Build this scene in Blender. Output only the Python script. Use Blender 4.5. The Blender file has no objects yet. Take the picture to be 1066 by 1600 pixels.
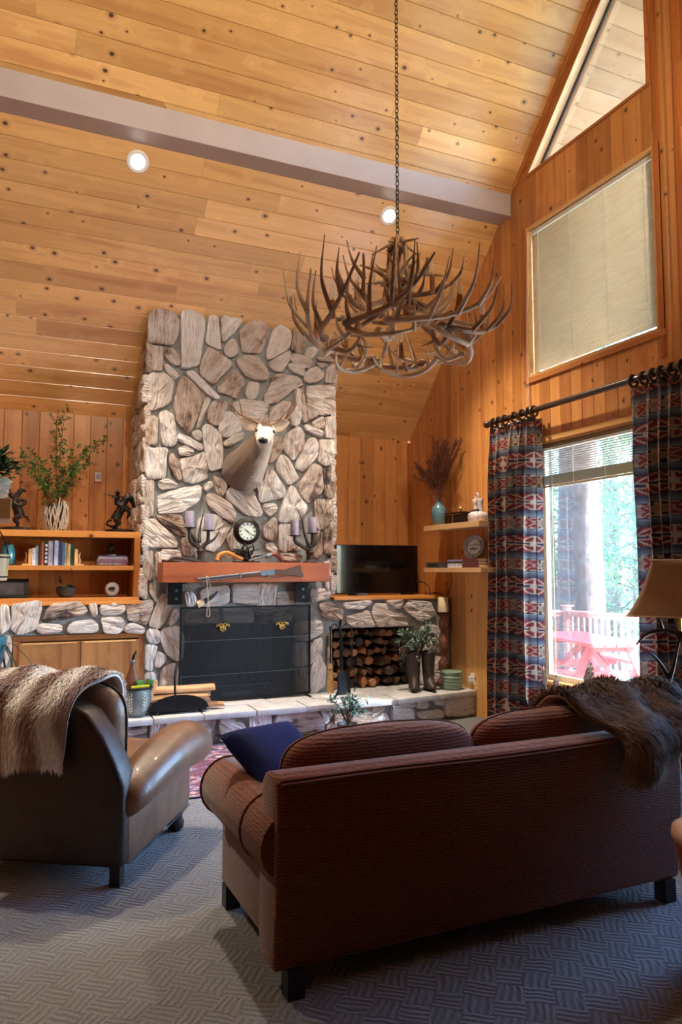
import bpy, bmesh, math, random
from math import sin, cos, pi, radians, sqrt, atan2, hypot
from mathutils import Vector, Matrix
from mathutils import noise as mnoise

random.seed(11)
SC = bpy.context.scene
COL = SC.collection

# ------------------------------------------------------------------ camera
cam_d = bpy.data.cameras.new('camera')
cam_d.sensor_fit = 'VERTICAL'; cam_d.sensor_height = 36.0; cam_d.sensor_width = 24.0
cam_d.lens = 26.055
cam_d.clip_start = 0.05; cam_d.clip_end = 400
cam = bpy.data.objects.new('camera', cam_d); COL.objects.link(cam)
cam.location = (0, 0, 1.6)
cam.rotation_euler = (radians(94.5), 0, radians(-24.03))
SC.camera = cam

# ------------------------------------------------------------------ world, sun, exposure
W = bpy.data.worlds.new('world'); SC.world = W; W.use_nodes = True
wn = W.node_tree
bg = wn.nodes['Background']
sky = wn.nodes.new('ShaderNodeTexSky')
sky.sky_type = 'NISHITA'; sky.sun_disc = False
sky.sun_elevation = radians(40); sky.sun_rotation = radians(135)
sky.air_density = 1.0; sky.dust_density = 0.4; sky.ozone_density = 4.0
wn.links.new(sky.outputs[0], bg.inputs[0]); bg.inputs[1].default_value = 2.4

sun_d = bpy.data.lights.new('sun', 'SUN'); sun_d.energy = 24.0; sun_d.angle = radians(0.6)
sun_d.color = (1.0, 0.97, 0.93)
sun = bpy.data.objects.new('sun', sun_d); COL.objects.link(sun)
SUN_TO = Vector((1.0, -1.0, 1.2)).normalized()
sun.rotation_euler = SUN_TO.to_track_quat('Z', 'Y').to_euler()

vs = SC.view_settings
vs.view_transform = 'Standard'; vs.look = 'None'; vs.gamma = 1.0; vs.use_curve_mapping = False
vs.exposure = 0.72

# recessed ceiling lamps (position on the sloped ceiling, watts); lit by their own builder further down
DOWNLIGHTS_SEEN = [((0.925, 6.52), 100), ((3.445, 6.515), 100)]
DOWNLIGHTS_FILL = [((-1.6, 6.52), 100, True), ((-0.9, 1.78), 30, False), ((1.3, 1.78), 30, False), ((3.445, 1.78), 30, False)]  # unseen lamps added as fill; near ones aim at far ceiling and chimney

# ------------------------------------------------------------------ room numbers
R, D, EZ, SL = 4.735, 8.415, 3.285, 1.025      # right wall, back wall, eave height, roof slope
YR = 4.15                                       # ridge line
ZR = EZ + SL * (D - YR)
XL, YN = -4.2, -2.4                             # left wall, near wall
def ceil_z(y):
    return EZ + SL * (D - y) if y >= YR else EZ + SL * (D - (2 * YR - y))

# ------------------------------------------------------------------ helpers
def c3(r, g, b):
    f = lambda v: (v / 255 / 12.92) if v <= 10 else ((v / 255 + .055) / 1.055) ** 2.4
    return (f(r), f(g), f(b), 1.0)

def wloc(o):
    v = Vector((0, 0, 0))
    while o is not None:
        v = v + o.location; o = o.parent
    return v

def tag(o, label=None, cat=None, group=None, kind=None):
    if label: o['label'] = label
    if cat: o['category'] = cat
    if group: o['group'] = group
    if kind: o['kind'] = kind
    return o

def empty(name, loc, rz=0, label=None, cat=None, group=None, kind=None):
    o = bpy.data.objects.new(name, None); COL.objects.link(o)
    o.empty_display_size = .1
    o.location = loc; o.rotation_euler = (0, 0, rz)
    return tag(o, label, cat, group, kind)

def link_mesh(name, me, m, parent=None, loc=(0, 0, 0), rot=(0, 0, 0)):
    o = bpy.data.objects.new(name, me); COL.objects.link(o)
    if m is not None and len(me.materials) == 0: me.materials.append(m)
    o.location = loc; o.rotation_euler = rot
    if parent is not None: o.parent = parent
    return o

def copy_tree(o, parent=None):
    c = o.copy(); COL.objects.link(c); c.parent = parent
    for ch in list(o.children): copy_tree(ch, c)
    return c

class MB:
    """collects vertices and faces of one part"""
    def __init__(s): s.v = []; s.f = []; s.c = []
    def add(s, vs, fs):
        b = len(s.v); s.v += [tuple(p) for p in vs]; s.f += [tuple(i + b for i in f) for f in fs]; return s
    def box(s, x0, x1, y0, y1, z0, z1):
        return s.add([(x0,y0,z0),(x1,y0,z0),(x1,y1,z0),(x0,y1,z0),(x0,y0,z1),(x1,y0,z1),(x1,y1,z1),(x0,y1,z1)],
                     [(3,2,1,0),(4,5,6,7),(0,1,5,4),(1,2,6,5),(2,3,7,6),(3,0,4,7)])
    def cbox(s, x0, x1, y0, y1, z0, z1, b):
        """box with chamfered edges"""
        bm = bmesh.new()
        bmesh.ops.create_cube(bm, size=1)
        for v in bm.verts:
            v.co = Vector((x0 + (v.co.x + .5) * (x1 - x0), y0 + (v.co.y + .5) * (y1 - y0), z0 + (v.co.z + .5) * (z1 - z0)))
        bmesh.ops.bevel(bm, geom=list(bm.edges), offset=b, segments=2, profile=.6, affect='EDGES')
        s.addbm(bm); return s
    def addbm(s, bm):
        bm.verts.index_update()
        s.add([v.co[:] for v in bm.verts], [[v.index for v in f.verts] for f in bm.faces]); bm.free()
    def prism(s, poly, h0, h1, plane='xy'):
        n = len(poly)
        mp = {'xy': lambda a, b, h: (a, b, h), 'xz': lambda a, b, h: (a, h, b), 'yz': lambda a, b, h: (h, a, b)}[plane]
        vs = [mp(a, b, h0) for a, b in poly] + [mp(a, b, h1) for a, b in poly]
        fs = [tuple(range(n))[::-1], tuple(range(n, 2 * n))] + [(i, (i + 1) % n, n + (i + 1) % n, n + i) for i in range(n)]
        return s.add(vs, fs)
    def tube(s, pts, rad, n=8, cap=True, flat=1.0):
        pts = [Vector(p) for p in pts]; m = len(pts)
        if not hasattr(rad, '__len__'): rad = [rad] * m
        T = []
        for i in range(m):
            t = (pts[min(i + 1, m - 1)] - pts[max(i - 1, 0)])
            T.append(t.normalized() if t.length > 1e-9 else Vector((0, 0, 1)))
        a = Vector((0, 0, 1)) if abs(T[0].z) < .9 else Vector((1, 0, 0))
        u = (a - T[0] * a.dot(T[0])).normalized(); vs = []
        for i in range(m):
            u = (u - T[i] * u.dot(T[i])).normalized(); w = T[i].cross(u)
            for k in range(n):
                an = 2 * pi * k / n
                vs.append(pts[i] + (u * cos(an) * flat + w * sin(an)) * rad[i])
        fs = [(i * n + k, i * n + (k + 1) % n, (i + 1) * n + (k + 1) % n, (i + 1) * n + k) for i in range(m - 1) for k in range(n)]
        if cap: fs += [tuple(range(n))[::-1], tuple(range((m - 1) * n, m * n))]
        return s.add(vs, fs)
    def lathe(s, prof, n=20, c=(0, 0, 0), sx=1, sy=1, mod=None):
        vs = []
        for r, z in prof:
            for k in range(n):
                an = 2 * pi * k / n; rr = r * (mod(an, z) if mod else 1)
                vs.append((c[0] + rr * cos(an) * sx, c[1] + rr * sin(an) * sy, c[2] + z))
        m = len(prof)
        fs = [(i * n + k, i * n + (k + 1) % n, (i + 1) * n + (k + 1) % n, (i + 1) * n + k) for i in range(m - 1) for k in range(n)]
        fs += [tuple(range(n))[::-1], tuple(range((m - 1) * n, m * n))]
        return s.add(vs, fs)
    def ball(s, c, r, n=10, m=7, sc=(1, 1, 1)):
        vs = [(c[0], c[1], c[2] - r * sc[2])]; fs = []
        for i in range(1, m):
            a = pi * i / m
            for k in range(n):
                b = 2 * pi * k / n
                vs.append((c[0] + r * sin(a) * cos(b) * sc[0], c[1] + r * sin(a) * sin(b) * sc[1], c[2] - r * cos(a) * sc[2]))
        vs.append((c[0], c[1], c[2] + r * sc[2])); e = len(vs) - 1
        fs += [(0, 1 + (k + 1) % n, 1 + k) for k in range(n)]
        for i in range(m - 2):
            fs += [(1 + i * n + k, 1 + i * n + (k + 1) % n, 1 + (i + 1) * n + (k + 1) % n, 1 + (i + 1) * n + k) for k in range(n)]
        b = 1 + (m - 2) * n
        fs += [(b + k, b + (k + 1) % n, e) for k in range(n)]
        return s.add(vs, fs)
    def ring(s, c, r, t, ax='z', n=20, m=8):
        vs = []
        for i in range(n):
            a = 2 * pi * i / n
            for k in range(m):
                b = 2 * pi * k / m; rr = r + t * cos(b); h = t * sin(b)
                p = {'z': (rr * cos(a), rr * sin(a), h), 'y': (rr * cos(a), h, rr * sin(a)), 'x': (h, rr * cos(a), rr * sin(a))}[ax]
                vs.append((c[0] + p[0], c[1] + p[1], c[2] + p[2]))
        fs = [(i * m + k, ((i + 1) % n) * m + k, ((i + 1) % n) * m + (k + 1) % m, i * m + (k + 1) % m) for i in range(n) for k in range(m)]
        return s.add(vs, fs)
    def grid(s, fn, nu, nv):
        vs = [fn(i / nu, j / nv) for j in range(nv + 1) for i in range(nu + 1)]
        w = nu + 1
        return s.add(vs, [(j * w + i, j * w + i + 1, (j + 1) * w + i + 1, (j + 1) * w + i) for j in range(nv) for i in range(nu)])
    def mesh(s, name, off=Vector((0, 0, 0)), smooth=False):
        me = bpy.data.meshes.new(name)
        me.from_pydata([(p[0] - off[0], p[1] - off[1], p[2] - off[2]) for p in s.v], [], s.f)
        bm = bmesh.new(); bm.from_mesh(me)
        bmesh.ops.recalc_face_normals(bm, faces=bm.faces); bm.to_mesh(me); bm.free()
        if smooth:
            me.shade_smooth()
            if smooth is not True: set_auto(me, smooth)
        return me
    def build(s, name, m, parent=None, smooth=False, local=False, origin=None):
        """local: the coordinates are already in the parent's frame"""
        if parent is not None and local:
            return link_mesh(name, s.mesh(name, smooth=smooth), m, parent)
        if parent is not None:
            return link_mesh(name, s.mesh(name, wloc(parent), smooth), m, parent)
        if origin is None:
            xs = [p[0] for p in s.v]; ys = [p[1] for p in s.v]; zs = [p[2] for p in s.v]
            origin = ((min(xs) + max(xs)) / 2, (min(ys) + max(ys)) / 2, min(zs))
        return link_mesh(name, s.mesh(name, origin, smooth), m, None, origin)

def set_auto(me, ang=35):
    """sharp edges above the angle, smooth elsewhere"""
    bm = bmesh.new(); bm.from_mesh(me)
    for e in bm.edges:
        if len(e.link_faces) == 2 and e.calc_face_angle(0) > radians(ang): e.smooth = False
    bm.to_mesh(me); bm.free()

def modmesh(me, mods):
    """apply modifiers [(type, {props})] to a mesh and return the result"""
    t = bpy.data.objects.new('tmp', me); COL.objects.link(t)
    for ty, pr in mods:
        md = t.modifiers.new('m', ty)
        for k, v in pr.items(): setattr(md, k, v)
    dg = bpy.context.evaluated_depsgraph_get()
    out = bpy.data.meshes.new_from_object(t.evaluated_get(dg))
    bpy.data.objects.remove(t); return out

def fuse(mb, voxel, smooth=6, fac=.5, off=Vector((0, 0, 0))):
    """union of the collected shapes as one continuous surface"""
    me = modmesh(mb.mesh('fused', off), [('REMESH', dict(mode='VOXEL', voxel_size=voxel)), ('SMOOTH', dict(iterations=smooth, factor=fac))])
    me.shade_smooth(); return me

def spline(pts, k=6):
    """Catmull-Rom through the points"""
    P = [Vector(p) for p in pts]; out = []
    for i in range(len(P) - 1):
        a = P[max(i - 1, 0)]; b = P[i]; c = P[i + 1]; d = P[min(i + 2, len(P) - 1)]
        for j in range(k):
            t = j / k
            out.append(.5 * ((2 * b) + (c - a) * t + (2 * a - 5 * b + 4 * c - d) * t * t + (3 * b - 3 * c + d - a) * t ** 3))
    out.append(P[-1]); return out

def paint(me, fn, name='Col'):
    at = me.color_attributes.new(name, 'FLOAT_COLOR', 'POINT')
    buf = []
    for v in me.vertices: buf += list(fn(v.co))[:3] + [1.0]
    at.data.foreach_set('color', buf)

# ------------------------------------------------------------------ materials
def newmat(name):
    m = bpy.data.materials.new(name); m.use_nodes = True
    nt = m.node_tree; return m, nt, nt.nodes['Principled BSDF']
def nd(nt, ty, ins=None, **props):
    n = nt.nodes.new(ty)
    for k, v in props.items(): setattr(n, k, v)
    for k, v in (ins or {}).items():
        if isinstance(v, bpy.types.NodeSocket): nt.links.new(v, n.inputs[k])
        else: n.inputs[k].default_value = v
    return n
def math_(nt, op, a, b=None, clamp=False):
    n = nt.nodes.new('ShaderNodeMath'); n.operation = op; n.use_clamp = clamp
    for i, v in enumerate((a, b)):
        if v is None: continue
        if isinstance(v, bpy.types.NodeSocket): nt.links.new(v, n.inputs[i])
        else: n.inputs[i].default_value = v
    return n.outputs[0]
def ramp(nt, fac, stops, interp='LINEAR'):
    n = nt.nodes.new('ShaderNodeValToRGB'); n.color_ramp.interpolation = interp
    e = n.color_ramp.elements
    while len(e) < len(stops): e.new(.5)
    for q, (p, c) in zip(e, stops): q.position = p; q.color = c
    nt.links.new(fac, n.inputs[0]); return n.outputs[0]
def mixc(nt, fac, a, b, blend='MIX'):
    n = nt.nodes.new('ShaderNodeMix'); n.data_type = 'RGBA'; n.blend_type = blend
    for k, v in ((0, fac), (6, a), (7, b)):
        if isinstance(v, bpy.types.NodeSocket): nt.links.new(v, n.inputs[k])
        else: n.inputs[k].default_value = v
    return n.outputs[2]
def bump(nt, bs, h, strength, dist):
    b = nd(nt, 'ShaderNodeBump', {'Height': h, 'Strength': strength, 'Distance': dist})
    nt.links.new(b.outputs[0], bs.inputs['Normal'])
def objco(nt, scale=(1, 1, 1), rnd=True):
    tc = nt.nodes.new('ShaderNodeTexCoord')
    out = tc.outputs['Object']
    if rnd:
        oi = nt.nodes.new('ShaderNodeObjectInfo')
        v = nd(nt, 'ShaderNodeVectorMath', {0: oi.outputs['Random'], 1: (37.1, 53.7, 71.3)}, operation='MULTIPLY')
        out = nd(nt, 'ShaderNodeVectorMath', {0: out, 1: v.outputs[0]}, operation='ADD').outputs[0]
    if scale != (1, 1, 1):
        out = nd(nt, 'ShaderNodeVectorMath', {0: out, 1: scale}, operation='MULTIPLY').outputs[0]
    return out

def simple(name, col, rough=.5, metal=0., var=.15, scale=12., bmp=0., bscale=60., spec=.5, coat=0., sheen=0.):
    m, nt, bs = newmat(name)
    co = objco(nt)
    n = nd(nt, 'ShaderNodeTexNoise', {'Vector': co, 'Scale': scale, 'Detail': 4.})
    lo = tuple(v * (1 - var) for v in col[:3]) + (1,); hi = tuple(min(1, v * (1 + var)) for v in col[:3]) + (1,)
    nt.links.new(ramp(nt, n.outputs['Fac'], [(.3, lo), (.7, hi)]), bs.inputs['Base Color'])
    bs.inputs['Roughness'].default_value = rough; bs.inputs['Metallic'].default_value = metal
    bs.inputs['Specular IOR Level'].default_value = spec; bs.inputs['Coat Weight'].default_value = coat
    bs.inputs['Sheen Weight'].default_value = sheen
    if bmp:
        b = nd(nt, 'ShaderNodeTexNoise', {'Vector': co, 'Scale': bscale, 'Detail': 3.})
        bump(nt, bs, b.outputs['Fac'], bmp, .01)
    return m

def wood(name, base, axis='x', dark=.45, knots=True, rough=.38, kscale=4.3, coat=.25, contrast=1.0, keep=.42):
    """knotty board: grain runs along the object's own axis, every board its own piece of the pattern"""
    m, nt, bs = newmat(name)
    k = 'xyz'.index(axis)
    co = objco(nt)
    def sc(al, ac):
        s = [ac] * 3; s[k] = al
        return nd(nt, 'ShaderNodeVectorMath', {0: co, 1: tuple(s)}, operation='MULTIPLY').outputs[0]
    kv = sc(kscale * .8, kscale)
    sx = nd(nt, 'ShaderNodeSeparateXYZ', {0: kv})
    oth = [sx.outputs[i] for i in range(3) if i != k]
    k2 = nd(nt, 'ShaderNodeCombineXYZ', {0: sx.outputs[k], 1: math_(nt, 'ADD', oth[0], oth[1])})
    vo = nd(nt, 'ShaderNodeTexVoronoi', {'Vector': k2.outputs[0], 'Scale': 1.0, 'Randomness': 1.0}, voronoi_dimensions='2D')
    dist = vo.outputs['Distance']
    near = ramp(nt, dist, [(.0, (1, 1, 1, 1)), (.32, (0, 0, 0, 1))])
    g1 = nd(nt, 'ShaderNodeTexNoise', {'Vector': sc(.55, 7.5), 'Scale': 1.0, 'Detail': 5., 'Distortion': .7})
    warp = math_(nt, 'ADD', g1.outputs['Fac'], math_(nt, 'MULTIPLY', near, .18))
    rings = math_(nt, 'FRACT', math_(nt, 'MULTIPLY', warp, 9.0))
    rings = math_(nt, 'ABSOLUTE', math_(nt, 'SUBTRACT', rings, .5))
    fine = nd(nt, 'ShaderNodeTexNoise', {'Vector': sc(2.5, 120.), 'Scale': 1.0, 'Detail': 2.})
    br, bgc, bb = base[:3]
    lo = (br * (1 - dark * .55 * contrast), bgc * (1 - dark * .85 * contrast), bb * (1 - dark * contrast), 1)
    hi = (min(1, br * 1.12), min(1, bgc * 1.15), min(1, bb * 1.2), 1)
    col = ramp(nt, warp, [(.3, lo), (.5, tuple(base[:3]) + (1,)), (.72, hi)])
    col = mixc(nt, math_(nt, 'MULTIPLY', rings, .38 * contrast), col, (br * .62, bgc * .5, bb * .38, 1))
    col = mixc(nt, math_(nt, 'MULTIPLY', fine.outputs['Fac'], .22), col, (br * .7, bgc * .62, bb * .55, 1))
    oi = nt.nodes.new('ShaderNodeObjectInfo')
    tint = ramp(nt, oi.outputs['Random'], [(0, (.74, .68, .6, 1)), (.5, (.98, .97, .95, 1)), (1, (1.14, 1.14, 1.16, 1))])
    col = mixc(nt, 1.0, col, tint, 'MULTIPLY')
    if knots:
        sep = nd(nt, 'ShaderNodeSeparateColor', {0: vo.outputs['Color']})
        on = math_(nt, 'GREATER_THAN', sep.outputs[0], keep)
        thr = math_(nt, 'ADD', math_(nt, 'MULTIPLY', sep.outputs[1], .062), .022)
        q = math_(nt, 'DIVIDE', dist, thr)
        km = math_(nt, 'MULTIPLY', math_(nt, 'SUBTRACT', 2.2, math_(nt, 'MULTIPLY', q, 2.0), True), on)
        halo = math_(nt, 'MULTIPLY', math_(nt, 'SUBTRACT', 1.25, math_(nt, 'MULTIPLY', q, .48), True), on)
        col = mixc(nt, math_(nt, 'MULTIPLY', halo, .55), col, (br * .42, bgc * .25, bb * .14, 1))
        col = mixc(nt, math_(nt, 'MULTIPLY', km, .92), col, (.035, .016, .008, 1))
    nt.links.new(col, bs.inputs['Base Color'])
    bs.inputs['Roughness'].default_value = rough; bs.inputs['Coat Weight'].default_value = coat
    bs.inputs['Coat Roughness'].default_value = .24
    bs.inputs['Coat IOR'].default_value = 1.95 if coat > .9 else 1.5
    bump(nt, bs, fine.outputs['Fac'], .12, .004)
    return m

def vcol(name, rough=.8, bmp=.0, bscale=400., sheen=0., var=.12, spec=.3, trans=0.):
    m, nt, bs = newmat(name)
    at = nd(nt, 'ShaderNodeAttribute', attribute_name='Col')
    co = objco(nt, rnd=False)
    n = nd(nt, 'ShaderNodeTexNoise', {'Vector': co, 'Scale': bscale * .5, 'Detail': 2.})
    col = mixc(nt, 1.0, at.outputs['Color'], ramp(nt, n.outputs['Fac'], [(.3, (1 - var, 1 - var, 1 - var, 1)), (.7, (1 + var, 1 + var, 1 + var, 1))]), 'MULTIPLY')
    nt.links.new(col, bs.inputs['Base Color'])
    bs.inputs['Roughness'].default_value = rough; bs.inputs['Sheen Weight'].default_value = sheen
    bs.inputs['Specular IOR Level'].default_value = spec
    if bmp:
        b = nd(nt, 'ShaderNodeTexNoise', {'Vector': co, 'Scale': bscale, 'Detail': 2.})
        bump(nt, bs, b.outputs['Fac'], bmp, .01)
    if trans:
        out = nt.nodes['Material Output']
        tr = nd(nt, 'ShaderNodeBsdfTranslucent', {'Color': col})
        mx = nd(nt, 'ShaderNodeMixShader', {0: trans, 1: bs.outputs[0], 2: tr.outputs[0]})
        nt.links.new(mx.outputs[0], out.inputs[0])
    return m

def stone_mat(name, stops, grain=1.0, bstr=.9):
    m, nt, bs = newmat(name)
    co = objco(nt)
    st = nd(nt, 'ShaderNodeVectorMath', {0: co, 1: (2.2, 9., 13.)}, operation='MULTIPLY').outputs[0]
    n1 = nd(nt, 'ShaderNodeTexNoise', {'Vector': st, 'Scale': 1.1, 'Detail': 7., 'Roughness': .62, 'Distortion': .6})
    n2 = nd(nt, 'ShaderNodeTexNoise', {'Vector': co, 'Scale': 5.5, 'Detail': 5., 'Roughness': .6})
    n3 = nd(nt, 'ShaderNodeTexNoise', {'Vector': nd(nt, 'ShaderNodeVectorMath', {0: co, 1: (7., 40., 60.)}, operation='MULTIPLY').outputs[0], 'Scale': 1.0, 'Detail': 4.})
    oi = nt.nodes.new('ShaderNodeObjectInfo')
    f = math_(nt, 'ADD', math_(nt, 'MULTIPLY', n1.outputs['Fac'], .55 * grain), math_(nt, 'MULTIPLY', n2.outputs['Fac'], .55))
    f = math_(nt, 'ADD', f, math_(nt, 'MULTIPLY', math_(nt, 'SUBTRACT', oi.outputs['Random'], .5), .2))
    col = ramp(nt, f, stops)
    wn_ = nd(nt, 'ShaderNodeTexWhiteNoise', {'W': oi.outputs['Random']}, noise_dimensions='1D')
    tint = ramp(nt, wn_.outputs['Value'], [(0, (.9, .85, .82, 1)), (.35, (1, .96, .93, 1)), (.7, (1.0, .99, 1.0, 1)), (1, (1.06, 1.06, 1.08, 1))])
    col = mixc(nt, 1.0, col, tint, 'MULTIPLY')
    crack = ramp(nt, n3.outputs['Fac'], [(.3, (.45, .38, .33, 1)), (.42, (1, 1, 1, 1))])
    col = mixc(nt, .5, col, crack, 'MULTIPLY')
    nt.links.new(col, bs.inputs['Base Color']); bs.inputs['Roughness'].default_value = .75
    bs.inputs['Specular IOR Level'].default_value = .3
    pit = nd(nt, 'ShaderNodeTexVoronoi', {'Vector': nd(nt, 'ShaderNodeVectorMath', {0: co, 1: (9., 26., 34.)}, operation='MULTIPLY').outputs[0], 'Scale': 1.0})
    h = math_(nt, 'ADD', math_(nt, 'MULTIPLY', n1.outputs['Fac'], 1.6), math_(nt, 'MULTIPLY', n3.outputs['Fac'], .8))
    h = math_(nt, 'ADD', h, math_(nt, 'MULTIPLY', pit.outputs['Distance'], .35))
    bump(nt, bs, h, bstr, .05)
    return m

M = {}
M['ceil'] = wood('ceiling_pine', c3(234, 184, 116), 'x', rough=.30, coat=1.0)
M['soffit'] = wood('soffit_pine', c3(226, 192, 150), 'x', rough=.5, coat=.0, contrast=.6)
M['wallz'] = wood('wall_pine', c3(212, 146, 82), 'z', rough=.4, coat=.25)
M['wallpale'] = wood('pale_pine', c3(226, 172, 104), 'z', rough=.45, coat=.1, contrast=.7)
M['trimx'] = wood('trim_pine_x', c3(200, 128, 66), 'x', rough=.4)
M['trimy'] = wood('trim_pine_y', c3(200, 128, 66), 'y', rough=.4)
M['trimz'] = wood('trim_pine_z', c3(190, 110, 50), 'z', rough=.4, keep=.7)
M['shelfx'] = wood('bookcase_pine_x', c3(214, 142, 70), 'x', keep=.72, rough=.4)
M['shelfz'] = wood('bookcase_pine_z', c3(205, 132, 62), 'z', keep=.72, rough=.4)
M['oak'] = wood('oak_cabinet', c3(168, 120, 74), 'z', knots=False, contrast=1.9, rough=.5, coat=.1)
M['oakf'] = wood('oak_frame', c3(160, 104, 58), 'x', knots=False, rough=.45)
M['palewood_y'] = wood('birch_shelf', c3(226, 186, 138), 'y', knots=False, contrast=.5, rough=.45)
M['palewood_z'] = wood('birch_block', c3(222, 176, 122), 'z', knots=False, contrast=.5, rough=.45)
M['mantel'] = wood('redwood_mantel', c3(196, 108, 66), 'x', knots=False, rough=.5, coat=.05, contrast=1.2)
M['beam'] = simple('painted_beam', c3(186, 170, 163), .5, var=.06, scale=3, bmp=.1, bscale=40)
M['mortar'] = simple('mortar', c3(146, 148, 148), .9, var=.22, scale=14, bmp=.5, bscale=90, spec=.2)
M['stone'] = stone_mat('fieldstone', [(.29, c3(62, 54, 56)), (.365, c3(140, 124, 120)), (.43, c3(206, 190, 184)), (.54, c3(228, 221, 221)), (.76, c3(246, 244, 247))])
M['stone2'] = stone_mat('fieldstone_brown', [(.33, c3(48, 44, 50)), (.41, c3(106, 94, 94)), (.49, c3(184, 160, 147)), (.60, c3(214, 198, 191)), (.8, c3(238, 233, 231))], 1.1, 1.0)
M['slab'] = simple('hearth_flagstone', c3(190, 188, 190), .7, var=.14, scale=9, bmp=.35, bscale=50)
M['fire'] = simple('firebrick_soot', c3(26, 26, 30), .9, var=.5, scale=9, bmp=.3)
M['iron'] = simple('black_iron', c3(26, 27, 30), .5, .6, var=.3, bmp=.15, bscale=120)
M['steel'] = simple('dull_steel', c3(120, 126, 136), .42, .9, var=.2)
M['brass'] = simple('brass', c3(206, 168, 92), .35, 1., var=.15)
M['bronze'] = simple('dark_bronze', c3(40, 34, 32), .42, .7, var=.4, scale=20, bmp=.4, bscale=70)
M['antler'] = simple('antler', c3(150, 112, 80), .5, var=.45, scale=9, bmp=.4, bscale=60)
M['antlerpale'] = simple('antler_pale', c3(206, 180, 150), .5, var=.35, scale=8, bmp=.35, bscale=60)
M['antlerdark'] = simple('cast_antler', c3(62, 54, 50), .5, .2, var=.4, scale=18, bmp=.4, bscale=60)
M['white'] = simple('white_enamel', c3(236, 236, 234), .4, var=.03)
M['black'] = simple('black_plastic', c3(12, 12, 14), .3, var=.2)
M['rod'] = simple('dark_turned_wood', c3(52, 32, 24), .3, var=.3, coat=.5)
M['blackmetal'] = simple('black_gasket', c3(22, 24, 28), .4, var=.2)

# =================================================================== STRUCTURE
# ---- floor: looped carpet with short ridges laid in blocks of alternating direction
def carpet_mat():
    m, nt, bs = newmat('sculpted_carpet')
    co = objco(nt, rnd=False)
    rot = nd(nt, 'ShaderNodeMapping', {'Vector': co, 'Rotation': (0, 0, radians(38))}).outputs[0]
    wob = nd(nt, 'ShaderNodeTexNoise', {'Vector': rot, 'Scale': 5., 'Detail': 3.})
    rot = nd(nt, 'ShaderNodeVectorMath', {0: rot, 1: nd(nt, 'ShaderNodeVectorMath', {0: wob.outputs['Color'], 1: (.07, .07, 0)}, operation='MULTIPLY').outputs[0]}, operation='ADD').outputs[0]
    ck = nd(nt, 'ShaderNodeTexChecker', {'Vector': rot, 'Scale': 9.0})
    w1 = nd(nt, 'ShaderNodeTexWave', {'Vector': rot, 'Scale': 11.0, 'Distortion': .6, 'Detail': 1.}, bands_direction='X')
    w2 = nd(nt, 'ShaderNodeTexWave', {'Vector': rot, 'Scale': 11.0, 'Distortion': .6, 'Detail': 1.}, bands_direction='Y')
    h = mixc(nt, ck.outputs['Fac'], w1.outputs['Color'], w2.outputs['Color'])
    pile = nd(nt, 'ShaderNodeTexNoise', {'Vector': co, 'Scale': 130., 'Detail': 3., 'Roughness': .7})
    big = nd(nt, 'ShaderNodeTexNoise', {'Vector': co, 'Scale': 1.6, 'Detail': 3.})
    hh = math_(nt, 'ADD', h, math_(nt, 'MULTIPLY', pile.outputs['Fac'], .9))
    col = ramp(nt, pile.outputs['Fac'], [(.3, c3(96, 97, 101)), (.7, c3(148, 148, 152))])
    col = mixc(nt, math_(nt, 'MULTIPLY', math_(nt, 'SUBTRACT', 1.0, h), .3), col, c3(66, 66, 70))  # grooves coloured darker, putting shade between the ridges into the pile
    col = mixc(nt, 1., col, ramp(nt, big.outputs['Fac'], [(.3, (.88, .87, .85, 1)), (.7, (1.05, 1.05, 1.05, 1))]), 'MULTIPLY')
    nt.links.new(col, bs.inputs['Base Color']); bs.inputs['Roughness'].default_value = .95
    bs.inputs['Specular IOR Level'].default_value = .1; bs.inputs['Sheen Weight'].default_value = .25
    bump(nt, bs, hh, .6, .010)
    return m
M['carpet'] = carpet_mat()
fl = MB().box(XL, R + .16, YN, D + .1, -.12, 0).build('floor', M['carpet'], origin=(0, 0, 0))
tag(fl, 'beige sculpted carpet with short ridged blocks', kind='structure')

# ---- ceiling: two slopes, planks on the far slope
ANG = atan2(SL, 1.0); SEC = sqrt(1 + SL * SL)
XO = R + 2.1                                      # eave overhang beyond the gable wall
mb = MB()
def slope_slab(mb, x0, x1, ya, yb, lift, th):
    n = Vector((0, SL, 1)).normalized()
    q = []
    for h in (lift, lift + th):
        for y in (ya, yb):
            p = Vector((0, y, EZ + SL * (D - y))) + n * h
            q.append((p.y, p.z))
    poly = [q[0], q[1], q[3], q[2]]
    mb.prism(poly, x0, x1, 'yz')
slope_slab(mb, XL, XO, YR - .02, D + .7, .024, .12)
ce = mb.build('ceiling', M['ceil'], origin=(0, YR, ZR)); tag(ce, 'knotty pine plank ceiling sloping down to the back wall', kind='structure')
mb = MB()
n2 = Vector((0, -SL, 1)).normalized(); q = []
for h in (.0, .14):
    for y in (YR + .02, -.115):
        p = Vector((0, y, EZ + SL * (D - (2 * YR - y)))) + n2 * h; q.append((p.y, p.z))
mb.prism([q[0], q[1], q[3], q[2]], XL, XO, 'yz')
mb.box(XL, R + .16, YN, -.05, EZ, EZ + .12)
near = mb.build('ceiling_near', M['ceil'], origin=(0, 0, EZ)); tag(near, 'knotty pine ceiling on the near side of the ridge', kind='structure')

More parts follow.
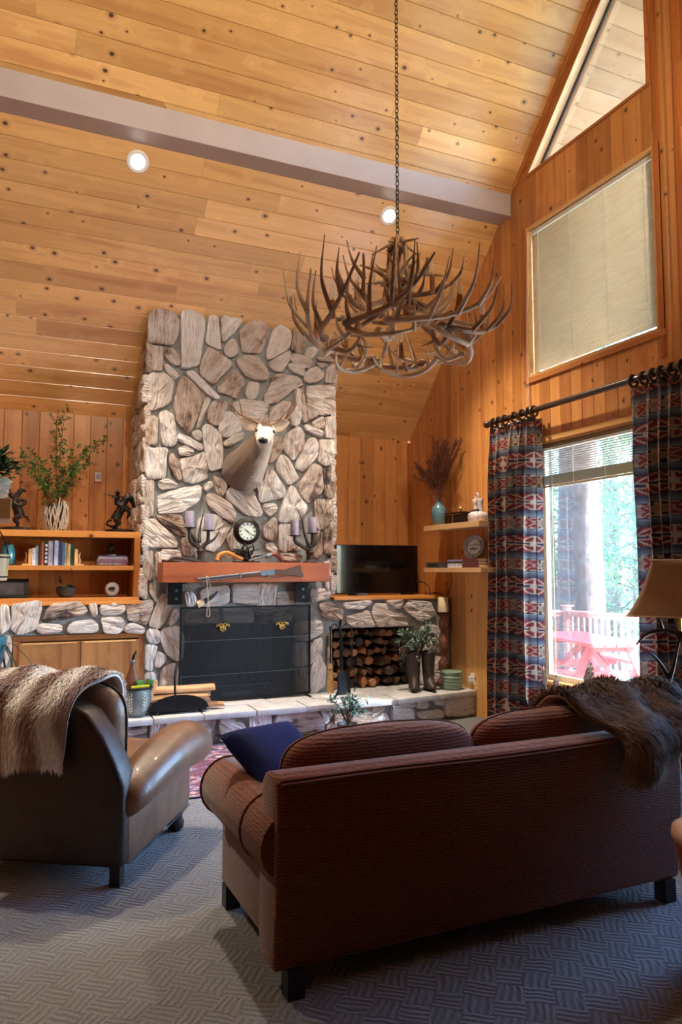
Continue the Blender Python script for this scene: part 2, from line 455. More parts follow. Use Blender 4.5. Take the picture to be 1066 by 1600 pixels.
def plank_mesh(L, w, t=.022, ch=.0045, gap=.0012, axis='x', round_=0):
    prof = [(gap, t), (gap, ch), (gap + ch, 0), (w - gap - ch, 0), (w - gap, ch), (w - gap, t)]
    mb = MB(); k = len(prof)
    vs = [(0, a, b) for a, b in prof] + [(L, a, b) for a, b in prof]
    mb.add(vs, [tuple(range(k)), tuple(range(k, 2 * k))[::-1]] + [(i, k + i, k + (i + 1) % k, (i + 1) % k) for i in range(k)])
    return mb.mesh('plank')
rp = random.Random(4)
PW = .18; dy = PW / SEC
ncourse = int((D - YR) / dy) + 1
for i in range(ncourse):
    y = D + .004 - (i + 1) * dy
    if y < YR - dy: break
    x = XL; first = True
    while x < R - .001:
        L = rp.uniform(1.0, 4.6) if first else rp.uniform(2.6, 4.8); first = False
        x1 = min(R, x + L)
        if R - x1 < .5: x1 = R
        p = Vector((x, y, EZ + SL * (D - y)))
        link_mesh('ceiling_plank', plank_mesh(x1 - x - .0015, PW), M['ceil'], ce, p - ce.location, (-ANG + rp.uniform(-.009, .009), 0, 0))
        x = x1
so = empty('roof_soffit', (R + .16, YR, ZR), label='pale pine soffit of the roof overhang outside the gable window', kind='structure')
for i in range(ncourse):
    y = D - (i + 1) * dy
    if y > 7.6: continue
    if y < YR: break
    p = Vector((R + .17, y, EZ + SL * (D - y)))
    link_mesh('soffit_plank', plank_mesh(XO - R - .18, PW), M['soffit'], so, p - so.location, (-ANG, 0, 0))

# ---- painted beam under the far slope
bm_ = MB().cbox(XL, R - .005, 6.185, 6.42, 5.335, 5.50, .006)
bm_.prism([(6.185, 5.49), (6.42, 5.49), (6.42, ceil_z(6.42) + .01), (6.185, ceil_z(6.185) + .01)], XL, R - .005, 'yz')
bo = bm_.build('trim_1', M['beam'], origin=(0, 6.3, 5.335)); tag(bo, 'wide taupe painted ceiling beam running to the gable wall', kind='structure')

# ---- left and near walls (behind and beside the camera)
tag(MB().box(XL - .12, XL, YN, D + .1, 0, 7.9).build('wall_left', M['wallz'], origin=(XL, 4, 0)), 'pine wall to the left of the room', kind='structure')
tag(MB().box(XL, R + .16, YN - .12, YN, 0, EZ + .2).build('wall_near', M['rod'], origin=(0, YN, 0)), 'wall behind the camera, darkened to cut bounce light', kind='structure')  # unseen wall kept dark so less light bounces onto the sofa back

tag(MB().box(R, R + .16, YN, -.1155, 0, EZ + .2).build('wall_right_near', M['wallz'], origin=(R, -1, 0)), 'pine wall right of the camera beyond the gable', kind='structure')
# ---- back wall of vertical boards
wb = empty('wall_back', (0, D, 0), label='back wall of vertical knotty pine boards', kind='structure')
def vboard(name, parent, poly_or, w, kind='back'): pass
BW = .172
x = R - .02
first = True
while x > XL:
    x0 = max(XL, x - BW)
    mb = MB(); g, chf = .0008, .005
    prof = [(x0 + g, D + .06), (x0 + g, D + chf), (x0 + g + chf, D), (x - g - chf, D), (x - g, D + chf), (x - g, D + .06)]
    mb.prism(prof, 0, EZ + .06)
    o = mb.build('wall_board', M['wallz'], wb); o.name = 'wall_board'
    x = x0
MB().box(XL, R, D + .06, D + .12, 0, EZ + .12).build('wall_core', M['wallz'], wb)
tag(MB().cbox(R - .035, R - .001, D - .04, D, 1.3, EZ - .03, .004).build('trim_2', M['trimz']), 'narrow pine corner strip between the back wall and gable wall', kind='structure')

# ---- gable wall on the right with three openings and their mirror images
WIN = dict(low=(4.42, 5.92, .52, 2.86), up=(4.285, 5.95, 3.525, 5.09), tri=(4.315, 5.91, 5.655))
wr = empty('wall_right', (R, YR, 0), label='tall gable wall of vertical knotty pine boards with windows', kind='structure')
BWR = .146; TH = .16
def mirror(y): return 2 * YR - y
bounds = []
y = D
edges = []
# board seams, forced onto the edges of the openings so that every board is cut cleanly
forced = sorted([D, 6.0, 5.95, 5.92, 5.91, 4.42, 4.315, 4.285, YR] + [mirror(v) for v in (5.95, 5.92, 5.91, 4.42, 4.315, 4.285)] + [-.115, 6.0])
seams = [D]
yy = D
while yy > -.115:
    nx = max(yy - BWR, -.115)
    seams.append(nx); yy = nx
def openings(a, b):
    m = (a + b) / 2; m = m if m > YR else mirror(m)
    iv = []
    for key in ('low', 'up'):
        y0, y1, z0, z1 = WIN[key]
        if y0 < m < y1: iv.append((z0, z1))
    return iv, (WIN['tri'][0] < m < WIN['tri'][1])
def wall_piece(a, b, za, zb0, zb1, nm='wall_board', gg=(1, 1)):
    """board between y=a<b from z=za up to zb0 (at a) and zb1 (at b)"""
    ch = .005; k = MB()
    A0 = a + .0006 * gg[0]; B0 = b - .0006 * gg[1]; ca = ch * gg[0]; cb = ch * gg[1]
    prof = [(R + TH, A0), (R + ca, A0), (R, A0 + ca), (R, B0 - cb), (R + cb, B0), (R + TH, B0)]
    top = lambda y: zb0 + (zb1 - zb0) * (y - a) / (b - a)
    n = len(prof)
    k.add([(p[0], p[1], za) for p in prof] + [(p[0], p[1], top(p[1])) for p in prof],
          [tuple(range(n)), tuple(range(n, 2 * n))] + [(i, (i + 1) % n, n + (i + 1) % n, n + i) for i in range(n)])
    k.build(nm, M['wallz'], wr)
cuts = sorted(set([4.42, 5.92, 4.285, 5.95, 4.315, 5.91, YR] + [mirror(v) for v in (4.42, 5.92, 4.285, 5.95, 4.315, 5.91)]))
for s0, s1 in zip(seams[1:], seams[:-1]):
    pts = [s0] + [c for c in cuts if s0 + 1e-4 < c < s1 - 1e-4] + [s1]
    for a, b in zip(pts[:-1], pts[1:]):
        iv, tri = openings(a, b)
        gg = (1 if a == s0 else 0, 1 if b == s1 else 0)
        z = 0
        for z0, z1 in iv:
            wall_piece(a, b, z, z0, z0, gg=gg); z = z1
        if tri: wall_piece(a, b, z, 5.655, 5.655, gg=gg)
        else: wall_piece(a, b, z, ceil_z(a) + .05, ceil_z(b) + .05, gg=gg)

def mir_poly(poly, flip):
    return [(mirror(a), b) for a, b in poly] if flip else poly

M['glass'] = None
def glass_mat():
    m = bpy.data.materials.new('window_glass'); m.use_nodes = True; nt = m.node_tree
    nt.nodes.remove(nt.nodes['Principled BSDF']); out = nt.nodes['Material Output']
    tr = nd(nt, 'ShaderNodeBsdfTransparent', {'Color': (.90, .96, 1., 1)})
    gl = nd(nt, 'ShaderNodeBsdfGlossy', {'Roughness': .02})
    dirt = nd(nt, 'ShaderNodeTexNoise', {'Vector': objco(nt, rnd=False), 'Scale': 2.5, 'Detail': 6.})
    df = nd(nt, 'ShaderNodeBsdfTranslucent', {'Color': (.9, .95, 1., 1)})
    fr = nd(nt, 'ShaderNodeFresnel', {'IOR': 1.35})
    m1 = nd(nt, 'ShaderNodeMixShader', {0: math_(nt, 'MULTIPLY', dirt.outputs['Fac'], .022), 1: tr.outputs[0], 2: df.outputs[0]})
    m2 = nd(nt, 'ShaderNodeMixShader', {0: math_(nt, 'MULTIPLY', fr.outputs[0], .8), 1: m1.outputs[0], 2: gl.outputs[0]})
    nt.links.new(m2.outputs[0], out.inputs[0]); return m
M['glass'] = glass_mat()
M['sash'] = simple('vinyl_sash', c3(226, 224, 214), .4, var=.04)
M['jamb'] = wood('light_jamb', c3(230, 180, 112), 'y', knots=False, contrast=.5, rough=.4)

def rect_window(name, label, key, flip, sash=.05, jambw=.03):
    y0, y1, z0, z1 = WIN[key]
    if flip: y0, y1 = mirror(y1), mirror(y0)
    o = empty(name, (R + .08, (y0 + y1) / 2, z0), label=label, kind='structure')
    xi, xo = R - .012, R + .15
    MB().cbox(xi, xo, y0, y1, z1 - jambw, z1, .003).build('head_jamb', M['jamb'], o)
    MB().cbox(xi, xo, y0, y1, z0, z0 + jambw, .003).build('sill', M['jamb'], o)
    MB().cbox(xi, xo, y0, y0 + jambw, z0 + jambw, z1 - jambw, .003).build('side_jamb', M['jamb'], o)
    MB().cbox(xi, xo, y1 - jambw, y1, z0 + jambw, z1 - jambw, .003).build('side_jamb', M['jamb'], o)
    a, b, c, d = y0 + jambw, y1 - jambw, z0 + jambw, z1 - jambw
    sx0, sx1 = R + .085, R + .125
    MB().cbox(sx0, sx1, a, b, c, c + sash, .004).build('sash_rail', M['sash'], o)
    MB().cbox(sx0, sx1, a, b, d - sash, d, .004).build('sash_rail', M['sash'], o)
    MB().cbox(sx0, sx1, a, a + sash, c + sash, d - sash, .004).build('sash_stile', M['sash'], o)
    MB().cbox(sx0, sx1, b - sash, b, c + sash, d - sash, .004).build('sash_stile', M['sash'], o)
    MB().box(R + .103, R + .107, a + sash - .004, b - sash + .004, c + sash - .004, d - sash + .004).build('pane', M['glass'], o)
    return o
w1 = rect_window('window_1', 'large picture window looking onto the deck between patterned curtains', 'low', False)
w2 = rect_window('window_2', 'upper window covered by a closed cream blind', 'up', False, .04)
w4 = rect_window('window_4', 'large picture window on the near half of the gable', 'low', True)
w5 = rect_window('window_5', 'upper window on the near half of the gable', 'up', True, .04)
# casings
def casing(o, key, flip):
    y0, y1, z0, z1 = WIN[key]
    if flip: y0, y1 = mirror(y1), mirror(y0)
    x0, x1 = R - .02, R - .0005
    MB().cbox(x0, x1, y0 - .06, y1 + .06, z0 - .05, z0 + .004, .004).build('apron', M['trimy'], o)
    MB().cbox(x0, x1, y0 - .05, y0 + .003, z0 + .005, z1 + .01, .004).build('casing', M['trimz'], o)
    MB().cbox(x0, x1, y1 - .003, y1 + .05, z0 + .005, z1 + .01, .004).build('casing', M['trimz'], o)
for o, k, f in ((w2, 'up', False), (w5, 'up', True)): casing(o, k, f)
MB().cbox(R - .02, R - .0005, 4.40, 5.94, 2.845, 2.90, .004).build('head_casing', M['jamb'], w1)

M['liner'] = wood('pale_liner', c3(248, 226, 190), 'y', knots=False, contrast=.4, rough=.5, coat=0)
def tri_window(name, label, flip):
    a, b, z = WIN['tri']
    top = z + SL * (b - a)
    o = empty(name, (R + .08, mirror(a) if flip else a, z), label=label, kind='structure')
    rk = lambda y, off: z + SL * (b - y) + off
    def pr(poly, x0, x1, nm, mt): MB().prism(mir_poly(poly, flip), x0, x1, 'yz').build(nm, mt, o)
    # orange rake board between ceiling and glass, pale jamb inside it, dark gasket, glass
    pr([(b + .22, rk(b + .22, .0)), (b + .22, rk(b + .22, .26)), (a - .05, rk(a - .05, .26)), (a - .05, rk(a - .05, .0))], R - .004, R + TH, 'rake_board', M['trimy'])
    pr([(b + .2, rk(b + .2, .165)), (b + .2, rk(b + .2, .215)), (a - .05, rk(a - .05, .215)), (a - .05, rk(a - .05, .165))], R - .03, R - .0045, 'rake_moulding', M['trimy'])
    pr([(b, z), (b - .014, z), (a + .02, rk(a + .02, -.0145)), (a + .02, rk(a + .02, -.0005))], R - .003, R + .10, 'rake_liner', M['liner'])
    pr([(b - .014, z), (b - .05, z), (a + .02, rk(a + .02, -.052)), (a + .02, rk(a + .02, -.0145))], R + .085, R + .1025, 'gasket', M['blackmetal'])
    pr([(b, z), (a + .02, z), (a + .02, rk(a + .02, .0))], R + .103, R + .107, 'pane', M['glass'])
    pr([(a, z), (a + .03, z), (a + .03, rk(a + .03, 0)), (a, rk(a, 0))], R - .01, R + .15, 'side_jamb', M['trimz'])
    pr([(b - .02, z - .001), (a, z - .001), (a, z - .03), (b + .01, z - .03)], R - .012, R - .0005, 'sill', M['trimy'])
    return o
tri_window('window_3', 'triangular gable window showing the pale soffit outside', False)
tri_window('window_6', 'triangular gable window beyond the centre post', True)
# flat batten on each side of the centre post
for y in (4.255, mirror(4.255)):
    o = MB().cbox(R - .018, R - .0005, y - .02, y + .02, 3.3, ceil_z(y) - .05, .004).build('trim_3', M['trimz'])
    tag(o, 'thin pine batten on the gable wall beside the upper windows' if y > YR else 'thin pine batten on the near half of the gable wall', kind='structure')

# ---- recessed lamps
def emit_mat(name, col, st):
    m = bpy.data.materials.new(name); m.use_nodes = True; nt = m.node_tree
    bs = nt.nodes['Principled BSDF']
    n = nd(nt, 'ShaderNodeTexNoise', {'Scale': 3.})
    nt.links.new(ramp(nt, n.outputs['Fac'], [(.3, col), (.7, tuple(min(1, v * 1.05) for v in col[:3]) + (1,))]), bs.inputs['Emission Color'])
    bs.inputs['Emission Strength'].default_value = st; return m
M['bulb'] = emit_mat('lit_lamp_lens', (1., .93, .82, 1), 9.0)
def downlight(xy, watt, label, spot=True):  # builds the seen lamps and the added fill lamps
    x, y = xy; z = ceil_z(y)
    tilt = -ANG if y > YR else ANG
    o = empty('recessed_lamp', (x, y, z), label=label, cat='ceiling lamp', group='recessed ceiling lamps')
    o.rotation_euler = (tilt, 0, 0)
    prof = [(.062, -.001), (.066, -.012), (.090, -.012), (.098, -.006), (.098, 0), (.062, 0)]
    mb = MB(); n = 28
    for r, h in prof:
        for k in range(n): mb.v.append((r * cos(2 * pi * k / n), r * sin(2 * pi * k / n), h))
    m_ = len(prof)
    mb.f = [(i * n + k, i * n + (k + 1) % n, ((i + 1) % m_) * n + (k + 1) % n, ((i + 1) % m_) * n + k) for i in range(m_) for k in range(n)]
    mb.build('trim_ring', M['white'], o, smooth=35, local=True)
    MB().lathe([(.001, -.007), (.04, -.008), (.0645, -.004), (.0645, -.001)], 28).build('lens', M['bulb'], o, smooth=True, local=True)
    ld = bpy.data.lights.new('recessed_lamp_light', 'SPOT'); ld.spot_size = radians(94 if spot else 100); ld.spot_blend = .9; ld.shadow_soft_size = .06
    ld.energy = watt * 5; ld.color = (1., .86, .66)
    lo = bpy.data.objects.new('recessed_lamp_light', ld); COL.objects.link(lo)
    lo.parent = o; lo.location = (0, 0, -.12); lo.rotation_euler = (-tilt * .82 if spot else radians(42), 0, 0)
lab = ['lit round recessed lamp in the ceiling above the bookcase side of the chimney', 'lit round recessed lamp in the ceiling beside the chandelier chain']
for (xy, w), lb in zip(DOWNLIGHTS_SEEN, lab): downlight(xy, w, lb)
lab = ['added fill lamp on the far slope, out of view to the left', 'added fill lamp on the near slope, farthest from the gable', 'added fill lamp on the near slope, middle of three', 'added fill lamp on the near slope, closest to the gable']
for (xy, w, sp_), lb in zip(DOWNLIGHTS_FILL, lab): downlight(xy, w, lb, sp_)

# =================================================================== FIREPLACE WALL
# outlines of the stones on the three stone faces, metres (distance along the face, height)
ST0="1.22,4.23 1.38,4.25 1.47,4.22 1.51,4.13 1.49,3.99 1.45,3.89 1.23,3.89 1.20,3.90 1.20,4.16;1.52,4.26 1.63,4.29 1.77,4.23 1.77,4.06 1.74,3.87 1.73,3.72 1.54,3.65 1.53,3.98;1.82,4.26 1.92,4.26 1.95,3.90 1.78,3.96;1.94,4.27 2.19,4.26 2.09,4.11 1.96,3.97;1.98,3.92 2.03,4.01 2.09,4.04 2.14,3.89 2.05,3.83 1.99,3.85;1.20,3.86 1.35,3.87 1.35,3.62 1.20,3.60;1.39,3.85 1.44,3.86 1.52,3.79 1.53,3.69 1.47,3.68 1.37,3.75;1.36,3.67 1.39,3.69 1.52,3.59 1.48,3.53 1.40,3.60;1.21,3.58 1.37,3.59 1.47,3.52 1.44,3.29 1.34,3.24 1.25,3.19 1.21,3.21;1.57,3.62 1.66,3.65 1.95,3.39 1.92,3.36 1.80,3.42 1.63,3.57;1.80,3.91 1.87,3.90 2.08,3.77 2.04,3.71 1.95,3.62 1.88,3.52 1.82,3.56 1.73,3.61 1.73,3.71;1.54,3.58 1.59,3.58 1.80,3.39 1.74,3.28 1.69,3.10 1.62,2.98 1.50,3.11 1.47,3.26 1.49,3.42;1.80,3.39 1.85,3.37 1.73,3.06 1.70,3.04 1.75,3.26;1.20,3.14 1.31,3.14 1.31,2.86 1.20,2.85 1.20,3.02;1.32,3.17 1.38,3.21 1.47,3.16 1.51,2.87 1.42,2.84 1.35,2.87;1.52,2.99 1.61,2.96 1.78,2.88 1.76,2.82 1.62,2.87 1.51,2.92;1.65,3.00 1.72,3.04 1.76,3.00 1.75,2.92 1.70,2.94;1.52,2.83 1.60,2.87 1.69,2.81 1.65,2.76 1.53,2.76;1.76,3.08 1.84,3.11 1.96,3.02 1.98,2.86 1.99,2.66 1.85,2.61 1.81,2.73 1.78,2.93;1.82,3.28 1.88,3.36 2.01,3.37 2.03,3.32 1.97,3.14 1.91,3.09 1.82,3.14;1.20,2.81 1.42,2.83 1.40,2.73 1.40,2.52 1.21,2.51 1.20,2.63;1.43,2.76 1.47,2.78 1.52,2.69 1.56,2.54 1.55,2.50 1.50,2.52 1.44,2.63;1.54,2.72 1.69,2.76 1.79,2.82 1.83,2.54 1.67,2.48 1.58,2.50;1.91,3.50 2.10,3.72 2.22,3.59 2.11,3.39 2.04,3.44 1.93,3.44;2.15,4.14 2.28,4.27 2.41,4.27 2.49,4.21 2.45,4.11 2.39,3.92 2.18,3.91 2.16,4.04;2.10,3.81 2.24,3.88 2.37,3.87 2.49,3.69 2.45,3.63 2.32,3.62 2.21,3.66 2.16,3.73;2.51,4.18 2.61,4.27 2.72,4.23 2.73,4.07 2.69,4.00 2.51,3.87 2.45,3.86 2.45,3.95;2.49,3.84 2.71,3.99 2.72,3.93 2.69,3.85 2.63,3.74 2.53,3.75 2.47,3.79;2.76,4.26 2.82,4.19 2.91,4.11 2.86,3.96 2.73,4.00 2.75,4.11;2.88,3.95 2.93,4.05 3.05,4.07 3.04,4.02 2.98,3.93;2.73,3.94 2.80,3.97 2.98,3.91 2.95,3.82 2.86,3.81 2.72,3.87;2.70,3.85 2.85,3.84 2.90,3.78 2.88,3.72 2.75,3.76 2.69,3.81;3.04,3.97 3.09,3.99 3.25,3.97 3.24,3.92 3.04,3.92;3.02,3.89 3.13,3.90 3.18,3.87 3.08,3.84;2.94,3.81 3.05,3.85 3.13,3.77 3.06,3.69 2.95,3.65 2.88,3.67 2.88,3.73;3.15,3.83 3.21,3.89 3.26,3.88 3.25,3.68 3.13,3.68;2.52,3.68 2.60,3.72 2.83,3.71 2.88,3.63 2.75,3.56 2.58,3.40 2.46,3.38 2.42,3.45 2.49,3.56;2.25,3.59 2.37,3.60 2.36,3.49 2.32,3.41 2.24,3.40 2.22,3.48;2.90,3.61 3.25,3.67 3.26,3.34 3.07,3.31 2.92,3.41;2.07,3.34 2.19,3.40 2.46,3.40 2.49,3.35 2.43,3.26 2.33,3.20 2.28,3.17 2.15,3.19 2.09,3.27;1.93,3.08 2.00,3.24 2.07,3.26 2.15,3.18 2.19,3.07 2.06,2.99 1.97,2.98;1.99,2.93 2.10,3.01 2.21,3.06 2.21,2.99 2.07,2.90 2.00,2.88;2.30,3.18 2.46,3.27 2.48,3.22 2.46,3.06 2.34,3.06;2.51,3.34 2.65,3.43 2.74,3.41 2.75,3.25 2.65,3.20 2.51,3.11 2.48,3.19;2.76,3.36 2.81,3.38 2.86,3.29 2.82,3.17 2.74,3.16 2.73,3.24;2.86,3.62 2.90,3.41 3.07,3.31 2.87,3.20 2.84,3.35;2.77,3.57 2.85,3.58 2.86,3.35 2.80,3.31;2.65,3.04 2.82,3.17 2.89,3.09 2.88,2.94 2.77,2.78 2.64,2.89;2.88,3.18 2.92,3.19 3.11,3.13 3.10,3.06 3.03,3.07 2.90,3.13;2.97,3.22 3.11,3.30 3.13,3.26 3.12,3.15 3.04,3.16;3.14,3.29 3.26,3.30 3.26,3.06 3.13,3.06;3.06,3.03 3.24,3.04 3.24,2.76 3.12,2.75 3.04,2.80 3.07,2.91;2.95,3.05 3.03,3.05 3.06,2.91 3.03,2.83 2.88,2.66 2.79,2.71 2.80,2.78 2.90,2.96;2.63,2.85 2.71,2.80 2.83,2.59 2.71,2.51 2.58,2.67 2.57,2.76;2.52,3.01 2.63,3.03 2.64,2.91 2.58,2.80 2.49,2.73 2.51,2.87;2.36,2.50 2.44,2.55 2.47,2.68 2.54,2.66 2.67,2.46 2.66,2.38 2.38,2.31;2.99,2.77 3.10,2.73 3.11,2.47 3.03,2.40 2.94,2.32 2.86,2.41 2.82,2.51 2.91,2.65;3.12,2.72 3.24,2.74 3.26,2.49 3.23,2.38 3.12,2.41;2.73,2.50 2.78,2.50 2.86,2.35 2.92,2.31 2.92,2.24 2.82,2.12 2.60,2.11 2.59,2.17 2.64,2.30;2.42,2.30 2.57,2.31 2.58,2.24 2.50,2.16 2.43,2.23;2.43,2.05 2.56,2.18 2.58,2.05 2.55,1.90 2.42,1.96;2.02,2.41 2.12,2.51 2.29,2.47 2.39,2.28 2.43,2.20 2.38,2.15 2.23,2.18 2.15,2.26 2.03,2.34;2.60,2.09 2.73,2.10 2.77,1.99 2.76,1.82 2.66,1.79 2.60,1.83;3.01,2.36 3.23,2.39 3.23,2.06 3.05,2.04 3.02,2.25;3.03,2.02 3.10,2.03 3.11,1.81 3.06,1.72 2.96,1.78 3.02,1.90;3.12,2.04 3.23,2.06 3.23,1.78 3.12,1.78;3.11,1.68 3.23,1.74 3.23,1.38 3.15,1.38;2.45,1.88 2.53,1.89 2.59,1.82 2.57,1.78 2.47,1.82;2.61,1.78 2.86,1.78 2.87,1.70 2.66,1.70;2.03,1.93 2.12,2.06 2.18,1.82 2.08,1.81;2.78,1.86 2.86,1.84 2.83,1.79 2.77,1.82;1.20,2.49 1.29,2.50 1.29,2.14 1.20,2.13;1.32,2.48 1.41,2.52 1.54,2.45 1.51,2.43 1.35,2.40;1.32,2.33 1.48,2.41 1.76,2.47 1.77,2.39 1.74,2.30 1.57,2.19 1.34,2.16 1.33,2.25;1.78,2.46 1.86,2.52 1.89,2.47 1.81,2.40;1.30,2.14 1.47,2.16 1.59,2.15 1.60,1.95 1.55,1.94 1.40,2.05;1.20,2.10 1.30,2.11 1.53,1.90 1.53,1.83 1.20,1.83 1.20,1.95;1.81,2.38 1.91,2.38 2.08,2.28 2.13,2.18 2.11,2.09 1.97,2.15 1.83,2.27;1.74,2.12 1.91,2.18 2.08,2.06 2.01,1.90 1.91,1.79 1.80,1.82 1.73,1.92;1.56,1.92 1.66,1.94 1.70,1.83 1.70,1.74 1.59,1.75;1.88,2.57 1.99,2.54 2.04,2.48 1.99,2.36 1.92,2.40;1.20,1.80 1.29,1.80 1.30,1.54 1.29,1.51 1.20,1.50;1.31,1.78 1.37,1.78 1.38,1.51 1.32,1.53;1.37,1.81 1.55,1.80 1.58,1.70 1.38,1.70;1.20,1.49 1.24,1.49 1.24,1.33 1.22,1.31 1.20,1.32;1.28,1.49 1.31,1.42 1.34,1.29 1.33,1.28 1.26,1.39;1.05,1.28 1.13,1.29 1.30,1.31 1.30,1.26 1.29,1.21 1.24,1.06 1.06,1.13;1.38,1.36 1.42,1.37 1.49,1.24 1.43,1.12 1.36,1.02 1.26,1.06 1.30,1.18;1.45,1.06 1.49,1.20 1.53,1.22 1.56,1.14 1.49,1.05;1.26,1.03 1.37,1.01 1.37,0.88 1.27,0.89 1.24,0.97;1.39,1.02 1.51,1.05 1.57,1.04 1.61,0.92 1.60,0.71 1.53,0.70 1.43,0.79 1.38,0.93;1.24,0.88 1.35,0.86 1.32,0.73 1.31,0.62 1.24,0.63;1.35,0.81 1.44,0.76 1.43,0.72 1.38,0.65 1.32,0.66;1.44,0.67 1.56,0.68 1.59,0.55 1.58,0.40 1.38,0.41 1.39,0.62;1.24,0.60 1.33,0.61 1.37,0.42 1.25,0.43;1.60,1.37 1.68,1.40 1.74,1.30 1.70,1.24 1.63,1.24;1.77,1.39 1.86,1.43 2.06,1.45 2.07,1.28 1.91,1.21 1.76,1.23 1.78,1.30;2.10,1.46 2.38,1.46 2.37,1.24 2.11,1.27;2.38,1.46 2.59,1.46 2.56,1.19 2.37,1.21;2.59,1.37 2.82,1.38 2.83,1.25 2.58,1.23;1.61,1.19 1.95,1.22 1.99,1.07 1.61,1.07;2.01,1.21 2.32,1.20 2.33,1.06 2.01,1.07;2.36,1.17 2.54,1.14 2.50,1.04 2.36,1.05;2.56,1.16 2.76,1.19 2.74,1.03 2.54,1.06;2.80,1.04 2.92,1.06 3.11,1.05 3.11,0.92 2.94,0.85 2.79,0.87;2.94,0.83 3.11,0.88 3.09,0.69 2.96,0.58 2.93,0.60;2.79,0.83 2.92,0.83 2.92,0.58 2.79,0.59;2.79,0.55 2.94,0.56 2.94,0.26 2.79,0.27;2.96,0.54 3.07,0.71 3.15,0.55 3.13,0.36 2.97,0.26;2.98,1.40 3.20,1.40 3.20,1.30 2.98,1.25;3.06,1.24 3.21,1.25 3.36,1.16 3.33,1.05 3.12,1.09;3.35,1.24 3.68,1.27 3.72,1.24 3.58,1.17 3.39,1.18;3.39,1.09 3.66,1.16 3.74,0.97 3.42,0.98;3.74,1.23 3.91,1.22 4.17,1.05 4.15,0.97 3.77,0.97 3.71,1.11;3.87,1.26 4.11,1.27 4.06,1.16 3.96,1.18;4.11,1.16 4.17,1.26 4.46,1.24 4.55,1.08 4.33,1.01;4.55,1.21 4.70,1.23 4.70,0.99 4.60,0.98;3.16,0.91 3.22,0.93 3.21,0.46 3.16,0.46;4.33,0.95 4.46,0.98 4.69,0.92 4.68,0.65 4.35,0.66;4.34,0.62 4.68,0.61 4.68,0.30 4.34,0.30;-0.07,1.29 0.00,1.29 0.03,1.08 -0.06,1.02;0.03,1.29 0.28,1.32 0.28,1.22 0.24,1.06 0.10,1.01 0.03,1.06;0.30,1.17 0.37,1.29 0.61,1.31 0.69,1.23 0.66,1.18 0.38,1.12 0.30,1.14;0.69,1.28 0.77,1.29 0.78,1.18 0.74,1.15;0.22,1.07 0.30,1.11 0.46,1.09 0.47,1.03 0.29,1.01;0.52,1.08 0.58,1.12 0.74,1.13 0.80,1.06 0.78,1.01 0.52,1.01;0.80,1.26 0.91,1.29 1.02,1.29 1.04,1.20 0.96,1.17 0.81,1.17;0.81,1.15 0.96,1.15 1.03,1.13 1.03,1.03 0.96,0.99 0.85,1.00;1.05,1.07 1.11,1.09 1.23,1.04 1.22,0.98 1.03,1.00;-0.06,0.99 0.03,1.01 0.04,0.87 -0.01,0.72 -0.05,0.73"
ST1="1.42,0.23 1.49,0.27 1.77,0.26 1.79,0.20 1.71,0.07 1.62,0.04 1.43,0.15;1.82,0.22 1.87,0.24 2.03,0.19 2.12,0.05 2.10,-0.04 1.83,-0.03;1.93,0.26 1.96,0.28 2.09,0.26 2.08,0.21;2.11,0.21 2.17,0.26 2.33,0.26 2.33,-0.04 2.14,-0.02;2.36,0.19 2.42,0.24 2.78,0.25 2.87,0.12 2.87,-0.07 2.39,-0.03;1.33,0.27 1.41,0.28 1.41,0.09 1.33,0.10;2.83,0.24 2.95,0.25 2.97,0.18 2.89,0.08;2.90,0.07 2.98,0.16 3.07,0.19 3.07,-0.11 2.90,-0.09;2.97,0.24 3.17,0.25 3.37,0.25 3.41,0.06 3.37,-0.05 2.98,-0.02;3.41,0.25 3.53,0.25 3.54,0.18 3.39,0.10;3.39,0.05 3.54,0.16 3.61,0.04 3.60,-0.07 3.39,-0.05"
ST2="-0.03,0.18 0.03,0.21 0.25,0.16 0.26,-0.07 -0.01,-0.04;0.03,0.24 0.27,0.24 0.27,0.17 0.08,0.20;0.30,0.22 0.39,0.25 0.45,0.18 0.43,0.14 0.30,0.16;0.52,0.23 0.66,0.23 0.66,0.15 0.54,0.17;0.28,0.10 0.38,0.12 0.64,0.11 0.65,0.03 0.36,0.03;0.69,0.23 1.10,0.24 1.12,-0.02 0.85,0.00 0.67,0.04;0.27,0.03 0.62,0.01 0.63,-0.09 0.29,-0.09;0.66,0.01 1.02,-0.00 1.02,-0.07 0.68,-0.09"
fp = empty('stone_fireplace', (2.2, 7.5, 0), label='floor-to-ceiling fieldstone fireplace and chimney with raised flagstone hearth', cat='fireplace')
YF = 7.497
core = MB()
OPEN = [(.045, 1.217, .30, 1.0), (1.60, 2.79, .285, 1.055), (3.235, 4.26, .285, .965)]
xs = XL
for a, b, z0, z1 in OPEN:
    core.box(xs, a, YF, D - .01, 0, 1.27)
    core.box(a, b, YF, D - .01, z1, 1.27); core.box(a, b, YF, D - .01, 0, z0)
    core.box(a, b, 8.12, D - .01, z0, z1); xs = b
core.box(xs, R - .004, YF, D - .01, 0, 1.27)
core.prism([(YF, 1.27), (D - .01, 1.27), (D - .01, ceil_z(D - .01) - .004), (YF, ceil_z(YF) - .004)], 1.225, 3.215, 'yz')
core.build('mortar_core', M['mortar'], fp)
core = MB().prism([(-1.6, 6.885), (3.65, 6.885), (R - .004, 7.04), (R - .004, YF), (-1.6, YF)], 0, .232)
core.build('hearth_core', M['mortar'], fp)

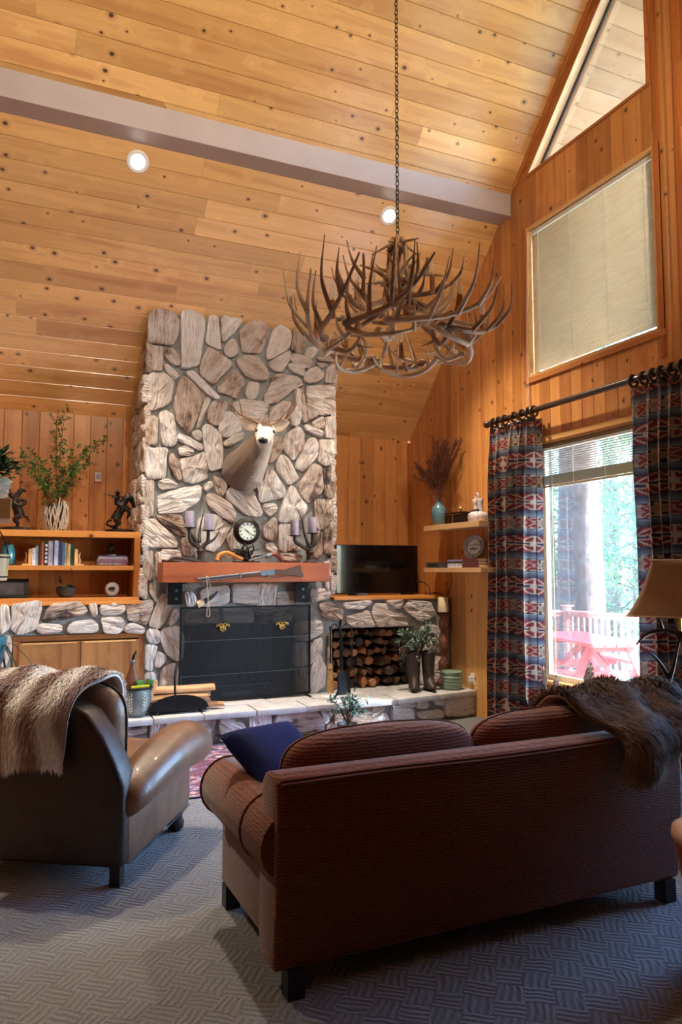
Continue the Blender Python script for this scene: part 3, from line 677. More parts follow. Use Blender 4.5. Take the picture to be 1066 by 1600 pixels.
rs = random.Random(21)
def parse(s): return [[tuple(map(float, p.split(','))) for p in q.split()] for q in s.split(';')]
def stone(poly, O, U, Nn, mat, proud=.045, zmin=None):
    """one irregular stone: rounded outline, domed and uneven face"""
    P = list(poly)
    c0 = sum(p[0] for p in P) / len(P); c1 = sum(p[1] for p in P) / len(P)
    P = [(a + .007 * (a - c0) / (hypot(a - c0, b - c1) + 1e-6), b + .007 * (b - c1) / (hypot(a - c0, b - c1) + 1e-6)) for a, b in P]
    if zmin is not None: P = [(a, max(zmin, b)) for a, b in P]
    for _ in range(1):
        Q = []
        for i in range(len(P)):
            a, b = P[i], P[(i + 1) % len(P)]
            l = hypot(b[0] - a[0], b[1] - a[1]); t = min(.3, .018 / max(l, .01))
            Q += [(a[0] + (b[0] - a[0]) * t, a[1] + (b[1] - a[1]) * t), (b[0] + (a[0] - b[0]) * t, b[1] + (a[1] - b[1]) * t)]
        P = Q
    # spread points evenly
    per = []; tot = 0
    for i in range(len(P)):
        per.append(tot); a, b = P[i], P[(i + 1) % len(P)]; tot += hypot(b[0] - a[0], b[1] - a[1])
    if tot < .12: return
    n = max(14, min(34, int(tot / .035)))
    pts = []
    j = 0
    for k in range(n):
        d = tot * k / n
        while j + 1 < len(P) and per[j + 1] <= d: j += 1
        a, b = P[j], P[(j + 1) % len(P)]; l = hypot(b[0] - a[0], b[1] - a[1]) or 1
        t = (d - per[j]) / l
        pts.append((a[0] + (b[0] - a[0]) * t, a[1] + (b[1] - a[1]) * t))
    cx = sum(p[0] for p in pts) / n; cz = sum(p[1] for p in pts) / n
    sxx = sum((p[0] - cx) ** 2 for p in pts); szz = sum((p[1] - cz) ** 2 for p in pts); sxz = sum((p[0] - cx) * (p[1] - cz) for p in pts)
    ang = .5 * atan2(2 * sxz, sxx - szz) + rs.uniform(-.15, .15)
    ca, sa = cos(ang), sin(ang)
    loc = [((p[0] - cx) * ca + (p[1] - cz) * sa, -(p[0] - cx) * sa + (p[1] - cz) * ca) for p in pts]
    pr = proud * rs.uniform(.75, 1.25)
    sd = rs.uniform(0, 100)
    mb = MB()
    for s_, h in ((1.0, .012), (1.0, -pr * .62), (.975, -pr * .93), (.88, -pr * 1.02), (.62, -pr * 1.05), (.32, -pr * 1.05)):
        for (a, b) in loc:
            jit = 1 + .055 * mnoise.noise((a * 22 + sd, b * 22, s_))
            bumpy = (.016 * mnoise.noise((a * 9 + sd, b * 14, sd)) + .016 * mnoise.noise((a * 5 + sd, b * 30, 3.3))) if h < -pr * .8 else 0
            mb.v.append((a * s_ * jit, h + bumpy, b * s_ * jit))
    k = 6
    mb.f = [(r * n + i, r * n + (i + 1) % n, (r + 1) * n + (i + 1) % n, (r + 1) * n + i) for r in range(k - 1) for i in range(n)]
    mb.v.append((0, -pr * 1.05 + .012 * mnoise.noise((sd, 0, 0)), 0)); c = len(mb.v) - 1
    mb.f += [((k - 1) * n + i, (k - 1) * n + (i + 1) % n, c) for i in range(n)]
    me = mb.mesh('stone', smooth=42)
    Uv, Nv, Zv = Vector(U), Vector(Nn), Vector((0, 0, 1))
    X = Uv * ca + Zv * sa; Y = -Nv; Z = X.cross(Y)
    rot = Matrix((X, Y, Z)).transposed().to_euler()
    p = Vector(O) + Uv * cx + Zv * cz
    return link_mesh('stone', me, mat, fp, p - wloc(fp), rot)
def pick(): return M['stone'] if rs.random() < .68 else M['stone2']
for q in parse(ST0): stone(q, (0, YF - .004, 0), (1, 0, 0), (0, -1, 0), pick())
for q in parse(ST1): stone(q, (0, 6.881, 0), (1, 0, 0), (0, -1, 0), pick(), zmin=.008)
for q in [[(1.20, .22), (1.31, .24), (1.30, .02), (1.18, .02)], [(.9, .23), (1.16, .22), (1.14, .03), (.92, .02)], [(.5, .22), (.86, .23), (.88, .03), (.52, .02)]]:
    stone(q, (0, 6.881, 0), (1, 0, 0), (0, -1, 0), pick(), zmin=.008)
d2 = Vector((1.085, .16, 0)).normalized()
for q in parse(ST2):
    if max(p[1] for p in q) < .06: continue
    stone(q, (3.65, 6.881, 0), d2, (d2.y, -d2.x, 0), pick(), zmin=.008)
# stones of the ledge wall and hearth left of the picture
def fill(x0, x1, z0, z1, O, hmin, hmax):
    z = z0
    while z < z1 - .05:
        zt = min(z + rs.uniform(hmin, hmax), z1)
        if z1 - zt < .09: zt = z1
        x = x0
        while x < x1 - .05:
            xt = min(x + rs.uniform(.16, .42), x1)
            if x1 - xt < .1: xt = x1
            g = .014; j = lambda: rs.uniform(-.018, .018)
            stone([(x + g + j(), z + g), (xt - g + j(), z + g + abs(j()) * .5), (xt - g + j(), zt - g), ((x + xt) / 2, zt - g * .6), (x + g + j(), zt - g - abs(j()) * .5)], O, (1, 0, 0), (0, -1, 0), pick())
            x = xt
        z = zt
fill(-2.6, -.08, .31, 1.26, (0, YF - .004, 0), .16, .3)
fill(-1.55, .5, .015, .225, (0, 6.881, 0), .1, .21)
# the two flanks of the chimney
for side, x0, U, Nn in ((-1, 1.225 + .004, (0, -1, 0), (-1, 0, 0)), (1, 3.215 - .004, (0, 1, 0), (1, 0, 0))):
    z = 1.33
    while z < 4.2:
        h = rs.uniform(.2, .42); y = 7.45
        top = min(z + h, 4.2)
        while y < 8.36:
            w = rs.uniform(.26, .52); y1 = min(y + w, 8.385)
            if 8.385 - y1 < .16: y1 = 8.385
            zt = min(top, ceil_z(y1) - .02)
            if zt - z > .07:
                g = .012; j = lambda: rs.uniform(-.022, .022)
                A, B = (y + g, y1 - g)
                poly = [(A + j(), z + g + j() * .4), (B + j(), z + g + j() * .4), (B + j(), zt - g + j() * .5), ((A + B) / 2, zt - g + j()), (A + j(), zt - g + j() * .5)]
                poly = [(p[0] * (-1 if side < 0 else 1), p[1]) for p in poly]
                if side < 0: poly = poly[::-1]
                stone(poly, (x0, 0, 0), U, Nn, pick(), proud=.06)
            y = y1
        z = top
# flagstones of the hearth
def polyslab(poly, z0, z1, bev):
    bm = bmesh.new()
    lo = [bm.verts.new((a, b, z0)) for a, b in poly]; hi = [bm.verts.new((a, b, z1)) for a, b in poly]
    n = len(poly); bm.faces.new(lo[::-1]); bm.faces.new(hi)
    for i in range(n): bm.faces.new((lo[i], lo[(i + 1) % n], hi[(i + 1) % n], hi[i]))
    bmesh.ops.recalc_face_normals(bm, faces=bm.faces)
    bmesh.ops.bevel(bm, geom=[e for e in bm.edges], offset=bev, segments=2, profile=.6, affect='EDGES')
    m_ = MB(); m_.addbm(bm); return m_
fy = lambda x: 6.775 if x < 3.65 else 6.775 + (x - 3.65) * .148
seam = [-1.6, -1.1, -.55, -.05, .42, .83, 1.205, 1.66, 2.16, 2.67, 3.15, 3.65, 4.2, R - .005]
for a, b in zip(seam[:-1], seam[1:]):
    g = .006; jj = rs.uniform(-.008, .008)
    polyslab([(a + g, fy(a) + jj), (b - g, fy(b) + jj), (b - g + .01, 7.13), (a + g + .01, 7.13)], .236, .29 + rs.uniform(-.002, .003), .009).build('flagstone', M['slab'], fp, smooth=30)
seam2 = [-1.6, -.9, -.3, .3, .9, 1.42, 1.95, 2.42, 2.9, 3.36, 3.86, 4.42, R - .005]
for a, b in zip(seam2[:-1], seam2[1:]):
    g = .006
    polyslab([(a + g, 7.142), (b - g, 7.142), (b - g, 7.49), (a + g, 7.49)], .236, .289 + rs.uniform(-.002, .003), .007).build('flagstone', M['slab'], fp, smooth=30)
for a, b in ((3.24, 3.6), (3.6, 3.95), (3.95, 4.255)):
    polyslab([(a + .004, 7.498), (b - .004, 7.498), (b - .004, 8.1), (a + .004, 8.1)], .24, .289, .005).build('flagstone', M['slab'], fp, smooth=30)
# firebox lining
lin = MB()
a, b, z0, z1 = OPEN[1]
lin.box(a + .001, a + .03, YF + .02, 8.1, z0, z1); lin.box(b - .03, b - .001, YF + .02, 8.1, z0, z1)
lin.box(a, b, 8.09, 8.119, z0, z1); lin.box(a, b, YF + .02, 8.1, z1 - .03, z1 - .001); lin.box(a, b, YF + .02, 8.1, z0 + .0005, z0 + .01)
lin.build('firebox_lining', M['fire'], fp)
for i in range(9):                                # fire bricks of the back wall
    for j in range(5):
        x0 = a + .04 + i * .124 + (.062 if j % 2 else 0)
        if x0 + .118 > b - .03: continue
        MB().cbox(x0, x0 + .118, 8.07, 8.089, z0 + .02 + j * .145, z0 + .155 + j * .145, .004).build('fire_brick', M['fire'], fp)
# wooden ledges on both sides of the chimney
for x0, x1 in ((XL, 1.19), (3.245, R - .004)):
    MB().cbox(x0, x1, 7.455, D - .012, 1.272, 1.305, .004).build('ledge_board', M['shelfx'], fp)

# ---- cabinet built into the stone
cb = empty('wood_cabinet', (.63, 7.5, .30), label='oak cabinet with two grained doors set into the stone wall', cat='cabinet')
MB().box(.055, 1.21, 7.56, 8.1, .31, .99).build('body', M['oakf'], cb)
for x0, x1, z0, z1 in ((.05, 1.213, .945, .995), (.05, 1.213, .303, .36)):
    MB().cbox(x0, x1, 7.475, 7.56, z0, z1, .004).build('rail', M['oakf'], cb)
for x0, x1 in ((.05, .105), (1.165, 1.213)):
    MB().cbox(x0, x1, 7.475, 7.56, .36, .945, .004).build('stile', M['oakf'], cb)
for x0, x1 in ((.098, .632), (.638, 1.172)):
    d_ = MB().cbox(x0, x1, 7.455, 7.475, .345, .932, .006).build('door', M['oak'], cb)
    MB().cbox(x0 + .03, x1 - .03, 7.451, 7.456, .915, .929, .002).build('door_edge', M['palewood_z'], d_)

# ---- fire screen
M['mesh'] = None
def mesh_mat():
    m = bpy.data.materials.new('fine_wire_mesh'); m.use_nodes = True; nt = m.node_tree
    bs = nt.nodes['Principled BSDF']; out = nt.nodes['Material Output']
    n = nd(nt, 'ShaderNodeTexNoise', {'Vector': objco(nt), 'Scale': 8.})
    nt.links.new(ramp(nt, n.outputs['Fac'], [(.3, (.010, .011, .014, 1)), (.7, (.018, .02, .025, 1))]), bs.inputs['Base Color'])
    bs.inputs['Roughness'].default_value = .6
    tr = nd(nt, 'ShaderNodeBsdfTransparent')
    mx = nd(nt, 'ShaderNodeMixShader', {0: .45, 1: tr.outputs[0], 2: bs.outputs[0]})
    nt.links.new(mx.outputs[0], out.inputs[0]); return m
M['mesh'] = mesh_mat()
fs = empty('fire_screen', (2.24, 7.36, .29), label='black wire mesh fire screen with two brass ornaments before the firebox', cat='fire screen')
X0, X1, Z0, Z1, Y0 = 1.548, 2.925, .30, 1.238, 7.36
MB().cbox(X0, X1, Y0 - .012, Y0 + .012, Z1 - .014, Z1, .003).build('frame_bar', M['iron'], fs)
MB().cbox(X0, X1, Y0 - .012, Y0 + .012, Z0 + .012, Z0 + .04, .003).build('frame_bar', M['iron'], fs)
for x in (X0, X1 - .016): MB().cbox(x, x + .016, Y0 - .012, Y0 + .012, Z0 + .012, Z1, .003).build('frame_bar', M['iron'], fs)
MB().box(X0 + .01, X1 - .01, Y0 - .001, Y0 + .001, Z0 + .02, Z1 - .01).build('mesh_panel', M['mesh'], fs)
for z in (.905, .565): MB().tube([(X0 + .01, Y0 - .008, z - .008), (X1 - .01, Y0 - .008, z + .008)], .0035, 6).build('cross_wire', M['steel'], fs)
for x in (X0 + .03, X1 - .03): MB().cbox(x - .012, x + .012, Y0 - .09, Y0 + .03, .29, .302, .003).build('foot', M['iron'], fs)
for x in (1.975, 2.605):
    k = MB(); zc = 1.035
    k.ball((x, Y0 - .012, zc), .018, 8, 6, (1, .6, 1))
    for s_ in (-1, 1):
        k.tube(spline([(x, Y0 - .012, zc - .02), (x + s_ * .03, Y0 - .014, zc + .005), (x + s_ * .05, Y0 - .012, zc + .022), (x + s_ * .066, Y0 - .012, zc + .01), (x + s_ * .056, Y0 - .012, zc - .002)], 4), .008, 6)
        k.tube(spline([(x, Y0 - .012, zc + .02), (x + s_ * .022, Y0 - .014, zc + .03), (x + s_ * .042, Y0 - .012, zc + .018)], 4), .007, 6)
        k.tube(spline([(x + s_ * .01, Y0 - .012, zc - .012), (x + s_ * .03, Y0 - .014, zc - .022), (x, Y0 - .012, zc - .045)], 4), .007, 6)
    k.build('ornament', M['brass'], fs, smooth=True)
# ---- grate in the firebox
g = empty('fire_grate', (2.2, 7.8, .295), label='black iron fire grate standing inside the firebox', cat='grate')
for i in range(8):
    x = 1.86 + i * .095
    MB().tube(spline([(x, 7.64, .53), (x, 7.66, .43), (x, 7.8, .41), (x, 7.98, .43), (x, 8.0, .50)], 4), .011, 6).build('bar', M['iron'], g, smooth=True)
for y in (7.68, 7.95):
    MB().tube([(1.80, y, .395), (2.60, y, .395)], .012, 6).build('cross_bar', M['steel'], g)
    for x in (1.83, 2.57): MB().tube([(x, y, .40), (x + (-.07 if x < 2 else .07), y, .296)], .012, 6).build('leg', M['steel'], g)
o = MB().cbox(2.05, 2.38, 7.6, 7.66, .296, .335, .006).build('gas_burner', M['steel']); tag(o, 'small grey steel gas burner box under the fire grate', 'burner')

# ---- mantel
mt = empty('mantel_shelf', (2.2, 7.3, 1.48), label='reddish solid wood mantel beam on two black steel brackets', cat='mantel')
MB().cbox(1.332, 3.066, 7.165, 7.452, 1.482, 1.677, .006).build('beam', M['mantel'], mt)
for x0, x1 in ((1.432, 1.575), (2.765, 2.925)):
    b_ = MB().cbox(x0, x1, 7.40, 7.412, 1.262, 1.481, .002).box(x0, x1, 7.20, 7.40, 1.470, 1.4815).build('bracket', M['iron'], mt)
    for z in (1.32, 1.40):
        MB().lathe([(.014, 0), (.014, .008), (.008, .011), (.001, .011)], 8).mesh('x')
        k = MB().tube([((x0 + x1) / 2 + .012, 7.40, z), ((x0 + x1) / 2 + .012, 7.391, z)], .014, 8); k.build('bolt', M['steel'], b_)

# ---- firewood
def log_mat(name, stops, axis):
    m, nt, bs = newmat(name)
    oi = nt.nodes.new('ShaderNodeObjectInfo')
    s = [30, 30, 30]; s['xyz'.index(axis)] = 2.5
    n = nd(nt, 'ShaderNodeTexNoise', {'Vector': nd(nt, 'ShaderNodeVectorMath', {0: objco(nt), 1: tuple(s)}, operation='MULTIPLY').outputs[0], 'Scale': 1., 'Detail': 5.})
    col = ramp(nt, oi.outputs['Random'], stops)
    col = mixc(nt, 1., col, ramp(nt, n.outputs['Fac'], [(.3, (.55, .5, .45, 1)), (.65, (1.1, 1.08, 1.05, 1))]), 'MULTIPLY')
    nt.links.new(col, bs.inputs['Base Color']); bs.inputs['Roughness'].default_value = .85
    bump(nt, bs, n.outputs['Fac'], .5, .01); return m
M['logy'] = log_mat('firewood_end', [(0, c3(70, 58, 52)), (.35, c3(96, 76, 64)), (.6, c3(132, 96, 70)), (.82, c3(176, 116, 72)), (1, c3(198, 146, 100))], 'y')
M['logx'] = log_mat('split_fir', [(0, c3(178, 124, 88)), (.5, c3(206, 158, 116)), (1, c3(216, 176, 138))], 'x')
rl = random.Random(8)
def logshape(r, L, wedge):
    n = 7; mb = MB(); ring = []
    if wedge:
        a0 = rl.uniform(0, 6.28); sp = rl.uniform(1.1, 2.0)
        ring = [(0, 0)] + [(1.35 * r * cos(a0 + sp * t), 1.35 * r * sin(a0 + sp * t)) for t in (0, .2, .4, .6, .8, 1)]
        cx = sum(p[0] for p in ring) / 7; cz = sum(p[1] for p in ring) / 7
        ring = [(p[0] - cx, p[1] - cz) for p in ring]
    else:
        ring = [(r * rl.uniform(.74, 1.06) * cos(6.283 * k / n), r * rl.uniform(.74, 1.06) * sin(6.283 * k / n)) for k in range(n)]
    n = len(ring)
    for yv, s_ in ((0, .96), (.006, 1), (L, 1)):
        mb.v += [(p[0] * s_, yv, p[1] * s_) for p in ring]
    mb.f = [(r_ * n + i, r_ * n + (i + 1) % n, (r_ + 1) * n + (i + 1) % n, (r_ + 1) * n + i) for r_ in range(2) for i in range(n)] + [tuple(range(n)), tuple(range(2 * n, 3 * n))]
    return mb.mesh('log')
ROWN = ['bottom', 'second', 'third', 'fourth', 'fifth', 'sixth', 'top']; ORD = ['first', 'second', 'third', 'fourth', 'fifth', 'sixth', 'seventh', 'eighth', 'ninth', 'tenth', 'eleventh', 'twelfth']
z = .2955; row = 0
while z < .90:
    x = 3.245 + (row % 2) * .035; rr = (.062, .058, .064, .056, .06, .05, .05)[row]; col_ = 0
    if z + 2 * rr > .985: break
    while x < 4.2:
        r = rr * rl.uniform(.80, 1.0); wedge = rl.random() < .62
        if x + 2 * r > 4.25: break
        o = link_mesh('firewood_log', logshape(r * .99, .42, wedge), M['logy'], None, (x + r, 7.62 + rl.uniform(-.07, .07), z + r), (0, rl.uniform(-.3, .3), 0))
        tag(o, 'firewood log in the %s row of the niche stack, %s from the left' % (ROWN[row], ORD[col_]), 'log', 'stacked firewood in the niche')
        x += 2 * r + .002; col_ += 1
    z += rr * 1.82; row += 1

# =================================================================== THINGS ON AND AROUND THE HEARTH
HZ = .2935                                          # top of the flagstones
def leaf_quads(mb, p, d, L, w, up=Vector((0, 0, 1)), bend=.25):
    d = Vector(d).normalized(); s = d.cross(up)
    if s.length < 1e-3: s = Vector((1, 0, 0))
    s.normalize(); n = s.cross(d)
    p = Vector(p); m = p + d * L * .5 + n * L * bend * .3; e = p + d * L - n * L * bend * .3
    mb.add([p, m + s * w, e, m - s * w], [(0, 1, 2), (0, 2, 3)])
def rdir(r):
    while True:
        v = Vector((r.uniform(-1, 1), r.uniform(-1, 1), r.uniform(-1, 1)))
        if .05 < v.length < 1: return v.normalized()

# log carrier with split wood
lc = empty('log_carrier', (1.46, 7.02, HZ), label='black iron log carrier with arched handle on the hearth', cat='log carrier')
k = MB()
def carr(u, v):
    a = (u - .5) * 2
    return (1.46 + a * .30, 6.90 + v * .24, HZ + .035 + .10 * (1 - a * a) * (1 if v < .02 or v > .98 else 0) + .02 * a * a)
for y in (6.905, 7.135):
    prof = [(1.16, HZ + .04)] + [(1.46 + .27 * cos(t), HZ + .045 + .125 * sin(t)) for t in [pi - i * pi / 12 for i in range(13)]] + [(1.76, HZ + .04), (1.46, HZ + .022)]
    MB().prism(prof, y, y + .008, 'xz').build('side_plate', M['iron'], lc)
MB().cbox(1.20, 1.72, 6.912, 7.135, HZ + .022, HZ + .03, .002).build('tray', M['iron'], lc)
MB().tube(spline([(1.42, 6.909, HZ + .15), (1.42, 6.93, HZ + .33), (1.45, 6.99, HZ + .43), (1.48, 7.05, HZ + .43), (1.50, 7.11, HZ + .33), (1.50, 7.139, HZ + .15)], 6), .010, 8).build('handle', M['iron'], lc, smooth=True)
for x in (1.26, 1.66):
    for y in (6.92, 7.12): MB().ball((x, y, HZ + .012), .014, 8, 6).build('foot', M['iron'], lc, smooth=True)
rl2 = random.Random(5)
def split_log(p, L, a, b, rz, label):
    n = 6; mb = MB()
    prof = [(-a, -b * .8), (a * .3, -b), (a, -b * .2), (a * .7, b * .8), (-a * .3, b), (-a * .95, b * .2)]
    for i, t in enumerate((0, .03, .33, .66, .97, 1)):
        s_ = .9 if i in (0, 5) else 1
        for (q, w) in prof: mb.v.append((-L / 2 + L * t, q * s_ * rl2.uniform(.88, 1.1), w * s_ * rl2.uniform(.88, 1.1)))
    k_ = 6
    mb.f = [(r * k_ + i, r * k_ + (i + 1) % k_, (r + 1) * k_ + (i + 1) % k_, (r + 1) * k_ + i) for r in range(5) for i in range(k_)] + [tuple(range(k_)), tuple(range(30, 36))]
    o = link_mesh('split_log', mb.mesh('split_log'), M['logx'], None, p, (0, 0, rz)); tag(o, label, 'log', 'split wood in the carrier')
split_log((1.46, 6.97, HZ + .068), .5, .045, .034, .02, 'split log at the front bottom of the black log carrier')
split_log((1.50, 7.075, HZ + .07), .56, .05, .036, -.04, 'split log at the back bottom of the black log carrier')
split_log((1.47, 6.98, HZ + .135), .54, .045, .03, .05, 'split log in the middle layer of the black log carrier, toward the room')
split_log((1.49, 7.08, HZ + .14), .58, .05, .032, 0, 'split log in the middle layer of the black log carrier, toward the firebox')
split_log((1.50, 7.03, HZ + .205), .62, .06, .032, -.03, 'topmost long split log across the black log carrier')
split_log((1.78, 7.05, HZ + .04), .26, .035, .026, -.3, 'short split stick poking out at the right of the log carrier')

# embossed metal pot with bellows and kindling
M['galv'] = simple('aged_zinc', c3(120, 132, 132), .55, .5, var=.3, scale=10, bmp=.3, bscale=30)
M['embos'] = simple('worn_relief', c3(198, 204, 196), .6, .2, var=.2)
pot = empty('embossed_pot', (1.085, 6.97, HZ), label='grey zinc pot embossed with leaf sprays on the hearth edge', cat='pot')
PR = [(.075, 0), (.085, .01), (.105, .05), (.128, .12), (.132, .17), (.118, .23), (.122, .25)]
MB().lathe([(.001, .004)] + PR + [(.114, .25), (.110, .23), (.12, .16), (.09, .04), (.001, .03)], 28).build('body', M['galv'], pot, smooth=50, local=True)
MB().ring((0, 0, .252), .135, .012, 'z', 28, 8).build('rim', M['iron'], pot, smooth=True, local=True)
def pr_at(z):
    for (r0, z0), (r1, z1) in zip(PR[:-1], PR[1:]):
        if z0 <= z <= z1: return r0 + (r1 - r0) * (z - z0) / (z1 - z0 + 1e-9)
    return .12
for az in range(0, 360, 60):
    k = MB(); a0 = radians(az - 66)
    def sp(z, da): r = pr_at(z) + .003; return (r * cos(a0 + da), r * sin(a0 + da), z)
    k.tube([sp(z, 0) for z in (.03, .07, .11, .15, .18)], .004, 5)
    for z in (.05, .075, .10, .125, .15):
        for s_ in (-1, 1): k.tube([sp(z, 0), sp(z + .012, s_ * .12), sp(z + .03, s_ * .21)], [.004, .006, .001], 5)
    k.tube([sp(.20 + .016 * sin(t), .14 * cos(t)) for t in [i * pi / 5 for i in range(11)]], .004, 5)
    k.build('relief', M['embos'], pot, smooth=True, local=True)
M['leather_br'] = simple('brown_leather', c3(104, 62, 36), .45, var=.35, scale=8, bmp=.3, bscale=90)
bl = empty('bellows', (1.04, 6.95, HZ + .045), label='brown leather bellows standing nozzle-up in the zinc pot', cat='bellows')
o = MB().lathe([(.001, 0), (.04, .01), (.062, .10), (.078, .20), (.074, .26), (.05, .32), (.03, .37), (.022, .42), (.018, .46), (.001, .46)], 14, sy=.42).build('body', M['leather_br'], bl, smooth=40, local=True)
MB().lathe([(.022, .43), (.026, .435), (.026, .45), (.02, .455)], 12, sy=.7).build('collar', M['steel'], bl, smooth=40, local=True)
MB().tube([(0, 0, .45), (.012, 0, .50), (.03, 0, .535)], [.013, .011, .007], 8).build('nozzle', M['iron'], bl, smooth=True, local=True)
M['green'] = simple('green_print', c3(62, 120, 52), .5, var=.3, scale=60)
M['yellow'] = simple('yellow_plastic', c3(214, 210, 40), .4, var=.1)
def boxthing(name, sz, loc, rot, mat, label, cat, group=None, bev=.003):
    x, y, z = sz
    o = link_mesh(name, MB().cbox(-x / 2, x / 2, -y / 2, y / 2, 0, z, bev).mesh(name), mat, None, loc, rot); return tag(o, label, cat, group)
boxthing('match_box', (.065, .035, .20), (1.115, 6.93, HZ + .12), (.12, -.1, .2), M['green'], 'green match box leaning in the zinc pot beside the bellows', 'box')
boxthing('match_box', (.06, .04, .19), (1.155, 6.99, HZ + .13), (-.1, .32, .1), M['green'], 'dark green match box tilted right in the zinc pot', 'box')
boxthing('kindling_block', (.035, .03, .19), (1.188, 6.945, HZ + .125), (0, .35, 0), M['palewood_z'], 'pale kindling block sticking out at the right of the zinc pot', 'kindling')
boxthing('lighter', (.16, .022, .018), (1.10, 6.872, HZ + .262), (0, -.03, .05), M['yellow'], 'yellow lighter lying across the rim of the zinc pot', 'lighter')

# fire tools
ft = empty('fire_tool_stand', (3.14, 7.06, HZ), label='black iron fire tool stand on the hearth', cat='tool stand')
k = MB()
k.tube([(3.14, 7.06, HZ + .07), (3.14, 7.06, HZ + .78)], .009, 8)
k.build('post', M['iron'], ft, smooth=40)
for dx, dy in ((-.085, -.06), (.085, -.06), (0, .1)):
    MB().tube(spline([(3.14, 7.06, HZ + .09), (3.14 + dx * .6, 7.06 + dy * .6, HZ + .07), (3.14 + dx, 7.06 + dy, HZ + .008), (3.14 + dx * 1.2, 7.06 + dy * 1.2, HZ + .006)], 4), .007, 6).build('leg', M['iron'], ft, smooth=True)
MB().tube(spline([(3.14, 7.06, HZ + .74), (3.145, 7.05, HZ + .80), (3.155, 7.06, HZ + .78), (3.14, 7.06, HZ + .72), (3.125, 7.06, HZ + .78), (3.135, 7.05, HZ + .80)], 5), .005, 6).build('finial', M['iron'], ft, smooth=True)
for s_ in (-1, 1):
    MB().tube(spline([(3.14, 7.06, HZ + .66), (3.14 + s_ * .03, 7.055, HZ + .73), (3.14 + s_ * .075, 7.05, HZ + .755), (3.14 + s_ * .115, 7.045, HZ + .72), (3.14 + s_ * .12, 7.04, HZ + .68)], 6), .006, 6).build('hook_arm', M['iron'], ft, smooth=True)
br = empty('hearth_brush', (3.02, 7.035, HZ + .1), label='straw hearth brush hanging left on the fire tool stand', cat='brush')
M['straw'] = simple('straw', c3(206, 160, 92), .8, var=.35, scale=60)
MB().tube([(3.02, 7.035, HZ + .33), (3.02, 7.035, HZ + .70)], .007, 8).build('handle', M['iron'], br, smooth=40)
MB().ring((3.02, 7.035, HZ + .715), .016, .004, 'y', 14, 6).build('hanging_loop', M['iron'], br, smooth=True)
k = MB(); rb = random.Random(2)
for i in range(90):
    a = rb.uniform(0, 6.283); q = sqrt(rb.random())
    k.tube([(3.02 + .014 * q * cos(a), 7.035 + .010 * q * sin(a), HZ + .36), (3.02 + .03 * q * cos(a), 7.035 + .02 * q * sin(a), HZ + .2), (3.02 + .036 * q * cos(a), 7.035 + .024 * q * sin(a), HZ + .06 + rb.uniform(0, .02))], .003, 4)
o = k.build('bristles', M['straw'], br); o['kind'] = 'stuff'
MB().ring((3.02, 7.035, HZ + .30), .021, .005, 'z', 16, 6).build('binding', M['rod'], br, smooth=True)
sh = empty('fire_shovel', (3.14, 6.99, HZ + .05), label='black ash shovel hanging in the middle of the fire tool stand', cat='shovel')
MB().tube([(3.14, 7.005, HZ + .27), (3.14, 7.02, HZ + .64)], .006, 8).build('handle', M['iron'], sh, smooth=40)
MB().ring((3.14, 7.022, HZ + .655), .016, .004, 'y', 14, 6).build('hanging_loop', M['iron'], sh, smooth=True)
k = MB()
k.grid(lambda u, v: (3.14 + (u - .5) * (.15 - .02 * v), 6.985 + .02 * v - .03 * (1 - (2 * u - 1) ** 4) * 0 + .022 * abs(2 * u - 1) ** 4 * -1, HZ + .045 + v * .22 + .02 * (1 - abs(2 * u - 1) ** 2) * v), 12, 8)
me = modmesh(k.mesh('blade'), [('SOLIDIFY', dict(thickness=.004))])
for v in me.vertices: v.co -= wloc(sh)
link_mesh('blade', me, M['iron'], sh)
tg = empty('fire_tongs', (3.26, 7.03, HZ + .1), label='dark iron fire tongs hanging right on the fire tool stand', cat='tongs')
for s_ in (-1, 1):
    MB().tube(spline([(3.26, 7.035, HZ + .70), (3.26 + s_ * .012, 7.035, HZ + .6), (3.26 + s_ * .004, 7.035, HZ + .42), (3.26 + s_ * .03, 7.03, HZ + .25), (3.26 + s_ * .045, 7.03, HZ + .14), (3.26 + s_ * .02, 7.03, HZ + .06)], 5), .006, 6).build('arm', M['iron'], tg, smooth=True)
MB().ring((3.26, 7.035, HZ + .715), .016, .004, 'y', 14, 6).build('hanging_loop', M['iron'], tg, smooth=True)
pk = empty('fire_poker', (3.18, 7.10, HZ + .1), label='slim twisted poker hanging behind the shovel', cat='poker')
MB().tube(spline([(3.178, 7.10, HZ + .66), (3.178, 7.10, HZ + .3), (3.175, 7.10, HZ + .12), (3.15, 7.09, HZ + .08)], 5), .005, 6).build('shaft', M['iron'], pk, smooth=True)
k = MB()
for s_ in range(4):
    k.tube([(3.178 + .012 * sin(pi * t) * cos(6.28 * (t + s_ / 4)), 7.10 + .012 * sin(pi * t) * sin(6.28 * (t + s_ / 4)), HZ + .42 + .2 * t) for t in [i / 10 for i in range(11)]], .003, 5)
k.build('twisted_grip', M['iron'], pk, smooth=True)

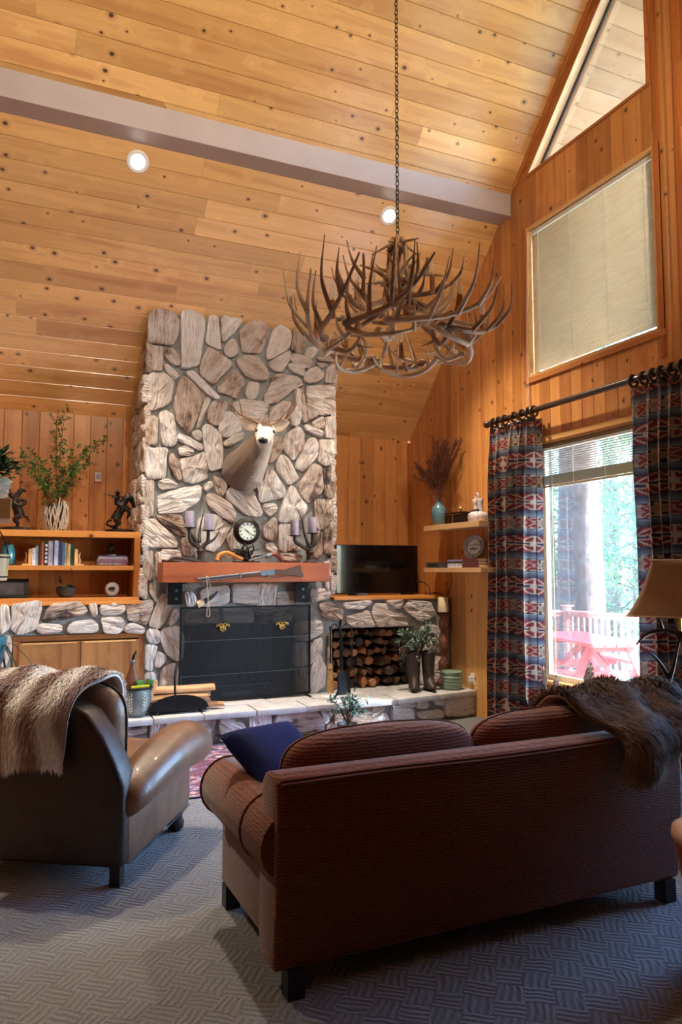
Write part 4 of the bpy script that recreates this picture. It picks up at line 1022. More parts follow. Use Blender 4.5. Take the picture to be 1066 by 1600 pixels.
# cowboy boots with dusty miller foliage
M['boot'] = simple('worn_boot_leather', c3(60, 46, 44), .5, var=.5, scale=14, bmp=.35, bscale=60)
def boot(loc, rz, label):
    b = empty('cowboy_boot', loc, rz, label, 'boot', 'cowboy boots on the hearth')
    secs = []
    k = MB(); n = 16
    # rings up the shaft: (z, cx, rx, ry)
    rings = [(.022, .055, .130, .047), (.05, .052, .128, .050), (.085, .03, .105, .049), (.12, .0, .068, .047), (.16, -.012, .055, .047), (.22, -.012, .058, .052), (.30, -.010, .066, .058), (.37, -.010, .070, .061), (.40, -.010, .072, .062)]
    for z, cx, rx, ry in rings:
        for i in range(n):
            a = 2 * pi * i / n; taper = 1.0
            x = cos(a); y = sin(a)
            if z < .1 and x > 0: taper = 1 - .45 * x ** 3
            dip = .03 * cos(2 * a) if z > .39 else 0
            k.v.append((cx + rx * x * (1.0 if z < .1 else 1.22), ry * 1.28 * y * taper, z + dip))
    m_ = len(rings)
    k.f = [(r * n + i, r * n + (i + 1) % n, (r + 1) * n + (i + 1) % n, (r + 1) * n + i) for r in range(m_ - 1) for i in range(n)] + [tuple(range(n))]
    me = modmesh(k.mesh('upper', smooth=True), [('SUBSURF', dict(levels=1)), ('SOLIDIFY', dict(thickness=.004))]); me.shade_smooth()
    link_mesh('upper', me, M['boot'], b)
    MB().cbox(-.078, -.008, -.034, .034, 0, .028, .005).build('heel', M['black'], b, local=True)
    MB().prism([(-.08, -.04), (.06, -.046), (.13, -.034), (.178, -.008), (.178, .008), (.13, .034), (.06, .046), (-.08, .04)], .018, .028).build('sole', M['black'], b, local=True)
    for s_ in (-1, 1): MB().tube([(-.02 + .01, s_ * .078, .39), (-.01, s_ * .086, .43), (.01, s_ * .080, .395)], .005, 5).build('pull_strap', M['boot'], b, smooth=True, local=True)
    return b
boot((4.07, 7.17, HZ), radians(-118), 'worn dark cowboy boot on the hearth, the one nearer the firebox')
boot((4.235, 7.14, HZ), radians(-100), 'worn dark cowboy boot on the hearth, the one nearer the green pot')
M['sage'] = simple('dusty_sage_leaf', c3(112, 136, 122), .7, var=.4, scale=40)
M['stem'] = simple('brown_stem', c3(92, 68, 46), .8, var=.3)
rf = random.Random(31)
def bouquet(name, label, cat, base, n, spread, h, leafL, leafW, nleaf, mat, droop=.4, dirs=None, stem_r=.003):
    o = empty(name, base, label=label, cat=cat)
    st = MB(); lf = MB(); B = Vector(base)
    for i in range(n):
        a = rf.uniform(0, 6.283); q = sqrt(rf.random())
        tip = B + Vector((spread[0] * q * cos(a), spread[1] * q * sin(a), h * rf.uniform(.45, 1)))
        mid = B + (tip - B) * .55 + Vector((0, 0, h * .12)); tip.z -= droop * h * q * rf.random()
        path = spline([B + Vector((rf.uniform(-.012, .012), rf.uniform(-.012, .012), 0)), mid, tip], 5)
        st.tube(path, [stem_r] * (len(path) - 1) + [stem_r * .4], 4, cap=False)
        for j in range(nleaf):
            p = path[rf.randint(len(path) // 3, len(path) - 1)]
            p = p + rdir(rf) * .01
            leaf_quads(lf, p, rdir(rf) + Vector((0, 0, .3)), leafL * rf.uniform(.6, 1.2), leafW * rf.uniform(.6, 1.2))
    st.build('stems', M['stem'], o)
    f_ = lf.build('foliage', mat, o); f_['kind'] = 'stuff'
    return o
bouquet('foliage_bunch', 'bunch of dusty green foliage spilling out of the cowboy boots', 'foliage', (4.13, 7.16, HZ + .36), 46, (.26, .16), .40, .042, .012, 26, M['sage'], .9)

# green crock, carved candle stand, socket
M['crock'] = simple('green_glaze', c3(126, 150, 128), .35, var=.18, scale=8, coat=.3)
cr_ = empty('crock', (4.52, 7.12, HZ), label='squat green glazed crock with ridged rings and a lid, on the hearth by the wall', cat='pot')
MB().lathe([(.001, 0), (.10, 0), (.112, .01), (.118, .03), (.114, .05), (.122, .06), (.116, .085), (.124, .095), (.118, .12), (.124, .13), (.116, .15), (.11, .152), (.105, .15), (.10, .03), (.001, .03)], 32).build('body', M['crock'], cr_, smooth=50, local=True)
MB().lathe([(.001, .1525), (.118, .1525), (.122, .165), (.122, .188), (.11, .198), (.001, .203)], 32).build('lid', M['crock'], cr_, smooth=50, local=True)
cs = empty('candle_stand', (4.545, 7.32, HZ), label='tall carved red-brown wooden candle stand in the hearth corner', cat='candle stand')
M['carved'] = simple('distressed_red_wood', c3(112, 62, 46), .6, var=.55, scale=16, bmp=.5, bscale=40)
P_ = [(.001, 0), (.09, 0), (.09, .04), (.07, .06), (.05, .09), (.04, .14), (.06, .2), (.065, .26), (.035, .31), (.03, .36), (.05, .40), (.06, .46), (.055, .52), (.03, .56), (.03, .62), (.05, .65), (.058, .70), (.04, .75), (.035, .77), (.07, .80), (.075, .815), (.001, .815)]
MB().lathe(P_, 20, (4.545, 7.32, HZ), mod=lambda a, z: 1 + .08 * sin(a * 5 + z * 30)).build('turned_post', M['carved'], cs, smooth=40)
MB().lathe([(.001, .816), (.075, .816), (.082, .83), (.001, .83)], 20, (4.545, 7.32, HZ)).build('drip_pan', M['iron'], cs, smooth=40)
def candle(loc, r, h, col, label, group=None):
    o = empty('pillar_candle', loc, label=label, cat='candle', group=group)
    MB().lathe([(.001, 0), (r * .98, 0), (r, .006), (r, h - .006), (r * .94, h), (r * .8, h - .004), (r * .3, h - .008), (.001, h - .008)], 22, mod=lambda a, z: 1 + .02 * sin(a * 3 + z * 40)).build('wax', col, o, smooth=40, local=True)
    MB().tube([(0, 0, h - .008), (.001, 0, h + .006)], .0018, 5).build('wick', M['black'], o, local=True)
    return o
M['wax'] = simple('cream_wax', c3(232, 214, 176), .5, var=.08)
M['waxlav'] = simple('lavender_grey_wax', c3(164, 156, 182), .55, var=.16, scale=25, bmp=.3)
candle((4.545, 7.32, HZ + .831), .058, .17, M['wax'], 'cream pillar candle on the tall carved stand')
so_ = empty('wall_socket', (R - .002, 7.02, .37), label='white plug adapter on the gable wall beside the crock', cat='socket')
MB().cbox(R - .010, R - .0015, 6.98, 7.06, .34, .46, .002).build('plate', M['white'], so_)
MB().cbox(R - .05, R - .0105, 6.995, 7.045, .37, .43, .006).build('plug', M['white'], so_)

# small bushy plant on the floor in front of the hearth
M['blueleaf'] = simple('grey_green_leaf', c3(84, 118, 112), .6, var=.35, scale=40)
o = bouquet('leafy_plant', 'small grey-green leafy plant in front of the hearth stones', 'plant', (3.0, 6.58, .12), 22, (.22, .16), .34, .05, .015, 14, M['blueleaf'], .3)
MB().lathe([(.001, 0), (.07, 0), (.085, .02), (.10, .12), (.105, .13), (.095, .13), (.085, .10), (.001, .10)], 20, (3.0, 6.58, .012)).build('pot', M['galv'], o, smooth=45)

# =================================================================== THINGS ON THE MANTEL
MZ = 1.6775
M['glassface'] = simple('clock_dial', c3(214, 226, 218), .35, var=.04)
def candelabra(loc, label, cups, spikes):
    o = empty('antler_candelabra', loc, label=label, cat='candelabra')
    L = Vector(loc)
    MB().lathe([(.001, 0), (.075, 0), (.078, .008), (.06, .02), (.042, .03), (.036, .07), (.042, .10), (.048, .115), (.04, .12), (.03, .13), (.026, .16), (.001, .16)], 18).build('pedestal', M['antlerdark'], o, smooth=45, local=True)
    for (x, y, z) in cups:
        k = MB()
        k.tube(spline([(0, 0, .13), (x * .45, y * .5, .17), (x * .95, y, .22), (x, y, z - .008)], 6), [.026, .025, .024, .024, .023, .023, .022, .022, .021, .021, .02, .02, .019, .019, .018, .018, .018, .018, .018][:19], 9)
        a = k.build('arm', M['antlerdark'], o, smooth=True, local=True)
        MB().lathe([(.001, z - .012), (.03, z - .01), (.062, z - .004), (.066, z + .002), (.001, z)], 18, (x, y, 0)).build('cup', M['iron'], a, smooth=40, local=True)
    for sp_ in spikes:
        p = spline(sp_, 6); n = len(p)
        MB().tube(p, [.017 * (1 - i / (n - 1)) + .002 for i in range(n)], 7).build('tine', M['antlerdark'], o, smooth=True, local=True)
    return o
candelabra((1.735, 7.31, MZ), 'dark antler candelabra holding two lavender candles left of the clock', [(-.118, 0, .345), (.062, -.03, .32)],
           [[(-.05, 0, .2), (-.13, .05, .34), (-.19, .06, .5)], [(-.02, 0, .2), (.0, .06, .35), (.05, .08, .56)], [(.04, 0, .18), (.14, .02, .24), (.19, .02, .34)]])
candle((1.617, 7.31, MZ + .3485), .046, .16, M['waxlav'], 'lavender candle on the higher left arm of the candelabra left of the clock', 'mantel candles')
candle((1.797, 7.28, MZ + .3235), .044, .16, M['waxlav'], 'lavender candle on the lower right arm of the candelabra left of the clock', 'mantel candles')
candelabra((2.90, 7.31, MZ), 'dark antler candelabra holding two lavender candles right of the clock', [(-.185, -.03, .285), (.028, 0, .315)],
           [[(-.02, 0, .18), (-.05, .06, .35), (-.06, .08, .45), (-.13, .08, .60)], [(.03, 0, .17), (.12, .02, .26), (.13, .03, .36)], [(-.01, -.03, .17), (-.06, -.04, .25), (-.07, -.03, .33)]])
candle((2.715, 7.28, MZ + .2885), .044, .16, M['waxlav'], 'lavender candle on the lower left arm of the candelabra right of the clock', 'mantel candles')
candle((2.928, 7.31, MZ + .3185), .046, .165, M['waxlav'], 'lavender candle on the higher right arm of the candelabra right of the clock', 'mantel candles')

ck = empty('mantel_clock', (2.21, 7.33, MZ), label='round bronze clock on a tangle of cast antlers at the mantel centre', cat='clock')
CZ = .322
k = MB(); n = 36
prof = [(.092, -.030), (.098, -.036), (.112, -.032), (.128, -.016), (.138, -.01), (.140, .02), (.13, .035), (.0, .035)]
for r, h in prof:
    for i in range(n): k.v.append((r * cos(2 * pi * i / n), h, CZ + r * sin(2 * pi * i / n)))
k.f = [(a * n + i, a * n + (i + 1) % n, (a + 1) * n + (i + 1) % n, (a + 1) * n + i) for a in range(len(prof) - 1) for i in range(n)]
k.build('case', M['bronze'], ck, smooth=40, local=True)
k = MB(); k.v = [(.0, -.024, CZ)] + [(.097 * cos(2 * pi * i / n), -.024, CZ + .097 * sin(2 * pi * i / n)) for i in range(n)]
k.v += [(p[0], -.018, p[2]) for p in k.v]
k.f = [(0, 1 + i, 1 + (i + 1) % n) for i in range(n)] + [(n + 1, n + 2 + (i + 1) % n, n + 2 + i) for i in range(n)] + [(1 + i, 1 + (i + 1) % n, n + 2 + (i + 1) % n, n + 2 + i) for i in range(n)]
dial = k.build('dial', M['glassface'], ck, local=True)
for i in range(12):
    a = 2 * pi * i / 12; c_, s_ = cos(a), sin(a); w = .0042 if i % 3 else .006
    k = MB(); r0, r1 = .066, .086
    pts = [(r0, -w), (r1, -w), (r1, w), (r0, w)]
    k.prism([(p * c_ - q * s_, CZ + p * s_ + q * c_) for p, q in pts], -.0262, -.0242, 'xz'); k.build('hour_mark', M['black'], dial, local=True)
for ang, L, w in ((141, .045, .006), (-38, .074, .004)):
    a = radians(ang); c_, s_ = cos(a), sin(a)
    MB().prism([(p * c_ - q * s_, CZ + p * s_ + q * c_) for p, q in ((-.012, -w), (L, -w * .3), (L, w * .3), (-.012, w))], -.029, -.027, 'xz').build('hand', M['black'], dial, local=True)
rc = random.Random(12)
for i in range(15):
    a = rc.uniform(-1.3, 1.3)
    p0 = Vector((rc.uniform(-.05, .05), rc.uniform(-.02, .04), .012)); p2 = Vector((.19 * sin(a), rc.uniform(-.05, .06), .03 + .19 * cos(a) * rc.uniform(.5, 1)))
    p1 = (p0 + p2) / 2 + Vector((rc.uniform(-.06, .06), rc.uniform(-.04, .04), .03))
    q = spline([p0, p1, p2], 5); MB().tube(q, [.013 - .009 * j / (len(q) - 1) for j in range(len(q))], 7).build('antler', M['bronze'], ck, smooth=True, local=True)
MB().cbox(-.13, .13, -.05, .06, 0, .014, .004).build('base', M['bronze'], ck, local=True)

# lever rifle hung on the front of the mantel
M['walnut'] = wood('walnut_stock', c3(84, 54, 40), 'x', knots=False, rough=.4)
rfle = empty('lever_rifle', (2.28, 7.148, 1.58), label='old lever-action rifle hung across the front of the mantel', cat='rifle')
rfle.rotation_euler = (0, radians(-6.0), 0)
MB().tube([(-.62, 0, .0), (.16, 0, .0)], .0115, 10).build('barrel', M['steel'], rfle, smooth=40, local=True)
MB().tube([(-.60, 0, -.022), (-.18, 0, -.022)], .009, 10).build('magazine_tube', M['steel'], rfle, smooth=40, local=True)
MB().cbox(-.19, .02, -.014, .014, -.036, -.004, .006).build('forestock', M['walnut'], rfle, local=True)
MB().cbox(-.20, -.185, -.016, .016, -.036, .014, .003).build('barrel_band', M['steel'], rfle, local=True)
MB().cbox(.02, .17, -.014, .014, -.045, .014, .004).build('receiver', M['steel'], rfle, local=True)
MB().prism([(.17, .012), (.17, -.04), (.28, -.055), (.46, -.095), (.475, -.09), (.455, -.02), (.45, .028), (.27, -.006)], -.018, .018, 'xz').build('stock', M['walnut'], rfle, local=True)
MB().tube(spline([(.06, 0, -.045), (.09, 0, -.075), (.14, 0, -.075), (.16, 0, -.055), (.20, 0, -.075), (.26, 0, -.07)], 5), .0035, 6).build('lever', M['steel'], rfle, smooth=True, local=True)
for x in (-.4, .08): MB().tube([(x, .016, -.05), (x, -.02, -.052), (x, -.022, -.03)], .003, 5).build('hook', M['iron'], rfle, local=True)
MB().prism([(-.615, .011), (-.60, .011), (-.605, .022)], -.002, .002, 'xz').build('front_sight', M['steel'], rfle, local=True)
# powder horn on a cord, hung from the rifle
ph = empty('powder_horn', (1.79, 7.24, 1.36), label='dark powder horn with pale cap hanging by a cord under the mantel', cat='powder horn')
q = spline([(1.70, 7.22, 1.275), (1.76, 7.215, 1.30), (1.83, 7.215, 1.34), (1.885, 7.22, 1.395)], 5); n = len(q)
MB().tube(q, [.036 - .030 * (i / (n - 1)) ** .9 for i in range(n)], 12).build('horn', M['antlerdark'], ph, smooth=True)
MB().tube([(1.685, 7.222, 1.268), (1.745, 7.217, 1.295)], [.037, .034], 12).build('cap', M['wax'], ph, smooth=40)
M['cord'] = simple('pale_cord', c3(206, 188, 168), .8, var=.15)
MB().tube(spline([(1.72, 7.185, 1.30), (1.765, 7.15, 1.42), (1.745, 7.128, 1.53), (1.765, 7.135, 1.535), (1.79, 7.15, 1.46), (1.86, 7.185, 1.39)], 6), .0035, 5).build('cord', M['cord'], ph, smooth=True)
MB().tube(spline([(1.755, 7.15, 1.44), (1.775, 7.165, 1.30), (1.765, 7.165, 1.17), (1.785, 7.165, 1.155), (1.795, 7.165, 1.18), (1.78, 7.165, 1.30), (1.765, 7.15, 1.42)], 6), .003, 5).build('cord_loop', M['cord'], ph, smooth=True)
# pistols
fp1 = empty('flintlock_pistol', (2.08, 7.22, MZ), label='amber-stocked flintlock pistol lying left of centre on the mantel', cat='pistol')
M['amber'] = simple('amber_wood', c3(200, 136, 60), .35, var=.3, scale=20, coat=.3)
k = MB(); q = spline([(1.875, 7.23, MZ + .022), (1.90, 7.23, MZ + .075), (1.97, 7.225, MZ + .098), (2.04, 7.22, MZ + .075), (2.14, 7.21, MZ + .03)], 6); n = len(q)
k.tube(q, [.024, .024] + [.02] * (n - 3) + [.012], 9); k.build('stock', M['amber'], fp1, smooth=True)
MB().tube([(1.99, 7.215, MZ + .10), (2.19, 7.205, MZ + .03)], .010, 8).build('barrel', M['iron'], fp1, smooth=40)
MB().tube(spline([(1.95, 7.21, MZ + .075), (1.985, 7.21, MZ + .045), (2.02, 7.21, MZ + .06)], 4), .0035, 5).build('trigger_guard', M['brass'], fp1, smooth=True)
fp2 = empty('revolver', (2.42, 7.22, MZ), label='steel revolver with a red-brown grip lying right of the clock', cat='pistol')
MB().tube([(2.20, 7.215, MZ + .02), (2.40, 7.22, MZ + .075)], .011, 8).build('barrel', M['steel'], fp2, smooth=40)
MB().tube([(2.385, 7.22, MZ + .065), (2.44, 7.22, MZ + .08)], .024, 10).build('cylinder', M['steel'], fp2, smooth=40)
q = spline([(2.42, 7.22, MZ + .085), (2.48, 7.22, MZ + .085), (2.53, 7.22, MZ + .05), (2.555, 7.22, MZ + .02)], 5)
M['redgrip'] = simple('red_grip', c3(110, 44, 30), .35, var=.25, coat=.3)
MB().tube(q, [.018 + .004 * i / len(q) for i in range(len(q))], 9).build('grip', M['redgrip'], fp2, smooth=True)
MB().tube(spline([(2.42, 7.22, MZ + .055), (2.44, 7.22, MZ + .03), (2.47, 7.22, MZ + .035), (2.475, 7.22, MZ + .06)], 4), .003, 5).build('trigger_guard', M['steel'], fp2, smooth=True)
o = MB().tube(spline([(1.40, 7.22, MZ + .012), (1.44, 7.23, MZ + .04), (1.55, 7.24, MZ + .035), (1.66, 7.25, MZ + .012)], 5), [.006, .01, .013, .014, .015, .016, .017, .017, .017, .016, .015, .014, .012, .010, .009, .008], 8).build('hunting_horn', M['antlerdark'], smooth=True)
tag(o, 'thin dark curved horn lying at the left end of the mantel', 'horn')

# =================================================================== TELEVISION CORNER AND WALL SHELVES
LZ = 1.3055
tv = empty('television', (4.055, 8.02, LZ), label='black flat screen television on the ledge right of the chimney', cat='television')
MB().cbox(3.502, 4.608, 8.0, 8.05, 1.322, 1.905, .006).build('housing', M['black'], tv)
M['screen'] = simple('dark_screen', c3(8, 9, 11), .12, var=.1, coat=.6)
MB().box(3.512, 4.598, 7.998, 8.0005, 1.336, 1.896).build('screen', M['screen'], tv)
for x in (3.70, 4.40): MB().prism([(x - .09, 7.90), (x - .02, 8.02), (x + .02, 8.02), (x + .09, 7.90), (x + .075, 7.90), (x, 8.0), (x - .075, 7.90)], LZ, LZ + .018).build('foot', M['black'], tv)
o = boxthing('media_box', (.13, .1, .028), (3.74, 7.82, LZ), (0, 0, .05), M['steel'], 'small grey media box in front of the television', 'media box')
o = MB().tube(spline([(4.62, 8.10, 1.42), (4.68, 8.05, 1.46), (4.70, 7.9, 1.40), (4.66, 7.8, 1.32), (4.60, 7.7, 1.315)], 6), .006, 6).tube(spline([(4.55, 7.75, 1.315), (4.62, 7.55, 1.33), (4.68, 7.44, 1.25), (4.70, 7.42, 1.10), (4.715, 7.41, .9)], 6), .005, 6).tube(spline([(4.70, 7.4, 1.60), (4.715, 7.40, 1.5), (4.70, 7.42, 1.38), (4.66, 7.44, 1.20), (4.70, 7.41, 1.0)], 6), .004, 6).build('power_cables', M['black'], smooth=True)
tag(o, 'loose black cables hanging over the ledge beside the television', 'cables')

def wshelf(z, th, y0, y1, label):
    o = MB().cbox(4.435, R - .001, y0, y1, z - th, z, .003).build('floating_shelf', M['palewood_y'])
    return tag(o, label, 'shelf', 'pale floating shelves')
wshelf(2.118, .062, 6.43, 7.56, 'upper pale floating shelf on the gable wall holding the blue vase')
wshelf(1.628, .05, 6.41, 7.57, 'lower pale floating shelf on the gable wall holding books')
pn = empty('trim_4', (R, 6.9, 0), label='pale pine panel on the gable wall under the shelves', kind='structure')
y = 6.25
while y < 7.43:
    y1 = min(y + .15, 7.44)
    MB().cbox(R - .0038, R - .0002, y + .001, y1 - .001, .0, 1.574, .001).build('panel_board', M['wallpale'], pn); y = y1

M['blueglaze'] = simple('blue_glaze', c3(84, 124, 140), .3, var=.22, scale=7, coat=.4)
o = MB().lathe([(.001, 0), (.045, 0), (.062, .015), (.08, .07), (.088, .13), (.084, .19), (.068, .23), (.044, .25), (.038, .265), (.042, .285), (.048, .295), (.038, .292), (.032, .26), (.001, .25)], 28, (4.58, 7.45, 2.1185)).build('ceramic_vase', M['blueglaze'], smooth=50)
tag(o, 'blue glazed vase holding dried grass on the upper shelf', 'vase')
M['plume'] = simple('dried_plume', c3(112, 64, 48), .9, var=.35, scale=40)
dg = empty('dried_grass', (4.58, 7.45, 2.36), label='russet dried grass plumes fanning out of the blue vase', cat='dried grass')
rg = random.Random(17); st = MB(); pl_ = MB()
for i in range(56):
    side = rg.random()
    if side < .5: tipd = Vector((rg.uniform(-.12, .10), rg.uniform(.05, .52), rg.uniform(.30, .62)))
    else: tipd = Vector((rg.uniform(-.12, .10), rg.uniform(-.34, .0), rg.uniform(.46, .78)))
    b0 = Vector((4.58 + rg.uniform(-.02, .02), 7.45 + rg.uniform(-.02, .02), 2.37)); tp = b0 + tipd
    tp.x = min(tp.x, R - .03)
    md = b0 + tipd * .5 + Vector((0, 0, .08)); p = spline([b0, md, tp], 7); n = len(p)
    st.tube(p, .0022, 4, cap=False)
    for j in range(int(n * .35), n):
        for _ in range(15):
            q = p[j] + rdir(rg) * .008; d = (p[min(j + 1, n - 1)] - p[j - 1]).normalized() + rdir(rg) * .75
            e = q + d.normalized() * rg.uniform(.04, .095); e.x = min(e.x, R - .004)
            s_ = rdir(rg) * .0022
            pl_.add([q - s_, q + s_, e], [(0, 1, 2)])
st.build('stems', M['plume'], dg); f_ = pl_.build('plumes', M['plume'], dg); f_['kind'] = 'stuff'
jb = empty('trinket_box', (4.58, 7.0, 2.1185), label='black lidded box with brass knob and trim on the upper shelf', cat='box')
MB().cbox(4.48, 4.69, 6.84, 7.17, 2.1185, 2.215, .005).build('body', M['black'], jb)
l_ = MB().cbox(4.475, 4.695, 6.835, 7.175, 2.2155, 2.245, .008).build('lid', M['black'], jb)
MB().lathe([(.001, 2.245), (.012, 2.245), (.006, 2.255), (.008, 2.265), (.020, 2.275), (.022, 2.288), (.012, 2.305), (.001, 2.31)], 14, (4.585, 7.0, 0)).build('knob', M['brass'], l_, smooth=True)
MB().box(4.4775, 4.48, 6.99, 7.008, 2.1185, 2.2435).build('brass_strip', M['brass'], jb)
MB().box(4.4735, 4.4755, 6.835, 7.175, 2.2185, 2.224).build('brass_edge', M['brass'], jb)
fg = empty('boot_figurine', (4.56, 6.62, 2.1185), label='small grey and white boots figurine on a scalloped base, upper shelf', cat='figurine')
M['figw'] = simple('painted_resin', c3(190, 176, 176), .5, var=.35, scale=30, bmp=.2)
MB().lathe([(.001, 0), (.10, 0), (.105, .02), (.108, .05), (.10, .085), (.07, .105), (.001, .11)], 30, (4.56, 6.62, 2.1185), mod=lambda a, z: 1 + .06 * abs(sin(a * 4))).build('scalloped_base', M['figw'], fg, smooth=50)
for s_ in (-1, 1):
    k = MB(); y = 6.62 + s_ * .04
    k.lathe([(.001, .10), (.036, .10), (.036, .13), (.027, .16), (.030, .2), (.038, .24), (.034, .245), (.001, .235)], 14, (4.56, y, 2.1185)); k.build('boot_shaft', M['figw'], fg, smooth=50)
    MB().ball((4.535, y, 2.1185 + .12), .03, 10, 7, (1.5, .8, .7)).build('boot_toe', M['antlerdark'], fg, smooth=True)
MB().tube(spline([(4.56, 6.66, 2.355), (4.56, 6.67, 2.40), (4.56, 6.64, 2.425), (4.56, 6.62, 2.40), (4.56, 6.62, 2.36)], 5), .010, 7).build('rope_loop', M['figw'], fg, smooth=True)
# lower shelf
SZ = 1.6285
dp = empty('media_player', (4.58, 7.43, SZ), label='flat silver media player on the lower shelf beside the television', cat='media player')
MB().cbox(4.46, 4.70, 7.26, 7.55, SZ + .006, SZ + .062, .004).build('case', M['steel'], dp)
MB().box(4.4585, 4.4605, 7.37, 7.46, SZ + .018, SZ + .034).build('display', M['black'], dp)
for y in (7.28, 7.53): MB().box(4.47, 4.69, y - .01, y + .01, SZ, SZ + .006).build('foot', M['black'], dp)
def book(loc, sz, rz, cover, label, cat='book', group=None, axis='x', tilt=0):
    """lying or standing book: cover boards, spine and page block"""
    x, y, z = sz
    o = empty('book', loc, rz, label, cat, group)
    if axis == 'lie_y':      # spine faces -x, lying flat
        MB().cbox(0, x, 0, y, 0, .003, .001).build('cover', cover, o, local=True)
        MB().cbox(0, x, 0, y, z - .003, z, .001).build('cover', cover, o, local=True)
        MB().cbox(0, .003, 0, y, .003, z - .003, .001).build('spine', cover, o, local=True)
        MB().box(.004, x - .004, .004, y - .004, .0032, z - .0032).build('pages', M['wax'], o, local=True)
    elif axis == 'lie_x':    # spine faces -y
        MB().cbox(0, x, 0, y, 0, .003, .001).build('cover', cover, o, local=True)
        MB().cbox(0, x, 0, y, z - .003, z, .001).build('cover', cover, o, local=True)
        MB().cbox(0, x, 0, .003, .003, z - .003, .001).build('spine', cover, o, local=True)
        MB().box(.004, x - .004, .004, y - .004, .0032, z - .0032).build('pages', M['wax'], o, local=True)
    else:                    # standing, spine faces -y
        MB().cbox(0, .0025, 0, y, 0, z, .001).build('cover', cover, o, local=True)
        MB().cbox(x - .0025, x, 0, y, 0, z, .001).build('cover', cover, o, local=True)
        MB().cbox(.0025, x - .0025, 0, .003, 0, z, .001).build('spine', cover, o, local=True)
        MB().box(.003, x - .003, .0035, y - .004, .003, z - .004).build('pages', M['wax'], o, local=True)
        if tilt: o.rotation_euler = (0, tilt, rz)
    return o
bc = {}
def cover(name, rgb, var=.12): 
    if name not in bc: bc[name] = simple('cover_' + name, c3(*rgb), .5, var=var, scale=30)
    return bc[name]
def blank_row(items, x0, y0, z0, axis):
    pass
z = SZ
for h, nm, rgb, lb in ((.022, 'white', (206, 206, 222), 'white and blue cased disc at the bottom of the stack beside the media player'), (.024, 'paleblue', (180, 186, 214), 'pale blue cased disc in the middle of the stack on the lower shelf'), (.022, 'brownblk', (64, 50, 48), 'dark brown cased disc second from the top of the stack on the lower shelf'), (.018, 'lilac', (140, 136, 180), 'lilac cased disc on top of the stack on the lower shelf')):
    book((4.475, 6.82, z), (.16, .29, h), 0, cover(nm, rgb, .3), lb, 'disc case', 'disc cases on the lower shelf', 'lie_y'); z += h + .0003
z = SZ
for i, (h, lb) in enumerate(((.034, 'bottom'), (.032, 'middle'), (.030, 'top'))):
    book((4.455, 6.47 + .01 * i, z), (.2, .31 - .015 * i, h), 0, cover('maroon', (96, 50, 52)), 'maroon hardback at the %s of the stack by the curtain' % lb, 'book', 'maroon books on the lower shelf', 'lie_y'); z += h + .0003
zt = z
M['pewter'] = simple('pewter', c3(150, 158, 164), .38, .8, var=.2, scale=12)
pt = empty('pewter_plate', (4.60, 6.80, zt), label='round pewter plate with engraved scene propped on the lower shelf books', cat='plate')
k = MB(); n = 36
prof = [(0, .0), (.085, .0), (.088, -.006), (.095, -.012), (.13, -.016), (.135, -.012), (.13, -.006), (.09, .006), (0, .008)]
for r, h in prof:
    for i in range(n):
        a = 2 * pi * i / n; k.v.append((h + 0, r * cos(a), .135 + r * sin(a)))
k.f = [(a * n + i, a * n + (i + 1) % n, (a + 1) * n + (i + 1) % n, (a + 1) * n + i) for a in range(len(prof) - 1) for i in range(n)]
me = k.mesh('plate', smooth=40); o = link_mesh('dish', me, M['pewter'], pt); o.rotation_euler = (0, radians(14), radians(24))
M['relief'] = simple('pale_engraving', c3(206, 212, 220), .45, .4, var=.3, scale=40)
k = MB(); k.v = [(-.0015, .083 * cos(2 * pi * i / 28), .135 + .083 * sin(2 * pi * i / 28)) for i in range(28)] + [(.0, .083 * cos(2 * pi * i / 28), .135 + .083 * sin(2 * pi * i / 28)) for i in range(28)]
k.f = [tuple(range(28)), tuple(range(28, 56))[::-1]] + [(i, (i + 1) % 28, 28 + (i + 1) % 28, 28 + i) for i in range(28)]
e1 = link_mesh('engraved_disc', k.mesh('d'), M['relief'], o)
k = MB()
k.tube(spline([(-.003, -.075, .15), (-.003, -.02, .158), (-.003, .03, .15), (-.003, .075, .158)], 5), .004, 5)
for yv, s_ in ((-.03, 1), (.01, 1.3), (.035, .8)):
    k.ball((-.003, yv, .115), .014 * s_, 8, 5, (.3, 1.3, .7)); k.tube([(-.003, yv - .01, .112), (-.003, yv - .012, .092)], .003, 4); k.tube([(-.003, yv + .012, .112), (-.003, yv + .013, .092)], .003, 4)
link_mesh('engraved_scene', k.mesh('s'), M['steel'], o)
MB().tube(spline([(.03, -.04, 0), (.0, -.04, .01), (-.02, -.04, .015), (-.025, -.04, .04)], 4), .003, 5).tube(spline([(.03, .04, 0), (.0, .04, .01), (-.02, .04, .015), (-.025, .04, .04)], 4), .003, 5).build('easel', M['iron'], pt, local=True)

